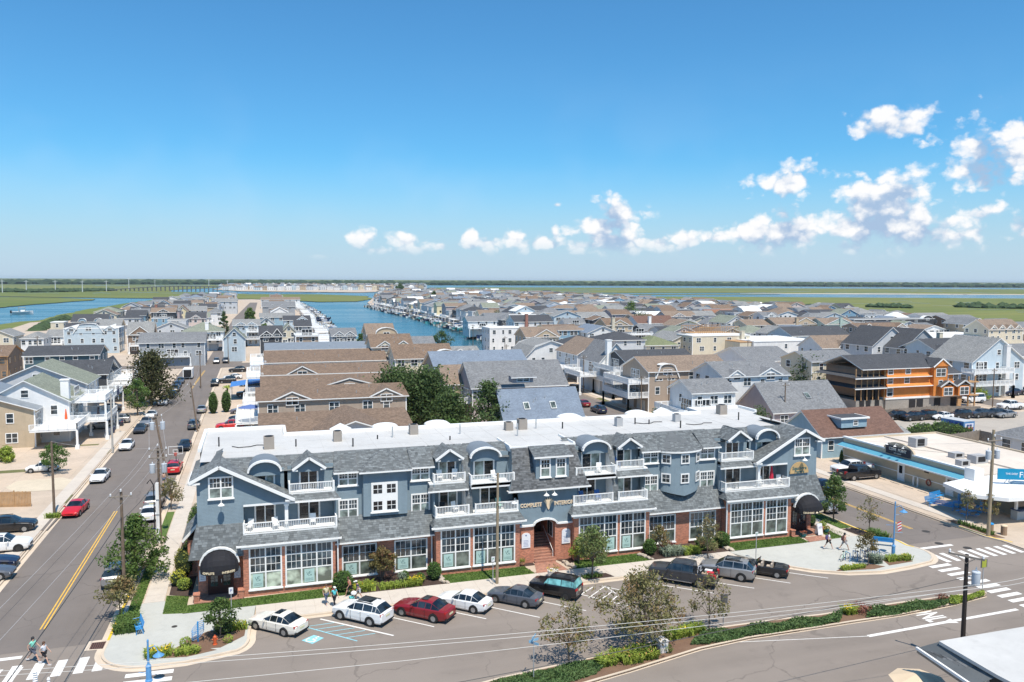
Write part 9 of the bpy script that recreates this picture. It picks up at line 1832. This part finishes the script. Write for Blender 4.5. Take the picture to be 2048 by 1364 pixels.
def person(x,y,face,label,shirt,short,hair,h=1.7,stride=.28,skin=0,longp=False,hat=None,sleeve=.5,z=.13,lean=0.0,arm=.25,tank=False):
 t=thing('person',(x,y,z),label,'person',None,R(face-90),local=True);s=h/1.7;V=[];E=[];Q=[]
 def a(p,r,to=None):
  V.append((p[0]*s,(p[1]+lean*max(0,p[2]-.95))*s,p[2]*s));Q.append(r*s if not isinstance(r,tuple) else(r[0]*s,r[1]*s));i=len(V)-1
  if to is not None:E.append((to,i))
  return i
 pe=a((0,0,.95),(.13,.10));sp=a((0,.01,1.13),(.115,.085),pe);ch=a((0,0,1.33),(.15,.095),sp);nk=a((0,.01,1.47),.05,ch);hb=a((0,.03,1.54),.07,nk);ht=a((0,.025,1.62),.09,hb);a((0,.02,1.68),.06,ht);a((0,.115,1.58),.014,hb)
 L={}
 for sg in(-1,1):
  f=stride*sg;hp=a((.09*sg,0,.9),.085,pe);kn=a((.095*sg,f*.75+.04,.50),.055,hp);an=a((.095*sg,f*1.35-.02,.09+(.1 if sg<0 and stride else 0)),.036,kn);to=a((.10*sg,f*1.35+.15,.045),(.035,.03),an)
  sh=a((.17*sg,0,1.40),.055,ch);el=a((.23*sg,-f*arm*2-.03,1.14),.038,sh);wr=a((.22*sg,-f*arm*3+.12,.92),.026,el);pm=a((.22*sg,-f*arm*3+.16,.86),(.032,.018),wr)
  for k,(dx,ln) in enumerate(((-.028,.07),(-.01,.085),(.01,.08),(.027,.065))):k1=a((.22*sg+dx,-f*arm*3+.18,.82),.0085,pm);a((.22*sg+dx,-f*arm*3+.175,.82-ln*.6),.007,k1)
  th=a((.22*sg-.045*sg,-f*arm*3+.18,.87),.0095,pm);a((.22*sg-.06*sg,-f*arm*3+.20,.83),.008,th);L[sg]=(hp,kn,an,sh,el,ch)
 skinned('body',V,E,Q,SKIN[skin],t)
 g=lambda i:V[i]
 def mix(i,j,f):return tuple(V[i][k]+(V[j][k]-V[i][k])*f for k in range(3))
 VV=[g(pe),g(sp),g(ch),mix(ch,nk,.45)];EE=[(0,1),(1,2),(2,3)];RR=[.15*s,.135*s,.168*s,.085*s];VV[0]=mix(pe,sp,.1)
 if not tank:
  for sg in(-1,1):n=len(VV);VV+=[g(L[sg][3]),mix(L[sg][3],L[sg][4],sleeve)];EE+=[(2,n),(n,n+1)];RR+=[.07*s,.058*s]
 skinned('shirt',VV,EE,RR,mat('shirt_'+shirt[0],shirt[1],.8,var=.06,bump=0),t)
 VV=[g(pe)];EE=[];RR=[.155*s]
 for sg in(-1,1):n=len(VV);VV+=[g(L[sg][0]),mix(L[sg][0],L[sg][1],.85 if not longp else 1)];EE+=[(0,n),(n,n+1)];RR+=[.105*s,.085*s if not longp else.068*s];(VV.append(mix(L[sg][1],L[sg][2],.75)),EE.append((n+1,n+2)),RR.append(.05*s)) if longp else None
 skinned('trousers' if longp else 'shorts',VV,EE,RR,mat('cloth_'+short[0],short[1],.85,var=.06,bump=0),t)
 b=MB();hc=g(ht);b.lathe([(.085*s,-.06*s),(.107*s,0),(.10*s,.06*s),(.05*s,.105*s),(0,.112*s)],(hc[0],hc[1]-.012,hc[2]),10);b.lathe([(.07*s,-.12*s),(.08*s,-.02*s),(.03*s,.02*s)],(hc[0],hc[1]-.04,hc[2]-.02),8);b.build('hair',mat('hair_'+hair[0],hair[1],.8,'flat'),t,smooth=True)
 for sg in(-1,1):b=MB();b.lathe([(0,-.008),(.012,0),(0,.008)],(sg*.033*s,hc[1]+.088*s,hc[2]-.02),6);b.build('eye',BLK,t);f_=g(L[sg][2]);b=MB();b.box(f_[0]-.045,f_[1]-.06,f_[2]-.09,f_[0]+.045,f_[1]+.19,f_[2]-.02);b.build('shoe',mat('shoe_pale',(.6,.6,.6),.7,'flat'),t)
 if hat:b=MB();b.lathe([(.115*s,.03),(.11*s,.09),(0,.125)],(hc[0],hc[1],hc[2]),10);b.box(hc[0]-.08,hc[1]+.08,hc[2]+.03,hc[0]+.08,hc[1]+.22,hc[2]+.045);b.build('cap',mat('cap_'+hat[0],hat[1],.8,'flat'),t)
 return t
def backpack(x,y,face,label,c,z=.13,h=1.0):
 d=Vector((math.cos(R(face)),math.sin(R(face)),0));t=thing('backpack',(x-d.x*.22,y-d.y*.22,z+1.0*h),label,'backpack',None,R(face-90),local=True);b=MB();b.lathe([(.08,0),(.16,.04),(.17,.2),(.14,.38),(.05,.44)],n=9,sy=.65);b.build('bag',mat('bag_'+c[0],c[1],.8,var=.1,bump=0),t,smooth=True);b=MB();[b.tube([(s_,.02,.05),(s_,.14,.25),(s_,.05,.43)],.015,4) for s_ in(-.1,.1)];b.build('straps',BLK,t)['kind']='stuff'
dk=('dark',(.03,.03,.035));brn=('brown',(.10,.05,.03))
person(5.45,63.75,-70,'woman in turquoise top and black leggings walking on the sidewalk by the round bush',('turquoise',(.10,.52,.55)),('black',(.015,.015,.02)),dk,1.66,.22,longp=True,hat=('white',(.7,.7,.65)));backpack(5.45,63.75,-70,'red backpack worn by the woman in the turquoise top',('red',(.45,.02,.04)))
person(4.85,64.35,-70,'woman in pale yellow top behind the one in turquoise',('yellow',(.6,.55,.35)),('denim',(.08,.11,.17)),brn,1.68,.2,longp=True);backpack(4.85,64.35,-70,'orange backpack worn by the woman in pale yellow',('orange',(.6,.3,.03)))
person(6.9,65.5,200,'woman in coral tank top and dark shorts bending forward by the round bush',('coral',(.65,.22,.15)),('black',(.015,.015,.02)),brn,1.7,.3,skin=1,lean=.25,tank=True)
person(7.5,64.6,190,'woman in white cap and navy top leaning over a stroller on the sidewalk',('navy_top',(.04,.04,.10)),('white',(.6,.6,.62)),dk,1.64,.2,lean=.3,hat=('white',(.7,.7,.65)))
t=thing('stroller',(6.95,64.2,.13),'white and black baby stroller with turquoise seat on the sidewalk','stroller',None,R(-80),local=True)
b=MB();[b.tube([(s_,-.4,.12),(s_,.1,.55),(s_,.5,1.0)],.02,5) for s_ in(-.22,.22)];b.tube([(-.22,.5,1.0),(.22,.5,1.0)],.02,5);b.build('frame',BLK,t);b=MB();b.box(-.2,-.25,.35,.2,.1,.5);b.build('seat',mat('turquoise_cloth',(.1,.5,.5),.8),t);b=MB();b.lathe([(.24,0),(.22,.12),(.1,.2),(0,.22)],(0,.1,.72),10);b.build('hood',WHITE,t)
for sx in(-.24,.24):
 for sy_ in(-.38,.3):b=MB();b.lathe([(.12,-.02),(.12,.02)],(sx,sy_,.12),10,axis='x');b.build('wheel',BLK,t)
person(53.2,63.5,-10,'walker in white shirt and dark shorts on the right plaza',('white',(.66,.68,.72)),('black',(.015,.015,.02)),brn,1.72,.3);backpack(53.2,63.5,-10,'purple backpack worn by the walker in the white shirt',('purple',(.12,.08,.2)))
person(54.5,62.8,-10,'shirtless looking walker in pale pink top and grey shorts on the right plaza',('pink',(.62,.36,.28)),('grey',(.35,.33,.34)),dk,1.74,.32,skin=1);backpack(54.5,62.8,-10,'dark brown backpack worn by the walker in the pink top',('brown',(.10,.04,.04)))
person(-15.25,60.7,-20,'man in mint green t-shirt and grey shorts crossing the street at the lower left',('mint',(.25,.68,.52)),('slate',(.09,.10,.13)),dk,1.78,.36,z=0)
person(-14.45,60.1,-20,'woman in white top and dark skirt crossing beside the man in mint green',('white',(.66,.68,.72)),('black',(.015,.015,.02)),brn,1.6,.3,z=0)
person(-11.9,109.3,95,'person with bare back and dark shorts walking in the road by the basketball hoop',('tan_top',(.5,.28,.18)),('denim',(.08,.11,.17)),brn,1.72,.15,z=0,tank=True)
# things left on decks
def parasol(x,y,z,h,c,label,closed=True,r_=1.4):
 t=thing('parasol',(x,y,z),label,'parasol',None,local=True);b=MB();b.tube([(0,0,0),(0,0,h)],.03,5);b.build('pole',WHITE,t);b=MB();m=mat('parasol_'+c[0],c[1],.8,var=.05,bump=0)
 if closed:b.lathe([(.22,h*.32),(.18,h*.55),(.07,h*.9),(0,h)],n=8)
 else:b.lathe([(r_,h-.45),(0,h)],n=8,cap=False)
 b.build('canvas',m,t)
parasol(-29.5,141.5,3.2,2.6,('orange',(.75,.12,.03)),'closed orange parasol on the deck of the tan house');parasol(-36.5,119.5,3.4,2.4,('tan',(.40,.30,.18)),'closed tan parasol on the deck at the left edge');parasol(-22.6,146.5,6.2,2.5,('navy',(.03,.035,.07)),'closed navy parasol on the upper white deck');parasol(-25.2,143.5,3.3,2.5,('black',(.02,.02,.03)),'closed black parasol on the lower white deck')
parasol(-1.4,136,3.2,2.8,('blue',(.10,.16,.36)),'open blue parasol over the driveway cars',False,2.0);parasol(-1.2,124.5,1,3.6,('white',(.7,.68,.62)),'closed white parasol behind the left end of the white roof');parasol(50.6,69.3,5.34,2.1,('red',(.5,.02,.05)),'closed red parasol on the right balcony of the shops');parasol(36.4,121,.1,2.2,('teal',(.08,.3,.25)),'closed teal parasol at the foot of the lavender house')
parasol(182,330,4.5,2.6,('rust',(.75,.2,.05)),'open orange parasol in front of the white row house',False,3)
t=thing('blue_awning',(-3.5,186,0),'blue striped canvas awning on posts over a driveway','awning');b=MB();b.poly([(-6,181,3.2),(.6,181,4.0),(.6,190,4.0),(-6,190,3.2)]);b.build('canvas',mat('awning_blue',(.06,.20,.50),.7,'planks',.1,size=.6),t)
for x_ in(-5.9,):
 for y_ in(181.2,189.8):b=MB();b.tube([(x_,y_,0),(x_,y_,3.2)],.06,5);b.build('post',WHITE,t)
def chair(x,y,z,rz,label,c,group=None):
 t=thing('deck_chair',(x,y,z),label,'chair',group,R(rz),local=True);b=MB();b.box(-.25,-.25,.36,.25,.25,.41);b.build('seat',c,t);b=MB();b.obox((0,.27,.68),(.5,.04,.6),0,tilt=-.2);b.build('backrest',c,t)
 for sx in(-.22,.22):b=MB();[b.box(sx-.02,q-.02,0,sx+.02,q+.02,.55) for q in(-.22,.22)];b.box(sx-.04,-.25,.55,sx+.04,.25,.58);b.build('armrest',c,t)
BLC=mat('chair_blue',(.03,.12,.35),.5,'flat');MTC=mat('chair_mint',(.35,.6,.5),.5,'flat')
for k,(x,y,z,m,l) in enumerate(((-1.0,69.1,5.34,WHITE,'at the far left of the left shop balcony'),(1.1,69.0,5.34,WHITE,'left of the column on the left shop balcony'),(4.2,69.2,5.34,WHITE,'right of the column on the left shop balcony'),(15.6,69.3,5.34,MATS['black_parts'],'dark, on the lower balcony left of the centre'),(16.8,69.3,5.34,WHITE,'white, on the lower balcony left of the centre'),(21.0,69.2,5.34,MTC,'mint, on the lower balcony beside the centre'),(15.5,69.9,8.2,WHITE,'left one on the upper gabled balcony'),(16.9,69.9,8.2,WHITE,'right one on the upper gabled balcony'),(20.6,69.4,7.95,WHITE,'on the upper arched balcony left of the centre'),(29.3,69.2,5.34,BLC,'blue, left one right of the centre'),(30.9,69.2,5.34,BLC,'blue, right one right of the centre'),(31.1,69.4,7.95,WHITE,'on the upper arched balcony right of the centre'),(33.2,69.9,8.2,BLC,'blue, on the upper gabled balcony right of the centre'),(46.2,69.2,5.34,MATS['black_parts'],'dark, at the left of the right shop balcony'),(49.2,69.2,5.34,WHITE,'beside the red parasol'),(51.5,69.2,5.34,WHITE,'right end of the right shop balcony'))):chair(x,y,z,(k*37)%50-25,'balcony chair '+l,m,'chairs on the shop balconies')
# boats and docks
r=random.Random(77);HULLC=[mat('hull_white',(.72,.72,.71),.4,var=.04,bump=0),mat('hull_navy',(.03,.05,.12),.4,'flat'),mat('hull_cream',(.6,.55,.45),.5,'flat'),mat('hull_teal',(.1,.4,.4),.5,'flat')];CANV=[mat('canvas_blue',(.05,.14,.32),.8,'flat'),mat('canvas_tan',(.4,.32,.22),.8,'flat'),WHITE]
hb=MB()
st=[(-3.2,1.15,.95),(-1.5,1.25,.9),(.5,1.2,.95),(2.2,.75,1.05),(3.3,.04,1.2)]
for i in range(4):
 (x0,w0,z0),(x1,w1,z1)=st[i],st[i+1]
 for s in(1,-1):q=[(x0,s*w0,z0),(x1,s*w1,z1),(x1,s*w1*.5,0),(x0,s*w0*.6,0)];hb.poly(q[::-1] if s>0 else q)
 hb.poly([(x0,-w0,z0-.12),(x1,-w1,z1-.12),(x1,w1,z1-.12),(x0,w0,z0-.12)])
hb.poly([(-3.2,1.15,.95),(-3.2,-1.15,.95),(-3.2,-.7,0),(-3.2,.7,0)])
hm=[hb.mesh('hull',m) for m in HULLC];cb_=MB();cb_.box(-.6,-.55,.8,.7,.55,1.5);cm_=cb_.mesh('console',WHITE);tb_=MB();tb_.box(-1.2,-.9,2.3,.9,.9,2.38);[tb_.bar((x,y,.8),(x,y,2.3),.06) for x in(-1.1,.8) for y in(-.8,.8)];tm_=[tb_.mesh('hardtop',c) for c in CANV];eb=MB();eb.box(-3.7,-.3,.3,-3.2,.3,1.35);em_=eb.mesh('outboard_motor',BLK)
def nth(n):return('first second third fourth fifth sixth seventh eighth ninth tenth eleventh twelfth thirteenth fourteenth fifteenth sixteenth seventeenth eighteenth nineteenth'.split()+['twentieth'])[n-1] if n<=20 else{2:'twenty',3:'thirty',4:'forty',5:'fifty',6:'sixty',7:'seventy'}[n//10]+('-'+nth(n%10) if n%10 else 'th').replace('tyth','tieth')
def boat(x,y,rz,s,side,z=-1.35,where=''):
 k=r.choice((0,0,0,0,1,2,3));c=r.randrange(3)
 l=f"{['white', 'navy', 'cream', 'teal'][k]} motorboat with {['blue', 'tan', 'white'][c]} top {where}, {side} canal bank"
 t=thing('motorboat',(x,y,z),l,'boat','motorboats moored along the canal',rz,local=True);t.scale=(s,s,s);link('hull',hm[k],t,loc=(0,0,0));link('console',cm_,t,loc=(0,0,0));link('hardtop',tm_[c],t,loc=(0,0,0));link('outboard_motor',em_,t,loc=(0,0,0))
DK=mat('dock_wood',(.33,.27,.2),.9,var=.2);PIL=mat('piling',(.12,.09,.065),.9);right=[(G(*p)[0]+13,G(*p)[1]) for p in((978,692),(935,676),(905,666),(870,653),(820,638),(790,630),(750,620),(716,611))];left=[(G(*p)[0]-7,G(*p)[1]) for p in((722,712),(716,700),(690,668),(664,655),(655,640),(640,628),(624,618),(604,607))]
for pts,side,sgn,gap in((right,'right',-1,9.5),(left,'left',1,11)):
 n=0
 for i in range(len(pts)-1):
  a=Vector(pts[i]);c=Vector(pts[i+1]);L=(c-a).length;d=(c-a)/L;nn=Vector((d.y,-d.x))*sgn
  if nn.x*sgn<0:nn=-nn
  k=2
  while k<L:
   p=a+d*k;n+=1;dl=r.uniform(6,9)
   if n<75:
    t=thing('dock',(p.x,p.y,0),'narrow wooden finger dock with pilings, %s from the near end of the %s canal bank'%(nth(n),side),'dock','finger docks along the canal');b=MB();q=p+nn*dl;b.bar((p.x,p.y,-.15),(q.x,q.y,-.15),1.3,.15);b.build('planking',DK,t)
    for f in(.35,.7,1.0):q=p+nn*dl*f;b=MB();b.tube([(q.x+d.x*.8,q.y+d.y*.8,-2),(q.x+d.x*.8,q.y+d.y*.8,1.1)],.16,5);b.build('piling',PIL,t)
    for off in(2.6,-2.6) if r.random()<.75 else(2.6,):q=p+nn*(dl*.55)+d*off;boat(q.x,q.y,math.atan2(nn.y,nn.x)+r.uniform(-.1,.1)+(math.pi if r.random()<.4 else 0),r.uniform(.95,1.35),side,z=-1.3 if r.random()<.6 else-.2,where=('beyond' if off>0 else 'before')+' the %s dock from the near end'%nth(n))
    if r.random()<.8:q=p-nn*4.5;tt=thing('dock_shelter',(q.x,q.y,0),'white railed deck on posts behind the %s dock of the %s canal bank'%(nth(n),side),'deck','white decks behind the docks');b=MB();b.box(q.x-3,q.y-4,2.5,q.x+3,q.y+4,2.75);b.build('deck_floor',WHITE,tt);rail2(tt,[(q.x-3,q.y-4),(q.x+3,q.y-4),(q.x+3,q.y+4)],2.75,far=True);b=MB();[b.box(q.x+u*2.8-.12,q.y+v*3.8-.12,0,q.x+u*2.8+.12,q.y+v*3.8+.12,2.5) for u in(-1,1) for v in(-1,1)];b.build('posts',WHITE,tt)
   k+=gap*r.uniform(.8,1.3)
x,y=G(45,628,-1.3);boat(x,y,R(20),2.2,'left');col.objects[-1].parent['label']='lone white boat running on the wide river at the left'
if HAZE:
 b=MB();b.box(-7000,-900,-3.4,11000,6500,36);hz=mat('haze_air',(.8,.88,1),1,'flat');nt=hz.node_tree;nt.nodes.remove(nt.nodes['Principled BSDF']);v=nt.nodes.new('ShaderNodeVolumePrincipled');v.inputs['Color'].default_value=(.82,.90,1,1);v.inputs['Density'].default_value=HAZE;v.inputs['Anisotropy'].default_value=.3;nt.links.new(v.outputs[0],nt.nodes['Material Output'].inputs['Volume']);hz.cycles.homogeneous_volume=True if hasattr(hz.cycles,'homogeneous_volume') else None
 o=b.build('haze',hz);tag(o,'thin sea air haze over the marsh and town',kind='stuff')
for o in col.objects:
 for k in('_loc','_k'):
  if k in o:del o[k]
